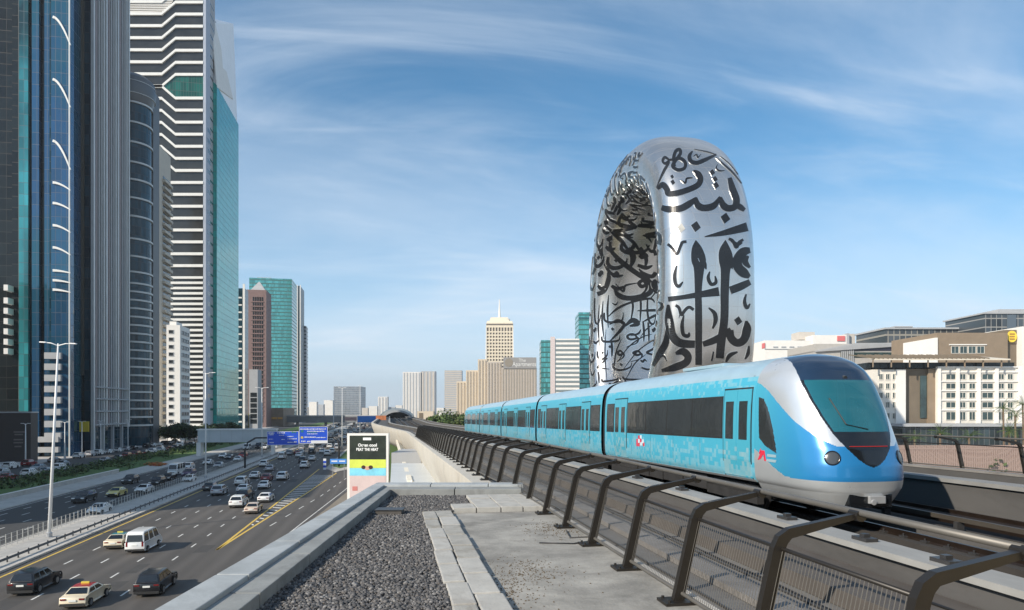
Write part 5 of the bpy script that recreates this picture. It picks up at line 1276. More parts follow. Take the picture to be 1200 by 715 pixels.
for i, (a, b, p, mt) in enumerate([(362, 371, 471, far_w), (371.5, 379, 474, far_g), (379.5, 390, 469, far_w), (424, 431, 478, haze_b), (432, 442, 476, far_w), (455, 463, 477, far_g), (463.5, 471, 475, far_w), (511, 520, 478, far_w), (350, 361, 477, haze_b)]):
    far_block('far_block', ['white low block far left below the green tower', 'grey low block far left below the green tower', 'white stepped block left of the lone grey tower', 'tiny beige block right of the lone grey tower', 'white low block left of the small hazy tower', 'grey low block right of the small hazy tower', 'white low block left of the twin tower', 'white low block right of the twin tower', 'beige low block behind the narrow slab'][i], a, b, p, 1350 + 40 * i, mt, 'building')
# world trade tower: white grid with a mast
D = 940; t, w_, H, d_ = far_block('office_tower', 'white office tower with a square window grid and a tall mast', 570, 601, 378, D, mat('grid_back', (.16, .14, .12), .5, var=.2), nb=0)
ivory = mat('ivory', (.70, .62, .48), .7, var=.05)
mm = M(); mm.box(-w_ / 2 - .8, w_ / 2 + .8, -.9, .2, -.95, .95); me = mm.mesh('floor_band', [ivory])
for i in range(26):
    o = bpy.data.objects.new('floor_band', me); COL.objects.link(o); o.parent = t; o.location = (0, 0, 8 + i * (H - 21) / 25)
mm = M(); mm.box(-.75, .75, -1.0, .2, 0, H - 7); me = mm.mesh('mullion', [ivory])
for i in range(10):
    o = bpy.data.objects.new('mullion', me); COL.objects.link(o); o.parent = t; o.location = (-w_ / 2 + w_ * i / 9, 0, 0)
for s in (-1, 1):
    m = M(); m.add([(s * (w_ / 2 + 3.2), -1.2, 0), (s * (w_ / 2 - .2), -1.2, 0), (s * (w_ / 2 - .2), d_, 0), (s * (w_ / 2 + 3.2), d_, 0), (s * (w_ / 2 + .6), -1.2, H - 8), (s * (w_ / 2 - .2), -1.2, H - 6), (s * (w_ / 2 - .2), d_, H - 6), (s * (w_ / 2 + .6), d_, H - 8)], [(0, 3, 2, 1), (4, 5, 6, 7), (0, 1, 5, 4), (1, 2, 6, 5), (2, 3, 7, 6), (3, 0, 4, 7)]); m.build('corner_fin', white_r, t, wld=False)
m = M(); m.box(-w_ / 2 - .6, w_ / 2 + .6, -1, d_, H - 7, H - 4); m.build('crown_band', ivory, t, wld=False)
m = M(); m.box(-w_ / 2 - .4, w_ / 2 + .4, -.6, d_ - 1, H - 1.6, H + 2.2, taper=1.5); m.build('roof_cornice', ivory, t, wld=False)
m = M(); m.box(-w_ / 2 + 4, w_ / 2 - 5, 1, d_ - 3, H + 2.2, H + 7.5, taper=2); m.build('roof_house', ivory, t, wld=False)
m = M(); m.box(w_ / 2 - 9, w_ / 2 - 4, 2, d_ - 6, H + 2.2, H + 5.5); m.build('roof_plant', grey_r, t, wld=False)
m = M(); m.tube([(-.5, d_ / 2, H), (-.5, d_ / 2, z_at(366, D)), (-.5, d_ / 2, z_at(349, D))], [2.6, 1.5, .5], 8); m.build('mast', white_r, t, wld=False)
# beige apartments, stepped
D = 820
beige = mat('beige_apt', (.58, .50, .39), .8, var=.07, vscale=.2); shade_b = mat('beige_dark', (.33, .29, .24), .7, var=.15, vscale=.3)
for i, (a, b, p, dd, lb) in enumerate([(535, 546, 447, 30, 'lowest beige apartment block of the stepped row behind the train'), (546, 560, 434, 20, 'second beige apartment block of the stepped row'), (560, 571, 421, 10, 'tall ribbed beige apartment block in front of the white tower'), (571, 588, 424, 0, 'brown ribbed apartment block below the mast tower'), (588, 629, 431, -6, 'grey beige apartment block carrying a rooftop name board')]):
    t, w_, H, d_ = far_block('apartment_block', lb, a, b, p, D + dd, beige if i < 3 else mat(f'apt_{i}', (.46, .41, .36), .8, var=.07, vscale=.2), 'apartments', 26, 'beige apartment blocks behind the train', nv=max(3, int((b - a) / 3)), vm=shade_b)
    for k in range(int(H / 7)):
        pass
    if i == 4:
        D_ = D + dd; bw = w_ * .82; bh = 12 * D_ / 800
        m = M(); m.box(-w_ / 2 + 2, w_ / 2 - .4, -1.2, -.6, H - 1, H + bh); bo = m.build('name_board', mat('board', (.26, .255, .25), .6, var=.05), t, wld=False)
        wl = mat('board_white', (.72, .72, .70), .6)
        tx = text_mesh('The', 5.4, wl, 'lettering', (0, 0, 0), (R(90), 0, 0), None, .1); tx.parent = t; tx.location = (3.6, -1.35, H + bh - 3.6)
        tx = text_mesh('Apartments', 7.2, wl, 'lettering', (0, 0, 0), (R(90), 0, 0), None, .1); tx.parent = t; tx.location = (6.0, -1.35, H + bh * .32); tx.scale = (.82, 1, 1)
        m = M(); cc = [(-w_ / 2 + 8.5 + 5 * math.cos(a_), H + bh * .5 + 5 * math.sin(a_)) for a_ in np.linspace(0, 2 * math.pi, 24, endpoint=False)]; m.extr(cc, 'y', -1.45, -1.21); m.build('round_emblem', mat('emblem_brown', (.24, .21, .17), .6), t, wld=False)
# white and teal hotel left of the ring
D = 525
t, w_, H, d_ = far_block('teal_hotel', 'white hotel slab with grey window bands and teal glass ends', 645, 679, 397, D, white_r, 'hotel', 30, 'hotel towers beside the ring', nb=20, band=mat('hotel_band', (.20, .24, .25), .3))
m = M(); e = 11 * D / 800; m.box(-w_ / 2 - e, -w_ / 2 - .05, .5, d_ - 2, 0, H - 1); m.build('glass_end', glass_grn2, t, wld=False)
m = M(); m.box(-w_ / 2 - .02, -w_ / 2 + 3.5, -.6, .2, 0, H + 1.5); m.build('pink_pier', mat('pinkish', (.58, .50, .49), .7), t, wld=False)
t, w_, H, d_ = far_block('teal_tower', 'tall teal glass tower with horizontal lines beside the ring', 678, 716, 366, D + 18, glass_grn2, 'tower', 30, 'hotel towers beside the ring')
m = M(); m.box(-w_ / 2, w_ / 2, -.3, .2, H - 5, H - 4.2); m.build('roof_line', glass_navy, t, wld=False)
# ------------------------------------------------------------------ hotel and mall buildings on the right
def local_thing(name, label, cat, pxc, D, group=None):
    c = pix(pxc, 480, D); t = thing(name, label, cat, (c.x, c.y, 0), group, rz=R(-YAW)); t['D'] = D; t['pxc'] = pxc
    return t, (lambda p: (p - pxc) / F * D), (lambda py: z_at(py, D))
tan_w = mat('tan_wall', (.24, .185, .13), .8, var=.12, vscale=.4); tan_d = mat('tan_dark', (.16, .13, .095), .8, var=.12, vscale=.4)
hot_w = mat('hotel_white', (.66, .625, .56), .7, var=.06, vscale=.3); glass_h = mat('hotel_glass', (.035, .06, .06), .1, spec=.8, var=.6, vscale=.3)
canv = mat('canopy_slat', (.62, .56, .46), .7, var=.1, vscale=.5)
t, X, Zf = local_thing('hotel', 'white gridded hotel with tan bays, rooftop pergola and dark glass podium', 'hotel', 1115, 190)
zb = Zf(549)
def lb(t, x0, x1, y0, y1, z0, z1, mt, name, **kw): m = M(); m.box(x0, x1, y0, y1, z0, z1); return m.build(name, mt, t, wld=False, **kw)
lb(t, X(1098), X(1197), 0, 22, 0, Zf(431), hot_w, 'white_wing')
lb(t, X(1062), X(1097.9), 1.6, 20, 0, Zf(432), tan_d, 'tan_bay'); lb(t, X(1090), X(1099), .8, 3, 0, Zf(432), tan_w, 'tan_pier')
lb(t, X(1024), X(1061.9), .4, 20, 0, Zf(433), hot_w, 'white_wing'); lb(t, X(1050), X(1061.5), 0, 2, 0, Zf(433), white_r, 'white_pier')
lb(t, X(1082), X(1089.5), 1.3, 2, Zf(490), Zf(440), glass_h, 'bay_window')
def win(t, x, z, wd, ht, y=0.0, mt=None):
    m = M(); m.box(x - wd / 2, x + wd / 2, y - .06, y + .3, z - ht / 2, z + ht / 2); o = m.build('window', mt or glass_h, t, wld=False)
    m = M(); 
    for s in (-1, 1): m.box(x + s * wd / 2 - .07, x + s * wd / 2 + .07, y - .16, y + .1, z - ht / 2, z + ht / 2); m.box(x - wd / 2 - .07, x + wd / 2 + .07, y - .17, y + .1, z + s * ht / 2 - .07, z + s * ht / 2 + .07)
    m.box(x - .04, x + .04, y - .12, y + .1, z - ht / 2 + .08, z + ht / 2 - .08)
    f = m.build('window_frame', hot_w, o, wld=False); return o
for py, ht in ((441.5, 1.55), (452.5, 1.55), (463.3, 1.55), (474.5, 1.6), (487.5, 2.3)):
    for px_, wd in ((1114, 2.7), (1128, 1.6), (1139, 1.7), (1157, 3.1), (1173, 1.6), (1183.5, 1.5)): win(t, X(px_), Zf(py), wd, ht)
    for px_ in (1033, 1041, 1049): win(t, X(px_), Zf(py), 1.1, min(ht, 1.6), .4)
for p in (1099.5, 1121.5, 1146, 1167, 1194.5): lb(t, X(p) - .45, X(p) + .45, -.55, .2, 0, Zf(430.5), white_r, 'pier')
for py in (436, 447, 457.8, 469, 480.5): lb(t, X(1098), X(1197), -.35, .2, Zf(py) - .16, Zf(py) + .16, white_r, 'floor_band')
lb(t, X(1024), X(1198), 3, 18, Zf(431) + .01, Zf(424), glass_dark, 'roof_storey')
lb(t, X(1098), X(1198), -.4, .6, Zf(431) + .01, Zf(429.6), white_r, 'cornice')
m = M()
a, b = X(1018), X(1150); zt_, zb_ = Zf(415), Zf(423)
m.add([(a, -3, zb_), (b + 6, -3, zb_), (b + 2, 9, zt_), (a + 3, 9, zt_), (a, -3, zb_ + .35), (b + 6, -3, zb_ + .35), (b + 2, 9, zt_ + .35), (a + 3, 9, zt_ + .35)], [(0, 3, 2, 1), (4, 5, 6, 7), (0, 1, 5, 4), (1, 2, 6, 5), (2, 3, 7, 6), (3, 0, 4, 7)]); m.build('pergola_roof', canv, t, wld=False)
m = M()
for i in range(26):
    xx = a + (b - a) * i / 25; m.bar((xx, -3.1, zb_ + .5), (xx + (1.2 if i % 2 else -1.0), 9, zt_ + .5), .22, .3)
m.build('pergola_slats', tan_d, t, wld=False)
for i in range(8): xx = a + (b + 4 - a) * i / 7; lb(t, xx - .12, xx + .12, -2.4, -2.1, Zf(431), zb_ + .1, tan_w, 'pergola_post')
lb(t, X(1036), X(1186), -9, -1, 0, Zf(499), panelled('podium_glass', (.03, .045, .05), 1.4, 5, rough=.08, metal=.2, var=.6, line=(.10, .10, .10), lw=.14, lh=.1, uaxis='x'), 'podium')
lb(t, X(1034), X(1189), -10, -1, Zf(499) + .01, Zf(496), grey_r, 'podium_roof'); lb(t, X(1182), X(1188), -10.2, -1.2, 0, Zf(499), hot_w, 'podium_pier')
t, X, Zf = local_thing('tan_block', 'windowless tan block with a ribbon window and round yellow sign', 'building', 1145, 250)
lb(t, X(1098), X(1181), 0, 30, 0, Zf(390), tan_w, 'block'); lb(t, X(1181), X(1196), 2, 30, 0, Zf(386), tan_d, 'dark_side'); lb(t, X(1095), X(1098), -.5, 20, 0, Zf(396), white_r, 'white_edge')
lb(t, X(1196), X(1210), -1, 20, 0, Zf(383), white_r, 'white_wing')
for i in range(4): win(t, X(1119 + i * 10), Zf(410), 2.7, 2.6)
lb(t, X(1112), X(1156), -.3, .1, Zf(404.6), Zf(403.4), white_r, 'window_hood')
lb(t, X(1183), X(1195), 1.6, 2.2, Zf(402), Zf(386), tan_d, 'sign_board')
m = M(); m.extr([(X(1189) + 1.75 * math.cos(q), Zf(394) + 2.1 * math.sin(q)) for q in np.linspace(0, 6.283, 28, endpoint=False)], 'y', 1.2, 1.58); m.build('round_sign', mat('yellow_disc', (.80, .58, .06), .5), t, wld=False)
for i in range(3): lb(t, X(1186), X(1192), 1.1, 1.19, Zf(391 + i * 3) - .25, Zf(391 + i * 3) + .25, mat('brown_mark', (.35, .2, .05), .6) if 'brown_mark' not in bpy.data.materials else bpy.data.materials['brown_mark'], 'lettering')
t, X, Zf = local_thing('glass_block', 'dark glass block on the skyline at the right edge', 'building', 1180, 330)
lb(t, X(1154), X(1230), 0, 30, 0, Zf(368), panelled('smoke_glass', (.05, .06, .07), 2.6, 4.2, rough=.12, metal=.2, var=.6, line=(.28, .27, .25), lw=.3, lh=.5, uaxis='x'), 'block'); lb(t, X(1152), X(1231), -.6, 31, Zf(368) + .01, Zf(366.3), grey_r, 'roof_edge'); lb(t, X(1177), X(1212), 4, 20, Zf(366), Zf(361), grey_r, 'roof_plant'); lb(t, X(1180), X(1190), -.4, 1, 0, Zf(369), mat('slate_pier', (.10, .13, .16), .5), 'dark_pier')
t, X, Zf = local_thing('long_block', 'long flat roofed dark glass block behind the hotel pergola', 'building', 1095, 350)
lb(t, X(1038), X(1160), 0, 30, 0, Zf(386), panelled('long_glass', (.06, .065, .07), 3.0, 4.4, rough=.15, metal=.2, var=.5, line=(.26, .24, .20), lw=.5, lh=.9, uaxis='x'), 'block'); lb(t, X(1036), X(1164), -1, 31, Zf(386) + .01, Zf(384), grey_r, 'roof_edge')
lb(t, X(1047), X(1068), -1.2, 6, Zf(384), Zf(382.6), grey_r, 'roof_plant')
t, X, Zf = local_thing('banded_block', 'low long building with dark window bands and a pale curved roof edge', 'building', 1030, 300)
lb(t, X(955), X(1098), 0, 30, 0, Zf(403), mat('band_back', (.40, .38, .35), .7, var=.1), 'block')
lb(t, X(1000), X(1096), -.3, .3, Zf(411), Zf(404), mat('plum_glass', (.05, .05, .075), .15), 'window_band'); lb(t, X(985), X(1096), -.3, .3, Zf(419), Zf(413), glass_h, 'window_band')
m = M(); m.add([(X(955), -1, Zf(411)), (X(1000), -1.4, Zf(402.5)), (X(1100), -1.4, Zf(401.5)), (X(1100), 30, Zf(401.5)), (X(1000), 30, Zf(402.5)), (X(955), 30, Zf(411))], [(0, 1, 2, 3, 4, 5)]); m.v += [(p[0], p[1], p[2] - .6) for p in m.v[:6]]; m.f += [(11, 10, 9, 8, 7, 6)] + [(i, 6 + i, 6 + (i + 1) % 6, (i + 1) % 6) for i in range(6)]; m.mi += [0] * 7; m.build('roof_edge', grey_r, t, wld=False)
for i in range(7): lb(t, X(986 + i * 2.2) - .2, X(986 + i * 2.2) + .2, -.6, .1, 0, Zf(405), grey_r, 'mullion')
t, X, Zf = local_thing('white_mall', 'bright white low mall with a red sign above the train roof', 'mall', 945, 430)
lb(t, X(896), X(952), 0, 40, 0, Zf(399), white_r, 'low_wing'); lb(t, X(952), X(993), -1, 40, 0, Zf(393), white_r, 'high_wing'); lb(t, X(993), X(1003), 1, 40, 0, Zf(391), haze_b, 'end_wing'); lb(t, X(991), X(994), -1.4, 1, 0, Zf(391), far_g, 'dark_pier')
lb(t, X(944), X(963), 10, 22, Zf(396), Zf(387), haze_b, 'roof_plant')
for i in range(5): lb(t, X(906 + i * 9.5), X(911.5 + i * 9.5), -.3, .2, Zf(407.5), Zf(406), far_g, 'vent')
rs = mat('sign_red', (.62, .16, .16), .6)
lb(t, X(980), X(989), -1.5, -1.05, Zf(400), Zf(394), rs, 'red_sign'); lb(t, X(895.5), X(896.2), -.5, 4, Zf(408), Zf(402), rs, 'red_sign')
lb(t, X(896), X(952), -.4, .1, Zf(409.5), Zf(408.8), grey_r, 'ledge')

# ------------------------------------------------------------------ trees, palms, hedges
leaf_d = mat('leaf_dark', (.020, .040, .012), .7, var=.4, vscale=1.5); leaf_m = mat('leaf_mid', (.055, .10, .022), .7, var=.4, vscale=1.5); leaf_l = mat('leaf_light', (.085, .115, .035), .7, var=.35, vscale=1.5)
bark = mat('bark', (.12, .085, .055), .9, var=.25, vscale=3)
def leaf_cloud(mm, c, rad, n, s, rg, shell=.55):
    for i in range(n):
        d = Vector((rg.gauss(0, 1), rg.gauss(0, 1), rg.gauss(0, 1))).normalized(); rr_ = shell + (1 - shell) * rg.random()
        p = Vector(c) + Vector((d.x * rad[0], d.y * rad[1], d.z * rad[2])) * rr_
        a = Vector((rg.uniform(-1, 1), rg.uniform(-1, 1), rg.uniform(-.6, .6))).normalized(); b = a.cross(d if abs(a.dot(d)) < .95 else Vector((0, 0, 1))).normalized(); q = s * rg.uniform(.6, 1.4)
        mm.add([p - a * q, p + b * q * .6, p + a * q, p - b * q * .6], [(0, 1, 2, 3)], rg.choice((0, 0, 1, 1, 2)))
def tree(label, loc, h, r_, seed, mats=None, group=None, leaf=.28):
    rg = random.Random(seed); t = thing('tree', label, 'tree', loc, group)
    m = M(); th = h * .38; m.tube([(0, 0, 0), (.05 * h * rg.uniform(-.5, .5), 0, th * .6), (0, .02 * h, th)], [.028 * h, .02 * h, .016 * h], 8)
    cl = []
    for i in range(11):
        a = rg.uniform(0, 6.28); q = r_ * rg.uniform(.25, .85); z = th + (h - th) * rg.uniform(.1, .85); c = (q * math.cos(a), q * math.sin(a), z); cl.append(c)
        m.tube([(0, 0, th * .95), (c[0] * .5, c[1] * .5, (th + z) / 2), c], [.012 * h, .008 * h, .003 * h], 5)
    m.build('trunk', bark, t, wld=False, smooth=True)
    m = M()
    for c in cl + [(0, 0, h * .82)]:
        k = r_ * rg.uniform(.32, .58); leaf_cloud(m, c, (k, k, k * .8), 150, leaf, rg)
    m.build('crown', mats or [leaf_d, leaf_m, leaf_l], t, wld=False, fix=False); return t
for i, (px_, D, h, r_) in enumerate([(509, 215, 13.6, 4.6), (520, 205, 14.4, 5.4), (532, 210, 13.8, 4.8), (544, 200, 13.2, 4.2)]):
    p = pix(px_, 480, D); tree(['dark bushy tree nearest the station, left of the clump behind the railing', 'tallest green tree of the clump behind the railing', 'paler green tree of the clump behind the railing', 'green tree of the clump half hidden by the train tail'][i], (p.x, p.y, 0), h, r_, 20 + i, mats=[leaf_m, leaf_m, leaf_l] if i < 2 else [leaf_m, leaf_l, leaf_l], group='trees behind the railing', leaf=.4)
for i, (px_, D, h, r_) in enumerate([(196, 300, 7.5, 5), (206, 300, 8.5, 5.5), (217, 305, 8.0, 5), (228, 310, 7.5, 5), (240, 330, 8, 5), (256, 350, 7.5, 5), (272, 370, 8, 5)]):
    p = pix(px_, 480, D); tree(f'dark street tree, {["first", "second", "third", "fourth", "fifth", "sixth", "seventh"][i]} from the left in the row before the white block', (p.x, p.y, 0), h, r_, 40 + i, mats=[leaf_d, leaf_d, leaf_m], group='street trees by the service road', leaf=.5)
def palm(label, loc, h, seed):
    rg = random.Random(seed); t = thing('palm_tree', label, 'palm', loc, 'palms by the hotel podium')
    m = M(); m.tube([(0, 0, 0), (.1, 0, h * .5), (0, .1, h)], [.28, .2, .17], 9); m.build('trunk', bark, t, wld=False, smooth=True)
    m = M()
    for i in range(26):
        a = rg.uniform(0, 6.28); el = rg.uniform(-.25, 1.2); L_ = rg.uniform(1.9, 2.8); p = Vector((0, 0, h)); d = Vector((math.cos(a) * math.cos(el), math.sin(a) * math.cos(el), math.sin(el)))
        for k in range(7):
            q = p + d * L_ / 7; d = (d + Vector((0, 0, -.13))).normalized(); sdv = d.cross(Vector((0, 0, 1))).normalized(); w_ = .42 * math.sin(math.pi * (k + .6) / 7.6)
            for sg in (-1, 1):
                for e in (0, .5):
                    b0 = p.lerp(q, e); m.add([b0, b0 + d * .06, b0 + sdv * sg * w_ + d * .28 + Vector((0, 0, -.1)), ], [(0, 1, 2)], rg.choice((0, 1, 1)))
            m.bar(p, q, .03, .03, 0); p = q
    m.build('crown', [leaf_m, leaf_l], t, wld=False, fix=False)
for i, (px_, D, py) in enumerate([(1102, 118, 508), (1136, 125, 512), (1072, 140, 514)]): p = pix(px_, 480, D); palm(['fan palm with bright fronds in front of the podium glass', 'second fan palm to the right before the podium', 'palm beside the train nose before the podium'][i], (p.x, p.y, 0), z_at(py, D), 80 + i)
for i, (px_, D, py) in enumerate([(1176, 148, 478), (1190, 140, 487), (1199, 150, 474), (1183, 118, 505)]): p = pix(px_, 480, D); palm(['tall olive palm in front of the white hotel windows', 'palm between two taller palms at the right edge', 'tallest palm at the right edge', 'low palm beside the podium pier at the right edge'][i], (p.x, p.y, 0), z_at(py, D), 90 + i)
# planting behind the far railing and the low fence there
rg = random.Random(9); m = M()
for i in range(46):
    p = pix(1050 + i * 4.2, 480, 100 + rg.uniform(-8, 8)); leaf_cloud(m, (p.x, p.y, rg.uniform(3.5, 6.5)), (1.6, 1.6, 2.6), 90, .3, rg)
tag(m.build('hedge', [leaf_d, leaf_m, leaf_l], fix=False), 'green planting in front of the hotel podium behind the far railing', 'hedge', kind='stuff')
t = thing('fence', 'low pinkish picket fence in front of the hotel podium', 'fence', tuple(pix(1120, 480, 92)), rz=R(-YAW)); t.location.z = 0
pk = mat('picket', (.36, .26, .22), .6)
mm = M(); mm.box(-.12, .12, -.05, .05, 0, 10.2); me = mm.mesh('picket', [pk])
for i in range(64):
    o = bpy.data.objects.new('picket', me); COL.objects.link(o); o.parent = t; o.location = (-8 + i * .3, 0, 0)
m = M(); m.box(-8.2, 11.2, -.08, .08, 9.6, 9.8); m.build('top_bar', pk, t, wld=False)
# hedge strip between the highway and the service road
m = M(); rg = random.Random(4)
for i in range(420):
    y = 62 + 330 * (i / 420) ** 1.15 + rg.uniform(-1, 1); x = rg.choice((-76.4, -75.2, -73.6, -71.5)) + rg.uniform(-.8, .8)
    if rg.random() < .12: x = rg.uniform(-72, -65)
    k = rg.uniform(.7, 1.4); leaf_cloud(m, (x, y, .5 * k + .1), (1.3 * k, 1.5 * k, .9 * k), 34, .3, rg)
tag(m.build('hedge', [leaf_d, leaf_m, leaf_l], fix=False), 'long green hedge between the highway and the service road', 'hedge', kind='stuff')
m = M()
for i in range(60):
    c = gnd(184 + rg.gauss(0, 5), 545.5 + rg.gauss(0, .6)); leaf_cloud(m, (c.x, c.y, .35), (.8, .8, .4), 20, .2, rg)
tag(m.build('flowers', [mat('flower_red', (.45, .10, .04), .8), mat('flower_orange', (.55, .22, .05), .8), leaf_m], fix=False), 'patch of orange and red flowers on the lawn', 'flower bed', kind='stuff')

# ------------------------------------------------------------------ median fence, guard rail, lamps
def many_posts(t, me, name, xs_ys, mt):
    near = xs_ys[:98]
    for x, y, z in near:
        o = bpy.data.objects.new(name, me); COL.objects.link(o); o.parent = t; o.location = Vector((x, y, z)) - t.location
    m = M(); vs = [v.co for v in me.vertices]; fs = [tuple(p.vertices) for p in me.polygons]
    for x, y, z in xs_ys[98:]: m.add([(v.x + x, v.y + y, v.z + z) for v in vs], fs)
    if m.f: o = m.build(name + '_row', mt, t); o['kind'] = 'stuff'
fence_m = mat('fence_grey', (.42, .42, .40), .5, metal=.3)
t = thing('median_fence', 'thin grey post and wire fence along the middle of the highway', 'fence', (-40.6, 40, .16))
mm = M(); mm.box(-.035, .035, -.035, .035, 0, 1.45); me = mm.mesh('fence_post', [fence_m])
many_posts(t, me, 'fence_post', [(-40.6, 30 + i * 1.15, .16) for i in range(300)], fence_m)
m = M()
for z in (.5, .95, 1.4): m.box(-40.615, -40.585, 30, 380, .16 + z - .012, .16 + z + .012)
m.build('fence_wire', fence_m, t)
t = thing('guard_rail', 'dark steel guard rail on short posts beside the yellow lane line', 'guard rail', (-36.6, 40, .16))
mm = M(); mm.box(-.05, .05, -.05, .05, 0, .62); me = mm.mesh('rail_post', [dark_m])
many_posts(t, me, 'rail_post', [(-36.62, 30 + i * 2.0, .16) for i in range(250)], dark_m)
m = M(); m.extr([(-36.55, .42), (-36.50, .47), (-36.54, .54), (-36.50, .61), (-36.54, .68), (-36.58, .68), (-36.55, .61), (-36.58, .54), (-36.55, .47), (-36.58, .42)], 'y', 30, 530); m.build('rail_beam', dark_m, t)
t = thing('low_wall', 'low pale concrete wall edging the far carriageway', 'wall', (-57, 60, 0)); 
m = M(); m.box(-63.2, -62.9, 30, 175, .14, .9); m.build('wall', conc_l, t)
m = M(); m.box(-63.3, -62.8, 30, 175, .905, .98); m.build('coping', white_r, t)
def lamp(label, x, y, h, lean=0, arm=1.75):
    t = thing('street_lamp', label, 'street lamp', (x, y, .16), 'street lamps along the highway'); t.rotation_euler.y = lean; t.rotation_euler.z = R(-YAW)
    m = M(); m.tube([(0, 0, 0), (0, 0, h * .5), (0, 0, h)], [.20, .14, .09], 12); m.build('pole', white_m, t, wld=False, smooth=True)
    m = M(); m.lathe([(.32, 0), (.32, .5), (.2, .62)], 12); m.build('foot', grey_m, t, wld=False)
    for s in (-1, 1):
        m = M(); m.tube([(0, 0, h - .25), (s * arm * .5, 0, h + .02), (s * arm, 0, h + .05)], [.07, .06, .05], 8); a = m.build('arm', white_m, t, wld=False, smooth=True)
        m = M(); m.box(s * arm - .38, s * arm + .38, -.16, .16, h, h + .13); m.build('lamp_head', white_m, t, wld=False, bevel=.04)
b0 = gnd(57.5, 631)
lamp('tall white twin arm street lamp standing in the median, nearest the camera', b0.x, b0.y, z_at(404, depth(b0.x, b0.y)), lean=R(2.7))
for i, (px_, top) in enumerate([(241, 438), (307, 455)]):
    y = y_on(px_, -39.2); 
    lamp(f'white twin arm street lamp, {["second", "third", "fourth", "fifth", "sixth"][i]} along the median', -39.2, y, z_at(top, depth(-39.2, y)))
for i, (px_, D, top) in enumerate([(391, 330, 470), (401, 260, 455), (422, 380, 452)]):
    p = pix(px_, 480, D); lamp(['thin lamp post right of the blue road signs', 'thin lamp post left above the tall poster', 'thin tall lamp post above the tall poster'][i], p.x, p.y, z_at(top, D), arm=1.2)
for i, px_ in enumerate((30, 76, 96, 118, 150)):
    y = y_on(px_, -97.5); lamp(f'slim grey lamp by the parked cars, {["first", "second", "third", "fourth", "fifth"][i]} from the left', -97.5, y, 11, arm=.9)

# ------------------------------------------------------------------ footbridge, gantry, signs
t = thing('footbridge', 'pale grey enclosed footbridge box on a white wall support', 'footbridge', (-59, 210, 0))
yb_ = y_on(237, -59.5); Db = depth(-50, yb_)
m = M(); m.box(-60.5, -36.5, yb_ - 1.6, yb_ + 2.4, z_at(518, Db), z_at(504, Db)); m.build('beam', mat('bridge_grey', (.50, .54, .55), .6, var=.08, vscale=.3), t)
m = M(); m.box(-60.8, -36.4, yb_ - 1.8, yb_ + 2.6, z_at(504, Db) + .01, z_at(502.6, Db)); m.build('roof', white_r, t)
m = M(); m.box(-60.9, -59.6, yb_ - 1.5, yb_ + 2.2, 0, z_at(518, Db) - .01); m.build('support', white_r, t)
m = M(); m.box(-38.2, -37.2, yb_ - .8, yb_ + 1.6, 0, z_at(518, Db) - .01); m.build('support', white_r, t)
for i in range(8): m = M(); xx = -60.4 + i * 3.4; m.box(xx, xx + .08, yb_ - 1.66, yb_ - 1.55, z_at(518, Db), z_at(504, Db)); m.build('joint', grey_m, t)
sign_b = mat('sign_blue', (.015, .085, .60), .45, var=.08, vscale=.5); sign_w = mat('sign_white', (.75, .76, .78), .5); sign_g = mat('sign_green', (.03, .22, .10), .5); sign_y = mat('sign_gold', (.62, .50, .06), .5)
t = thing('sign_gantry', 'steel gantry over the highway with two wide blue direction signs', 'road sign', (-13, 182, 0))
yg = 182.0
def gx(p): return x_on(p, yg)
def gz(py, p=345): return z_at(py, depth(gx(p), yg))
m = M(); zt_ = gz(513)
for xx in (-36.0, gx(396)):
    pass
m.tube([(-36.2, yg + .6, .1), (-36.2, yg + .6, zt_ - 3.2), (-35.6, yg + .6, zt_ - 1.2), (-33.6, yg + .6, zt_)], .24, 10); m.tube([(gx(397), yg + .6, .1), (gx(397), yg + .6, zt_ - 2.2), (gx(395.5), yg + .6, zt_ - .7), (gx(391), yg + .6, zt_)], .24, 10)
m.tube([(-33.6, yg + .6, zt_), (gx(391), yg + .6, zt_)], .2, 10); m.build('frame', dark_m, t, smooth=True)
def sign_panel(p0, p1, pt, pb, nm):
    m = M(); m.box(gx(p0), gx(p1), yg - .1, yg + .1, gz(pb), gz(pt)); s = m.build('sign_panel', sign_b, t)
    m = M(); e = .09
    m.box(gx(p0), gx(p1), yg - .13, yg - .101, gz(pt) - e, gz(pt)); m.box(gx(p0), gx(p1), yg - .13, yg - .101, gz(pb), gz(pb) + e); m.box(gx(p0), gx(p0) + e, yg - .13, yg - .101, gz(pb) + e, gz(pt) - e); m.box(gx(p1) - e, gx(p1), yg - .13, yg - .101, gz(pb) + e, gz(pt) - e); m.build('border', sign_w, s, wld=True) if False else m.build('sign_border', sign_w, t)
sign_panel(313, 350.2, 505.5, 521.5, 0); sign_panel(350.6, 384, 500.2, 519.8, 1)
def marks(rows_, nm, mt):
    m = M()
    for p0, p1, py, hh in rows_:
        x = gx(p0)
        while x < gx(p1):
            l = rg.uniform(.12, .42); m.box(x, min(x + l, gx(p1)), yg - .132, yg - .102, gz(py + hh * rg.uniform(.6, 1)), gz(py - hh * rg.uniform(.6, 1))); x += l + rg.uniform(.06, .14)
    m.build(nm, mt, t)
marks([(314.5, 322, 507.4, .8), (325, 334, 507.3, .7), (315, 321, 509.4, .5), (327, 333, 510, .45), (337, 344, 511.5, .5), (315, 320, 514.5, .5), (330, 334, 515, .6), (316, 321, 518.5, .7), (337, 348, 514.3, .5), (337, 345, 518.3, .5), (345, 347.5, 518, .8), (352, 382, 503, .7), (360, 380, 505.6, .7), (360, 372, 508.6, .5), (357, 370, 512.5, .7), (371, 382, 513, .6), (353, 358, 517.2, .7), (360, 364, 517.5, .8)], 'lettering', sign_w)
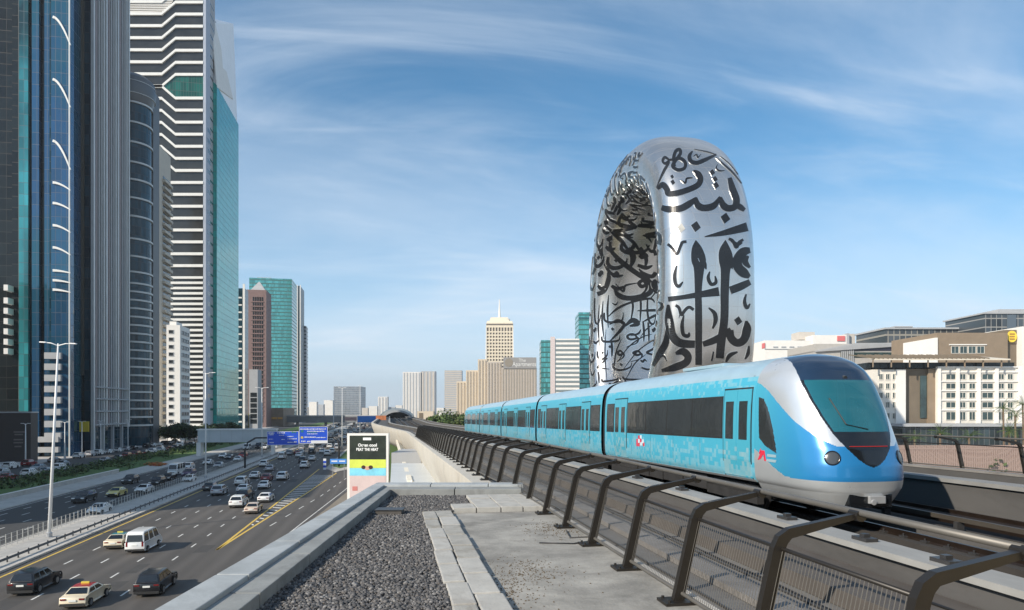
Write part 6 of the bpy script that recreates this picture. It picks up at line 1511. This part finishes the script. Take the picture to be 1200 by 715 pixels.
marks([(342, 347, 506.6, .9), (352.5, 355.5, 505.5, 1.9), (359.5, 371, 507, .5)], 'lettering', sign_g); m = M(); m.box(gx(352.6), gx(355.4), yg - .132, yg - .102, gz(514), gz(511.6)); m.build('symbol', sign_y, t)
m = M(); m.box(gx(317.8), gx(318.4), yg - .135, yg - .1, gz(509), gz(506.4)); m.box(gx(319.5), gx(320), yg - .135, yg - .1, gz(509), gz(506.4)); m.box(gx(318.4), gx(319.5), yg - .135, yg - .1, gz(507.9), gz(507.4)); m.build('arrow', sign_w, t)
m = M(); m.box(gx(364.5), gx(384), yg - .14, yg - .131, gz(519.6), gz(516.4)); m.build('white_plate', sign_w, t)
t = thing('direction_sign', 'small light blue direction sign low beside the exit ramp', 'road sign', tuple(pix(397, 480, 150)), rz=R(-YAW)); t.location.z = 0
D = 150; sb2 = mat('sign_sky', (.05, .22, .62), .5)
m = M(); m.box(-1.9, 1.7, -.05, .05, z_at(543.5, D), z_at(537.8, D)); m.build('sign_panel', sb2, t, wld=False)
for xa, xb in ((-1.6, -.3), (.1, 1.4)): m = M(); m.box(xa, xb, -.075, -.052, z_at(541.2, D), z_at(539.8, D)); m.build('lettering', sign_w, t, wld=False)
for xx in (-1.3, 1.2): m = M(); m.tube([(xx, 0, 0), (xx, 0, z_at(543.5, D) - .01)], .06, 8); m.build('post', grey_m, t, wld=False)
p = gnd(380.5, 550.5); t = thing('marker_post', 'short white and blue striped marker post at the tip of the island', 'marker', (p.x, p.y, 0))
for i in range(5): m = M(); m.box(-.35, .35, -.15, .15, i * .55, i * .55 + .545); m.build('stripe', sign_w if i % 2 == 0 else sign_b, t, wld=False)
# tall poster totem
D = 60; c = pix(431, 480, D); t = thing('poster_totem', 'tall white framed poster with swimmer picture beside the viaduct', 'billboard', (c.x, c.y, 0), rz=R(-YAW))
w2 = 24.2 / 800 * D; zt = z_at(508, D); zz = lambda py: z_at(py, D); xx_ = lambda p: (p - 431) / 800 * D
m = M(); m.box(-w2, w2, 0, .5, 0, zt); m.build('cabinet', white_r, t, wld=False)
def flat(name, x0, x1, z0, z1, mt, y=-.02, th=.02): m = M(); m.box(x0, x1, y, y + th - .002, z0, z1); return m.build(name, mt, t, wld=False)
pw = w2 - .22
flat('poster_dark', -pw, pw, zz(538.5), zz(510.5), mat('poster_dark', (.014, .022, .014), .5, var=.5, vscale=1.2), -.025)
flat('poster_yellow', -pw, pw, zz(548.5), zz(538.5) - .003, mat('poster_yellow', (.62, .70, .10), .5, var=.15, vscale=1.0), -.025)
flat('poster_pool', -pw, pw, zz(557.5), zz(548.5) - .003, mat('poster_pool', (.22, .62, .78), .4, var=.2, vscale=1.5), -.025)
flat('poster_pink', -pw, pw, zz(585), zz(557.5) - .003, mat('poster_pink', (.62, .50, .48), .5, var=.1, vscale=1.0), -.025)
ptx = mat('poster_white', (.82, .83, .82), .5)
flat('badge', xx_(425.5), xx_(435), zz(515.9), zz(512.9), ptx, -.04)
for s, sz_, py, xo_, wx_ in (('Ocean', .36, 521.8, -.40, .88), ('cool', .36, 521.8, .48, .66), ('BEAT', .34, 526.9, -.69, .62), ('THE', .34, 526.9, -.05, .46), ('HEAT', .34, 526.9, .60, .64)):
    o = text_mesh(s, sz_, ptx, 'lettering', (0, 0, 0), (R(90), 0, 0), None, .008, bold=.012); o.parent = t; o.location = (xx_(431) + xo_, -.04, zz(py)); 
    xs_ = [v.co.x for v in o.data.vertices]; o.scale = (wx_ / (max(xs_) - min(xs_)), 1, 1)
hair = mat('poster_hair', (.05, .015, .012), .6); skin = mat('poster_skin', (.62, .36, .26), .6)
for px_, r_ in ((426, .17), (434.5, .17)):
    m = M(); m.extr([(xx_(px_) + r_ * 1.1 * math.cos(q), zz(547.6) + r_ * math.sin(q)) for q in np.linspace(0, 6.283, 20, endpoint=False)], 'y', -.045, -.027); m.build('poster_hair', hair, t, wld=False)
m = M(); m.extr([(xx_(430.5) + .26 * math.cos(q), zz(548.6) + .17 * math.sin(q)) for q in np.linspace(0, 6.283, 20, endpoint=False)], 'y', -.043, -.0265); m.build('poster_figure', skin, t, wld=False)
flat('poster_mark', xx_(413), xx_(419), zz(575), zz(570), mat('poster_red', (.55, .2, .18), .5), -.04)
# station entrance canopy below the terrace, plant box and white struts
t = thing('entrance_canopy', 'flat grey white entrance canopy below the terrace beside the viaduct', 'canopy', (0, 48, 0))
m = M(); m.prism(cam_poly([(-6.1, 34), (-3.1, 34), (-5.6, 56), (-9.9, 56)]), 10.2, 10.6); m.build('roof_slab', mat('canopy_grey', (.52, .54, .54), .5, var=.08, vscale=.4), t)
m = M(); m.prism(cam_poly([(-5.9, 35), (-3.5, 35), (-5.9, 55), (-9.5, 55)]), 0, 10.19); m.build('glass_wall', glass_dark, t)
m = M(); m.prism(cam_poly([(-10.6, 60), (-8.0, 60), (-8.0, 66), (-10.6, 66)]), 0, 11.2); m.build('plant_box', grey_r, t)
m = M(); m.prism(cam_poly([(-4.0, 40), (-3.4, 40), (-6.2, 56), (-6.7, 56)]), 10.605, 11.0); m.build('green_parapet', mat('green_steel', (.12, .20, .17), .5), t)
strut_m = mat('strut_cream', (.72, .68, .58), .6)
t = thing('stair_struts', 'white zigzag steel struts under the viaduct edge', 'struts', (2, 50, 8))
for y in range(42, 120, 7):
    m = M()
    for dy in (0, 3.5):
        a = Vector((3.6, y + dy, 9.4 + dz(y))); b = Vector((1.2, y + (3.5 - dy), 10.9 + dz(y))) ; m.bar(a, b, .28, .28)
    m.bar((1.2, y, 10.9 + dz(y)), (1.2, y + 3.5, 10.9 + dz(y)), .3, .3)
    m.build('strut', strut_m, t)
# overpass crossing far ahead, far blue signs, orange hoarding
t = thing('overpass', 'long dark grey road overpass crossing the highway far ahead', 'overpass', tuple(pix(390, 480, 620)), rz=R(-YAW)); t.location.z = 0
D = 620
m = M(); m.box(-70, 62, 0, 12, z_at(495, D), z_at(488, D)); m.build('deck', mat('over_dark', (.17, .18, .19), .7, var=.1, vscale=.2), t, wld=False)
m = M(); m.box(-70, 62, -.3, .2, z_at(488, D) + .01, z_at(486.7, D)); m.build('parapet', grey_r, t, wld=False)
for xx in (-60, -34, -8, 18, 44): m = M(); m.tube([(xx, 6, 0), (xx, 6, z_at(495, D) - .02)], 1.3, 12); m.build('pier', grey_r, t, wld=False)
for i, (a, b, p0, p1, D, mt, lb_) in enumerate([(419, 441, 487.5, 495, 330, sb2, 'far light blue road sign right of the overpass'), (404, 418, 489, 493, 480, mat('hoard_pink', (.5, .3, .28), .6), 'far pinkish hoarding beside the blue sign'), (440.5, 452.5, 487, 503, 260, mat('hoard_orange', (.38, .13, .05), .6, var=.5, vscale=.5), 'orange brown hoarding left of the station arch')]):
    c = pix((a + b) / 2, 480, D); hw = (b - a) / 2 / 800 * D; t = thing('roadside_sign', lb_, 'sign', (c.x, c.y, 0), rz=R(-YAW))
    m = M(); m.box(-hw, hw, -.1, .1, z_at(p1, D), z_at(p0, D)); m.build('sign_panel', mt, t, wld=False)
    for s in (-1, 1): m = M(); m.tube([(s * hw * .7, .3, 0), (s * hw * .7, .3, z_at(p0, D) - .1)], .15, 8); m.build('post', grey_m, t, wld=False)
# station arch
ys_ = 455; cxs = 12.0 + sh(ys_); zs0 = 8.2
t = thing('metro_station', 'rounded shell shaped metro station where the tracks vanish', 'station', (cxs, ys_, 0))
m = M(); rows_ = []
for k in range(9):
    u_ = k / 8; y = ys_ + u_ * 60; r_ = 9.6 + 2.2 * math.sin(math.pi * u_); hgt = 6.2 + 1.6 * math.sin(math.pi * u_)
    rows_.append([(cxs + r_ * 1.05 * math.cos(a), y, zs0 + hgt * math.sin(a)) for a in np.linspace(-.25, math.pi + .25, 30)])
m.grid(rows_); m.build('shell_roof', mat('station_shell', (.36, .34, .28), .4, metal=.5, var=.1, vscale=.3), t, smooth=True)
m = M()
pr = [(r_, h_) for r_, h_ in ((9.8, 6.4), (8.3, 5.1))]
m.grid([[(cxs + r_ * 1.05 * math.cos(a), y, zs0 + h_ * math.sin(a)) for a in np.linspace(-.25, math.pi + .25, 30)] for (r_, h_), y in ((pr[0], ys_ - .6), (pr[1], ys_ - .6), (pr[1], ys_ + 3), (pr[0], ys_ + 3), (pr[0], ys_ - .6))]); m.build('arch_rim', grey_r, t, angle=40)
m = M(); m.box(cxs - 9, cxs + 9, ys_ + 20, ys_ + 22, 0, zs0 + 5); m.build('inner_wall', glass_dark, t)
# side wings of the far line on the right
t = thing('platform_roof', 'pale beige building with a dark doorway behind the station arch', 'building', tuple(pix(498, 480, 420)), rz=R(-YAW)); t.location.z = 0
lb(t, -4.8, 5.2, 0, 10, 0, z_at(482, 420), beige, 'block'); lb(t, -3.6, -1.2, -.2, .1, z_at(492, 420), z_at(484, 420), tan_d, 'dark_opening')
# unseen station hall behind the camera, added and sized to shade the tracks
t = thing('unseen_hall', 'unseen golden station hall shell added to shade the tracks', 'station', (12.8, -30, 11))
m = M(); arc_ = [(12.8 + 7.4 * math.cos(a), 11.9 + 10.5 * math.sin(a)) for a in np.linspace(0, math.pi, 26)]; arc2 = [(12.8 + 7.1 * math.cos(a), 11.9 + 10.2 * math.sin(a)) for a in np.linspace(math.pi, 0, 26)]
m.extr(arc_ + arc2, 'y', -70, 4.6); m.build('shell_roof', mat('hall_gold', (.42, .34, .20), .4, metal=.6, var=.08, vscale=.3), t, angle=40)
# ------------------------------------------------------------------ vehicles
paints = {}
def paint(col, nm):
    if nm not in paints:
        paints[nm] = mat('paint_' + nm, col, 0.28, metal=0.1, var=.04, vscale=2, coat=.5)
    return paints[nm]
PC = {'white': (.78, .78, .76), 'cream': (.72, .62, .45), 'black': (.012, .012, .014), 'silver': (.42, .43, .45), 'grey': (.16, .165, .17), 'dark red': (.22, .015, .02), 'red': (.42, .02, .02), 'beige': (.62, .50, .40), 'yellow': (.68, .58, .22), 'dark blue': (.02, .03, .08), 'dark grey': (.045, .047, .05), 'teal': (.03, .24, .30), 'purple': (.09, .06, .13)}
cglass = mat('car_glass', (.008, .010, .012), .05, spec=.9); tyre = mat('tyre', (.012, .012, .012), .85); rim_m = mat('rim', (.45, .46, .47), .3, metal=.8); tl_m = mat('tail_light', (.16, .010, .010), .2); hl_m = mat('head_light', (.75, .76, .74), .15); plate_m = mat('plate', (.72, .72, .68), .5); trim_m = mat('car_trim', (.02, .02, .02), .6)
# side profiles: (y, z) lower body outline and greenhouse outline, y forward from the middle
KIND = {
 'saloon': dict(L=4.75, W=1.84, low=[(-2.37, .42), (-2.30, .92), (-1.75, 1.00), (-1.2, 1.02), (.75, .98), (1.25, .93), (2.05, .80), (2.34, .62), (2.37, .38), (2.1, .22), (-2.2, .22)], top=[(-1.80, .99), (-1.10, 1.40), (-.35, 1.46), (.25, 1.42), (1.15, .95)], r=.33, wb=1.40),
 'suv': dict(L=4.9, W=1.98, low=[(-2.42, .50), (-2.42, 1.10), (-2.1, 1.16), (.85, 1.13), (1.4, 1.10), (2.2, 1.0), (2.42, .75), (2.42, .42), (2.1, .28), (-2.2, .28)], top=[(-2.30, 1.14), (-1.95, 1.72), (-1.0, 1.80), (.3, 1.76), (1.15, 1.11)], r=.39, wb=1.46),
 'van': dict(L=5.3, W=1.94, low=[(-2.65, .45), (-2.65, 1.12), (-2.3, 1.16), (1.3, 1.16), (1.9, 1.12), (2.5, .95), (2.65, .7), (2.65, .4), (2.3, .26), (-2.4, .26)], top=[(-2.63, 1.14), (-2.52, 2.02), (-2.2, 2.22), (.6, 2.24), (1.2, 2.12), (2.05, 1.1)], r=.34, wb=1.60),
 'minibus': dict(L=6.4, W=2.1, low=[(-3.2, .5), (-3.2, 1.3), (2.2, 1.3), (2.7, 1.2), (3.15, .95), (3.2, .45), (2.9, .3), (-3.0, .3)], top=[(-3.18, 1.28), (-3.1, 2.5), (-2.8, 2.66), (1.9, 2.66), (2.3, 2.5), (2.95, 1.2)], r=.38, wb=1.9)}
def body_mesh(kind):
    k = KIND[kind]; W = k['W'] / 2; m = M()
    low = k['low']; n = len(low)
    ring = lambda x, ins, lst, zc: [(x, y * (1 - ins * .05), zc + (z - zc) * (1 - ins * .12)) for y, z in lst]
    m.grid([ring(-W + .10, 1.1, low, .6), ring(-W + .02, .4, low, .6), ring(-W, 0, low, .6), ring(W, 0, low, .6), ring(W - .02, .4, low, .6), ring(W - .10, 1.1, low, .6)], closed=True)
    o = len(m.v); m.f += [tuple(range(o - 6 * n, o - 5 * n)), tuple(range(o - 1, o - n - 1, -1))]; m.mi += [0, 0]
    # roof skin and pillars: the greenhouse as a shell with glass set in its faces
    t = k['top']; zb = t[0][1]; zt = max(z for _, z in t)
    def px_(z): return W - .06 - (z - zb) / (zt - zb) * (.20 if kind in ('saloon', 'suv') else .10)
    prof = [(y, z) for y, z in t]; N = len(prof)
    m.grid([[(-px_(z), y, z) for y, z in prof], [(-px_(z) * .8, y, z + (.03 if z > zb + .2 else 0)) for y, z in prof], [(px_(z) * .8, y, z + (.03 if z > zb + .2 else 0)) for y, z in prof], [(px_(z), y, z) for y, z in prof]])
    o = len(m.v); 
    m.f += [tuple(o - 4 * N + i for i in range(N)), tuple(o - 1 - i for i in range(N))]; m.mi += [0, 0]
    return m, px_, prof, W, k
def quad_on(m, pts, mi=0): o = len(m.v); m.v += [tuple(p) for p in pts]; m.f.append(tuple(range(o, o + len(pts)))); m.mi.append(mi)
def make_parts(kind):
    m, px_, prof, W, k = body_mesh(kind); parts = {}
    parts['body'] = m
    def thick(pts, n, nm, t_=.014):
        mm = parts.setdefault(nm, M()); n = Vector(n).normalized(); a = [Vector(p) + n * t_ for p in pts]; b = [Vector(p) - n * .02 for p in pts]; c = len(pts)
        mm.add(a + b, [tuple(range(c)), tuple(range(2 * c - 1, c - 1, -1))] + [(i, (i + 1) % c, c + (i + 1) % c, c + i) for i in range(c)])
    # windscreen = last slope, rear window = first slope
    for (a, b, nm, sg) in ((prof[-1], prof[-2], 'windscreen', 1), (prof[0], prof[1], 'rear_window', -1)):
        A, B = Vector((0, a[0], a[1])), Vector((0, b[0], b[1])); d = B - A; p, q = A + d * .12, A + d * .88; wa, wb = px_(p.z) - .10, px_(q.z) - .14
        n = Vector((0, d.z * sg, abs(d.y))); n = Vector((0, sg * abs(d.z), abs(d.y) if abs(d.y) > .01 else 0))
        thick([(-wa, p.y, p.z), (wa, p.y, p.z), (wb, q.y, q.z + .02), (-wb, q.y, q.z + .02)], n, nm, .035)
    zb = prof[0][1]; zt = max(z for _, z in prof) - .13
    def ylim(z, rear):
        pr = prof[:3] if rear else prof[-3:]
        pts = sorted([(zz, yy) for yy, zz in pr]); return float(np.interp(z, [a for a, _ in pts], [b for _, b in pts]))
    for s in (-1, 1):
        z0, z1 = zb + .07, zt; ya0, ya1 = ylim(z0, True) + .16, ylim(z1, True) + .12; yb0, yb1 = ylim(z0, False) - .2, ylim(z1, False) - .14
        ns = 2 if kind in ('saloon',) else 3
        for i in range(ns):
            a, b = i / ns, (i + 1) / ns; g = .035
            P0 = lambda f, z, ya, yb: Vector((s * px_(z), ya + (yb - ya) * f, z))
            thick([P0(a + g * (i > 0), z0, ya0, yb0), P0(b - g * (i < ns - 1), z0, ya0, yb0), P0(b - g * (i < ns - 1), z1, ya1, yb1), P0(a + g * (i > 0), z1, ya1, yb1)], (s, 0, .2), f'side_window_{s}', .012)
    L2 = k['L'] / 2; zr = k['low'][1][1]
    zf = .68 if kind == 'saloon' else .86
    for s in (-1, 1):
        m2 = M(); zt2 = zr - .06
        if kind in ('van', 'minibus'): m2.box(s * (W - .2) - .09, s * (W - .2) + .09, -L2 - .012, -L2 + .12, .75, 1.25)
        else: m2.box(s * (W - .27) - .19, s * (W - .27) + .19, -L2 - .0, -L2 + .2, zt2 - .12, zt2)
        parts[f'tail_light_{s}'] = m2
        m2 = M(); m2.box(s * (W - .32) - .24, s * (W - .32) + .24, L2 - .3, L2 - .02, zf - .11, zf + .06); parts[f'headlight_{s}'] = m2
    m2 = M(); zp = zr - .22 if kind != 'saloon' else .70; m2.box(-.27, .27, -L2 - .03, -L2 + .02, zp - .07, zp + .07); parts['number_plate'] = m2
    m2 = M(); m2.box(-W + .06, W - .06, -L2 - .035, -L2 + .3, .30, .50); parts['bumper_1'] = m2; m2 = M(); m2.box(-W + .06, W - .06, L2 - .3, L2 + .03, .28, .46); parts['bumper_2'] = m2
    m2 = M(); m2.box(-.5, .5, L2 - .12, L2 + .012, zf - .22, zf - .06); parts['grille'] = m2
    for i, (sx, sy) in enumerate(((-1, 1), (1, 1), (-1, -1), (1, -1))):
        m2 = M(); r_ = k['r']; x = sx * (W - .10); a, b = (x - .12, x + .11)
        m2.tube([(x - .11, sy * k['wb'], r_), (x + .11, sy * k['wb'], r_)], r_, 18, 0); xo = x + sx * .115; m2.tube([(xo - .01, sy * k['wb'], r_), (xo + .008, sy * k['wb'], r_)], r_ * .62, 14, 1); parts[f'wheel_{i}'] = m2
    for s in (-1, 1):
        m2 = M(); m2.box(s * W - (.02 if s > 0 else .14), s * W + (.14 if s > 0 else .02), .62 + (.9 if kind in ('van', 'minibus') else 0), .80 + (.9 if kind in ('van', 'minibus') else 0), zb - .01, zb + .11); parts[f'mirror_{s}'] = m2
    return parts
PM = {'body': None, 'windscreen': cglass, 'rear_window': cglass, 'side_window': cglass, 'tail_light': tl_m, 'headlight': hl_m, 'number_plate': plate_m, 'bumper': trim_m, 'grille': trim_m, 'wheel': None, 'mirror': None}
CM, FM = {}, {}
for kd in KIND:
    pr = make_parts(kd); lst = []
    for key, mm in pr.items():
        base = key.split('_-1')[0]; base = base[:-2] if base[-2] == '_' and base[-1].isdigit() else base
        mt = PM[base] if base in PM else None
        me = mm.mesh(base, [tyre, rim_m] if base == 'wheel' else [mt or white_m])
        bm = bmesh.new(); bm.from_mesh(me); bmesh.ops.recalc_face_normals(bm, faces=bm.faces)
        if base == 'body': bmesh.ops.bevel(bm, geom=[e for e in bm.edges if e.calc_face_angle(0) > .5], offset=.06, segments=2, profile=.5, affect='EDGES', clamp_overlap=True)
        bm.to_mesh(me); bm.free()
        if base == 'body': me.polygons.foreach_set('use_smooth', [True] * len(me.polygons)); me.set_sharp_from_angle(angle=R(42))
        lst.append((base, me))
    CM[kd] = lst
    # one-mesh version for the cars too small to show parts
    mats_ = [white_m, cglass, tyre, tl_m, hl_m, trim_m]; idx = {'windscreen': 1, 'rear_window': 1, 'side_window': 1, 'wheel': 2, 'tail_light': 3, 'headlight': 4, 'bumper': 5, 'grille': 5, 'number_plate': 4}
    fm = M()
    for base, me in lst: fm.add([tuple(v.co) for v in me.vertices], [tuple(p.vertices) for p in me.polygons], idx.get(base, 0))
    FM[kd] = fm.mesh('distant_car', mats_)
NAMEK = {'saloon': 'saloon', 'suv': 'suv', 'van': 'van', 'minibus': 'minibus'}
def set_paint(o, m_): o.material_slots[0].link = 'OBJECT'; o.material_slots[0].material = m_
def car(kind, col, loc, rz, label, group, roof=None, sign=False, full=True):
    pm = paint(PC[col], col.replace(' ', '_'))
    if not full:
        o = bpy.data.objects.new({'saloon': 'car', 'suv': 'suv', 'van': 'van', 'minibus': 'minibus'}[kind], FM[kind]); COL.objects.link(o); set_paint(o, pm); o.location = loc; o.rotation_euler.z = rz; return tag(o, label, 'car' if kind in ('saloon', 'suv') else 'van', group)
    t = thing({'saloon': 'car', 'suv': 'suv', 'van': 'van', 'minibus': 'minibus'}[kind], label, 'taxi' if sign else 'car' if kind in ('saloon', 'suv') else 'van', loc, group, rz)
    for base, me in CM[kind]:
        o = bpy.data.objects.new(base, me); COL.objects.link(o); o.parent = t
        if base in ('body', 'mirror'): set_paint(o, pm)
    if roof:
        k = KIND[kind]; W = k['W'] / 2; tp = k['top']; m = M(); w_ = W - .06 - .2 - .02
        m.grid([[(x, tp[1][0] + .02, tp[1][1] + dzz), (x, tp[2][0], tp[2][1] + dzz), (x, tp[3][0] - .02, tp[3][1] + dzz)] for x, dzz in ((-w_ - .01, .008), (-w_ * .8, .042), (w_ * .8, .042), (w_ + .01, .008))])
        m.build('roof_panel', paint(PC[roof], roof.replace(' ', '_')), t, wld=False, smooth=True)
    if sign: m = M(); m.box(-.3, .3, -.25, -.1, 1.47, 1.62); m.build('roof_light', sign_y, t, wld=False, bevel=.02)
    return t
G1, G2, G3 = 'vehicles driving away on the near carriageway', 'vehicles on the opposite carriageway', 'cars parked along the service road'
near = [  # kind, colour, px, py of the middle of its base, roof colour, taxi, label
 ('suv', 'black', 37, 693, None, 0, 'black suv in the lane nearest the median, bottom left corner'),
 ('saloon', 'cream', 97, 708, 'red', 1, 'cream taxi with a red roof, nearest the camera'),
 ('suv', 'black', 180, 694, None, 0, 'black suv with a silver roof panel near the grey parapet'),
 ('van', 'white', 166, 645, None, 0, 'white passenger van with a raised roof'),
 ('saloon', 'cream', 139, 641, 'teal', 1, 'cream taxi with a teal roof beside the white van'),
 ('suv', 'white', 279, 594, None, 0, 'white suv directly left of the beige saloon by the gore'),
 ('suv', 'black', 286.5, 586, None, 0, 'black car hidden behind the white suv'),
 ('saloon', 'beige', 296.5, 601, None, 0, 'beige taxi saloon nearest the yellow striped gore'),
 ('saloon', 'white', 311, 588, None, 0, 'white saloon beside the striped gore ahead of the beige taxi'),
 ('suv', 'silver', 256.5, 580, None, 0, 'silver pink suv ahead of the dark car next to the guard rail'),
 ('saloon', 'dark grey', 246, 574.5, None, 0, 'dark car closest to the guard rail'),
 ('saloon', 'white', 285.5, 577, None, 0, 'white saloon just ahead of the white suv'),
 ('suv', 'white', 283, 568.5, None, 0, 'white suv two ahead of the white saloon in its lane'),
 ('saloon', 'white', 309.5, 572.5, None, 0, 'white saloon following the dark red car'),
 ('saloon', 'dark red', 312.5, 563.5, None, 0, 'dark red car ahead of a white saloon'),
 ('suv', 'white', 331, 562.5, None, 0, 'white boxy suv in the lane beside the gore'),
 ('saloon', 'white', 298.5, 560.5, None, 0, 'white car alone in the middle lane left of the dark red car'),
 ('saloon', 'silver', 316, 552, None, 0, 'silver saloon left of the white boxy suv, further on'),
 ('suv', 'white', 309.5, 547, None, 0, 'white suv in the lane by the median far ahead of the silver saloon'),
 ('van', 'white', 330.6, 538, None, 0, 'white van passing under the left blue sign'),
 ('saloon', 'dark red', 348, 532.5, None, 0, 'dark red car under the right blue sign'),
 ('saloon', 'white', 350.5, 536, None, 0, 'white car right behind the far dark red car'),
 ('suv', 'dark grey', 354.5, 542.5, None, 0, 'dark grey suv behind the far white car'),
 ('saloon', 'white', 365.5, 540, None, 0, 'white saloon right of the dark grey suv'),
 ('suv', 'white', 357, 548.5, None, 0, 'white suv behind the dark grey suv'),
 ('suv', 'white', 384, 534, None, 0, 'white suv beside the gantry post'),
 ('saloon', 'grey', 376, 527.5, None, 0, 'grey saloon beyond the right blue sign'),
]
for k_, c_, px_, py_, rf, tx, lb_ in near:
    p = gnd(px_, py_); half = KIND[k_]['L'] * .35
    car(k_, c_, (p.x, p.y + half * .4, .011), R(random.uniform(-1.5, 1.5)), lb_, G1, rf, bool(tx))
opp = [
 ('saloon', 'white', 117, 601.5, 'white sports saloon on the opposite road, closest to the median fence'),
 ('suv', 'dark grey', 99, 588, 'dark suv on the opposite road nearest the pale sidewalk'),
 ('saloon', 'yellow', 137, 581, 'pale yellow taxi on the opposite road'),
 ('suv', 'dark grey', 153, 566.5, 'dark grey suv on the opposite road beside the pale wall end'),
 ('saloon', 'white', 169, 577, 'white hatchback on the opposite road behind the yellow taxi'),
 ('suv', 'black', 184.5, 569, 'black suv on the opposite road followed by a low black car'),
 ('saloon', 'black', 198, 562.5, 'low black saloon on the opposite road behind the black suv'),
 ('minibus', 'white', 207, 556, 'white minibus on the opposite road'),
 ('suv', 'purple', 221.5, 558.5, 'dark purple car on the opposite road beside the minibus'),
 ('saloon', 'white', 222, 564.5, 'white saloon on the opposite road in front of the purple car'),
 ('suv', 'white', 220.5, 550.5, 'white suv on the opposite road behind the purple car'),
 ('saloon', 'white', 244, 544.5, 'white saloon on the opposite road below the footbridge wall'),
 ('saloon', 'silver', 256.5, 548, 'silver saloon on the opposite road below the footbridge'),
 ('saloon', 'white', 279, 540.5, 'white saloon on the opposite road in front of the red car'),
 ('suv', 'red', 285, 536.5, 'red suv on the opposite road below the footbridge'),
 ('saloon', 'white', 261.5, 536.5, 'white car on the opposite road under the middle of the footbridge'),
 ('saloon', 'grey', 268.5, 538, 'grey car on the opposite road under the middle of the footbridge'),
]
for k_, c_, px_, py_, lb_ in opp:
    p = gnd(px_, py_); car(k_, c_, (p.x, p.y, .011), R(180 + random.uniform(-1.5, 1.5)), lb_, G2)
rg = random.Random(21)
ORD = ['first', 'second', 'third', 'fourth', 'fifth', 'sixth', 'seventh', 'eighth', 'ninth', 'tenth', 'eleventh', 'twelfth', 'thirteenth', 'fourteenth', 'fifteenth', 'sixteenth', 'seventeenth', 'eighteenth', 'nineteenth', 'twentieth', 'twenty-first', 'twenty-second', 'twenty-third', 'twenty-fourth', 'twenty-fifth', 'twenty-sixth']
cols = ['white', 'white', 'white', 'silver', 'grey', 'black', 'white', 'dark red', 'beige', 'white', 'dark grey', 'silver']
LN = ['lane beside the median', 'second lane from the median', 'middle lane', 'fourth lane from the median', 'outer lane']
for li_, x in enumerate((-32.6, -29.4, -26.1, -22.9, -19.6)):
    y = 232 + rg.uniform(0, 14); k = 0
    while y < 760 and k < 12:
        c_ = rg.choice(cols); kd = rg.choice(('saloon', 'suv', 'saloon', 'suv', 'van'))
        car(kd, c_, (x + rg.uniform(-.3, .3), y, .011), 0, f'{c_} {NAMEK[kd]} beyond the blue signs, {ORD[k]} in the {LN[li_]}', G1, full=False)
        y += rg.uniform(18, 44) * (1 + (y - 230) / 260); k += 1
for li_, x in enumerate((-43.3, -46.6, -49.9, -53.0)):
    y = 265 + rg.uniform(0, 14); k = 0
    while y < 700 and k < 10:
        c_ = rg.choice(cols); kd = rg.choice(('saloon', 'suv', 'saloon', 'suv', 'van'))
        car(kd, c_, (x + rg.uniform(-.3, .3), y, .011), R(180), f'{c_} {NAMEK[kd]} beyond the footbridge, {ORD[k]} in the opposite {LN[li_]}', G2, full=False)
        y += rg.uniform(16, 36) * (1 + (y - 260) / 260); k += 1
for row, (x, y0_, rz_) in enumerate(((-80.0, 106, 0), (-86.0, 118, 180), (-94.6, 128, 0))):
    y = y0_; k = 0
    while y < 330 and k < 26:
        c_ = rg.choice(cols); kd = rg.choice(('saloon', 'suv', 'saloon', 'suv'))
        if rg.random() < (.86 if row != 1 else .5):
            car(kd, c_, (x + rg.uniform(-.3, .3), y, .011), R(rz_ + rg.uniform(-2, 2)), f'{c_} {NAMEK[kd]} on the service road, {ORD[k]} from left in the {["row by the hedge", "middle row", "row along the towers"][row]}', G3, full=y < 190)
            k += 1
        y += rg.uniform(6.4, 9.5) if row != 1 else rg.uniform(9, 18)
# ------------------------------------------------------------------ haze over the whole place
HAZE = True
if HAZE:
    m = M(); m.box(-5900, 5900, -390, 8900, -1.0, 330)
    hm = bpy.data.materials.new('haze'); hm.use_nodes = True; t_ = hm.node_tree; t_.nodes.clear()
    pv = t_.nodes.new('ShaderNodeVolumePrincipled'); pv.inputs['Color'].default_value = (.95, .975, 1.0, 1); pv.inputs['Density'].default_value = 0.00010; pv.inputs['Anisotropy'].default_value = 0.2
    ou = t_.nodes.new('ShaderNodeOutputMaterial'); t_.links.new(pv.outputs[0], ou.inputs['Volume'])
    tag(m.build('haze', hm), 'thin pale haze filling the air', 'haze', kind='stuff')
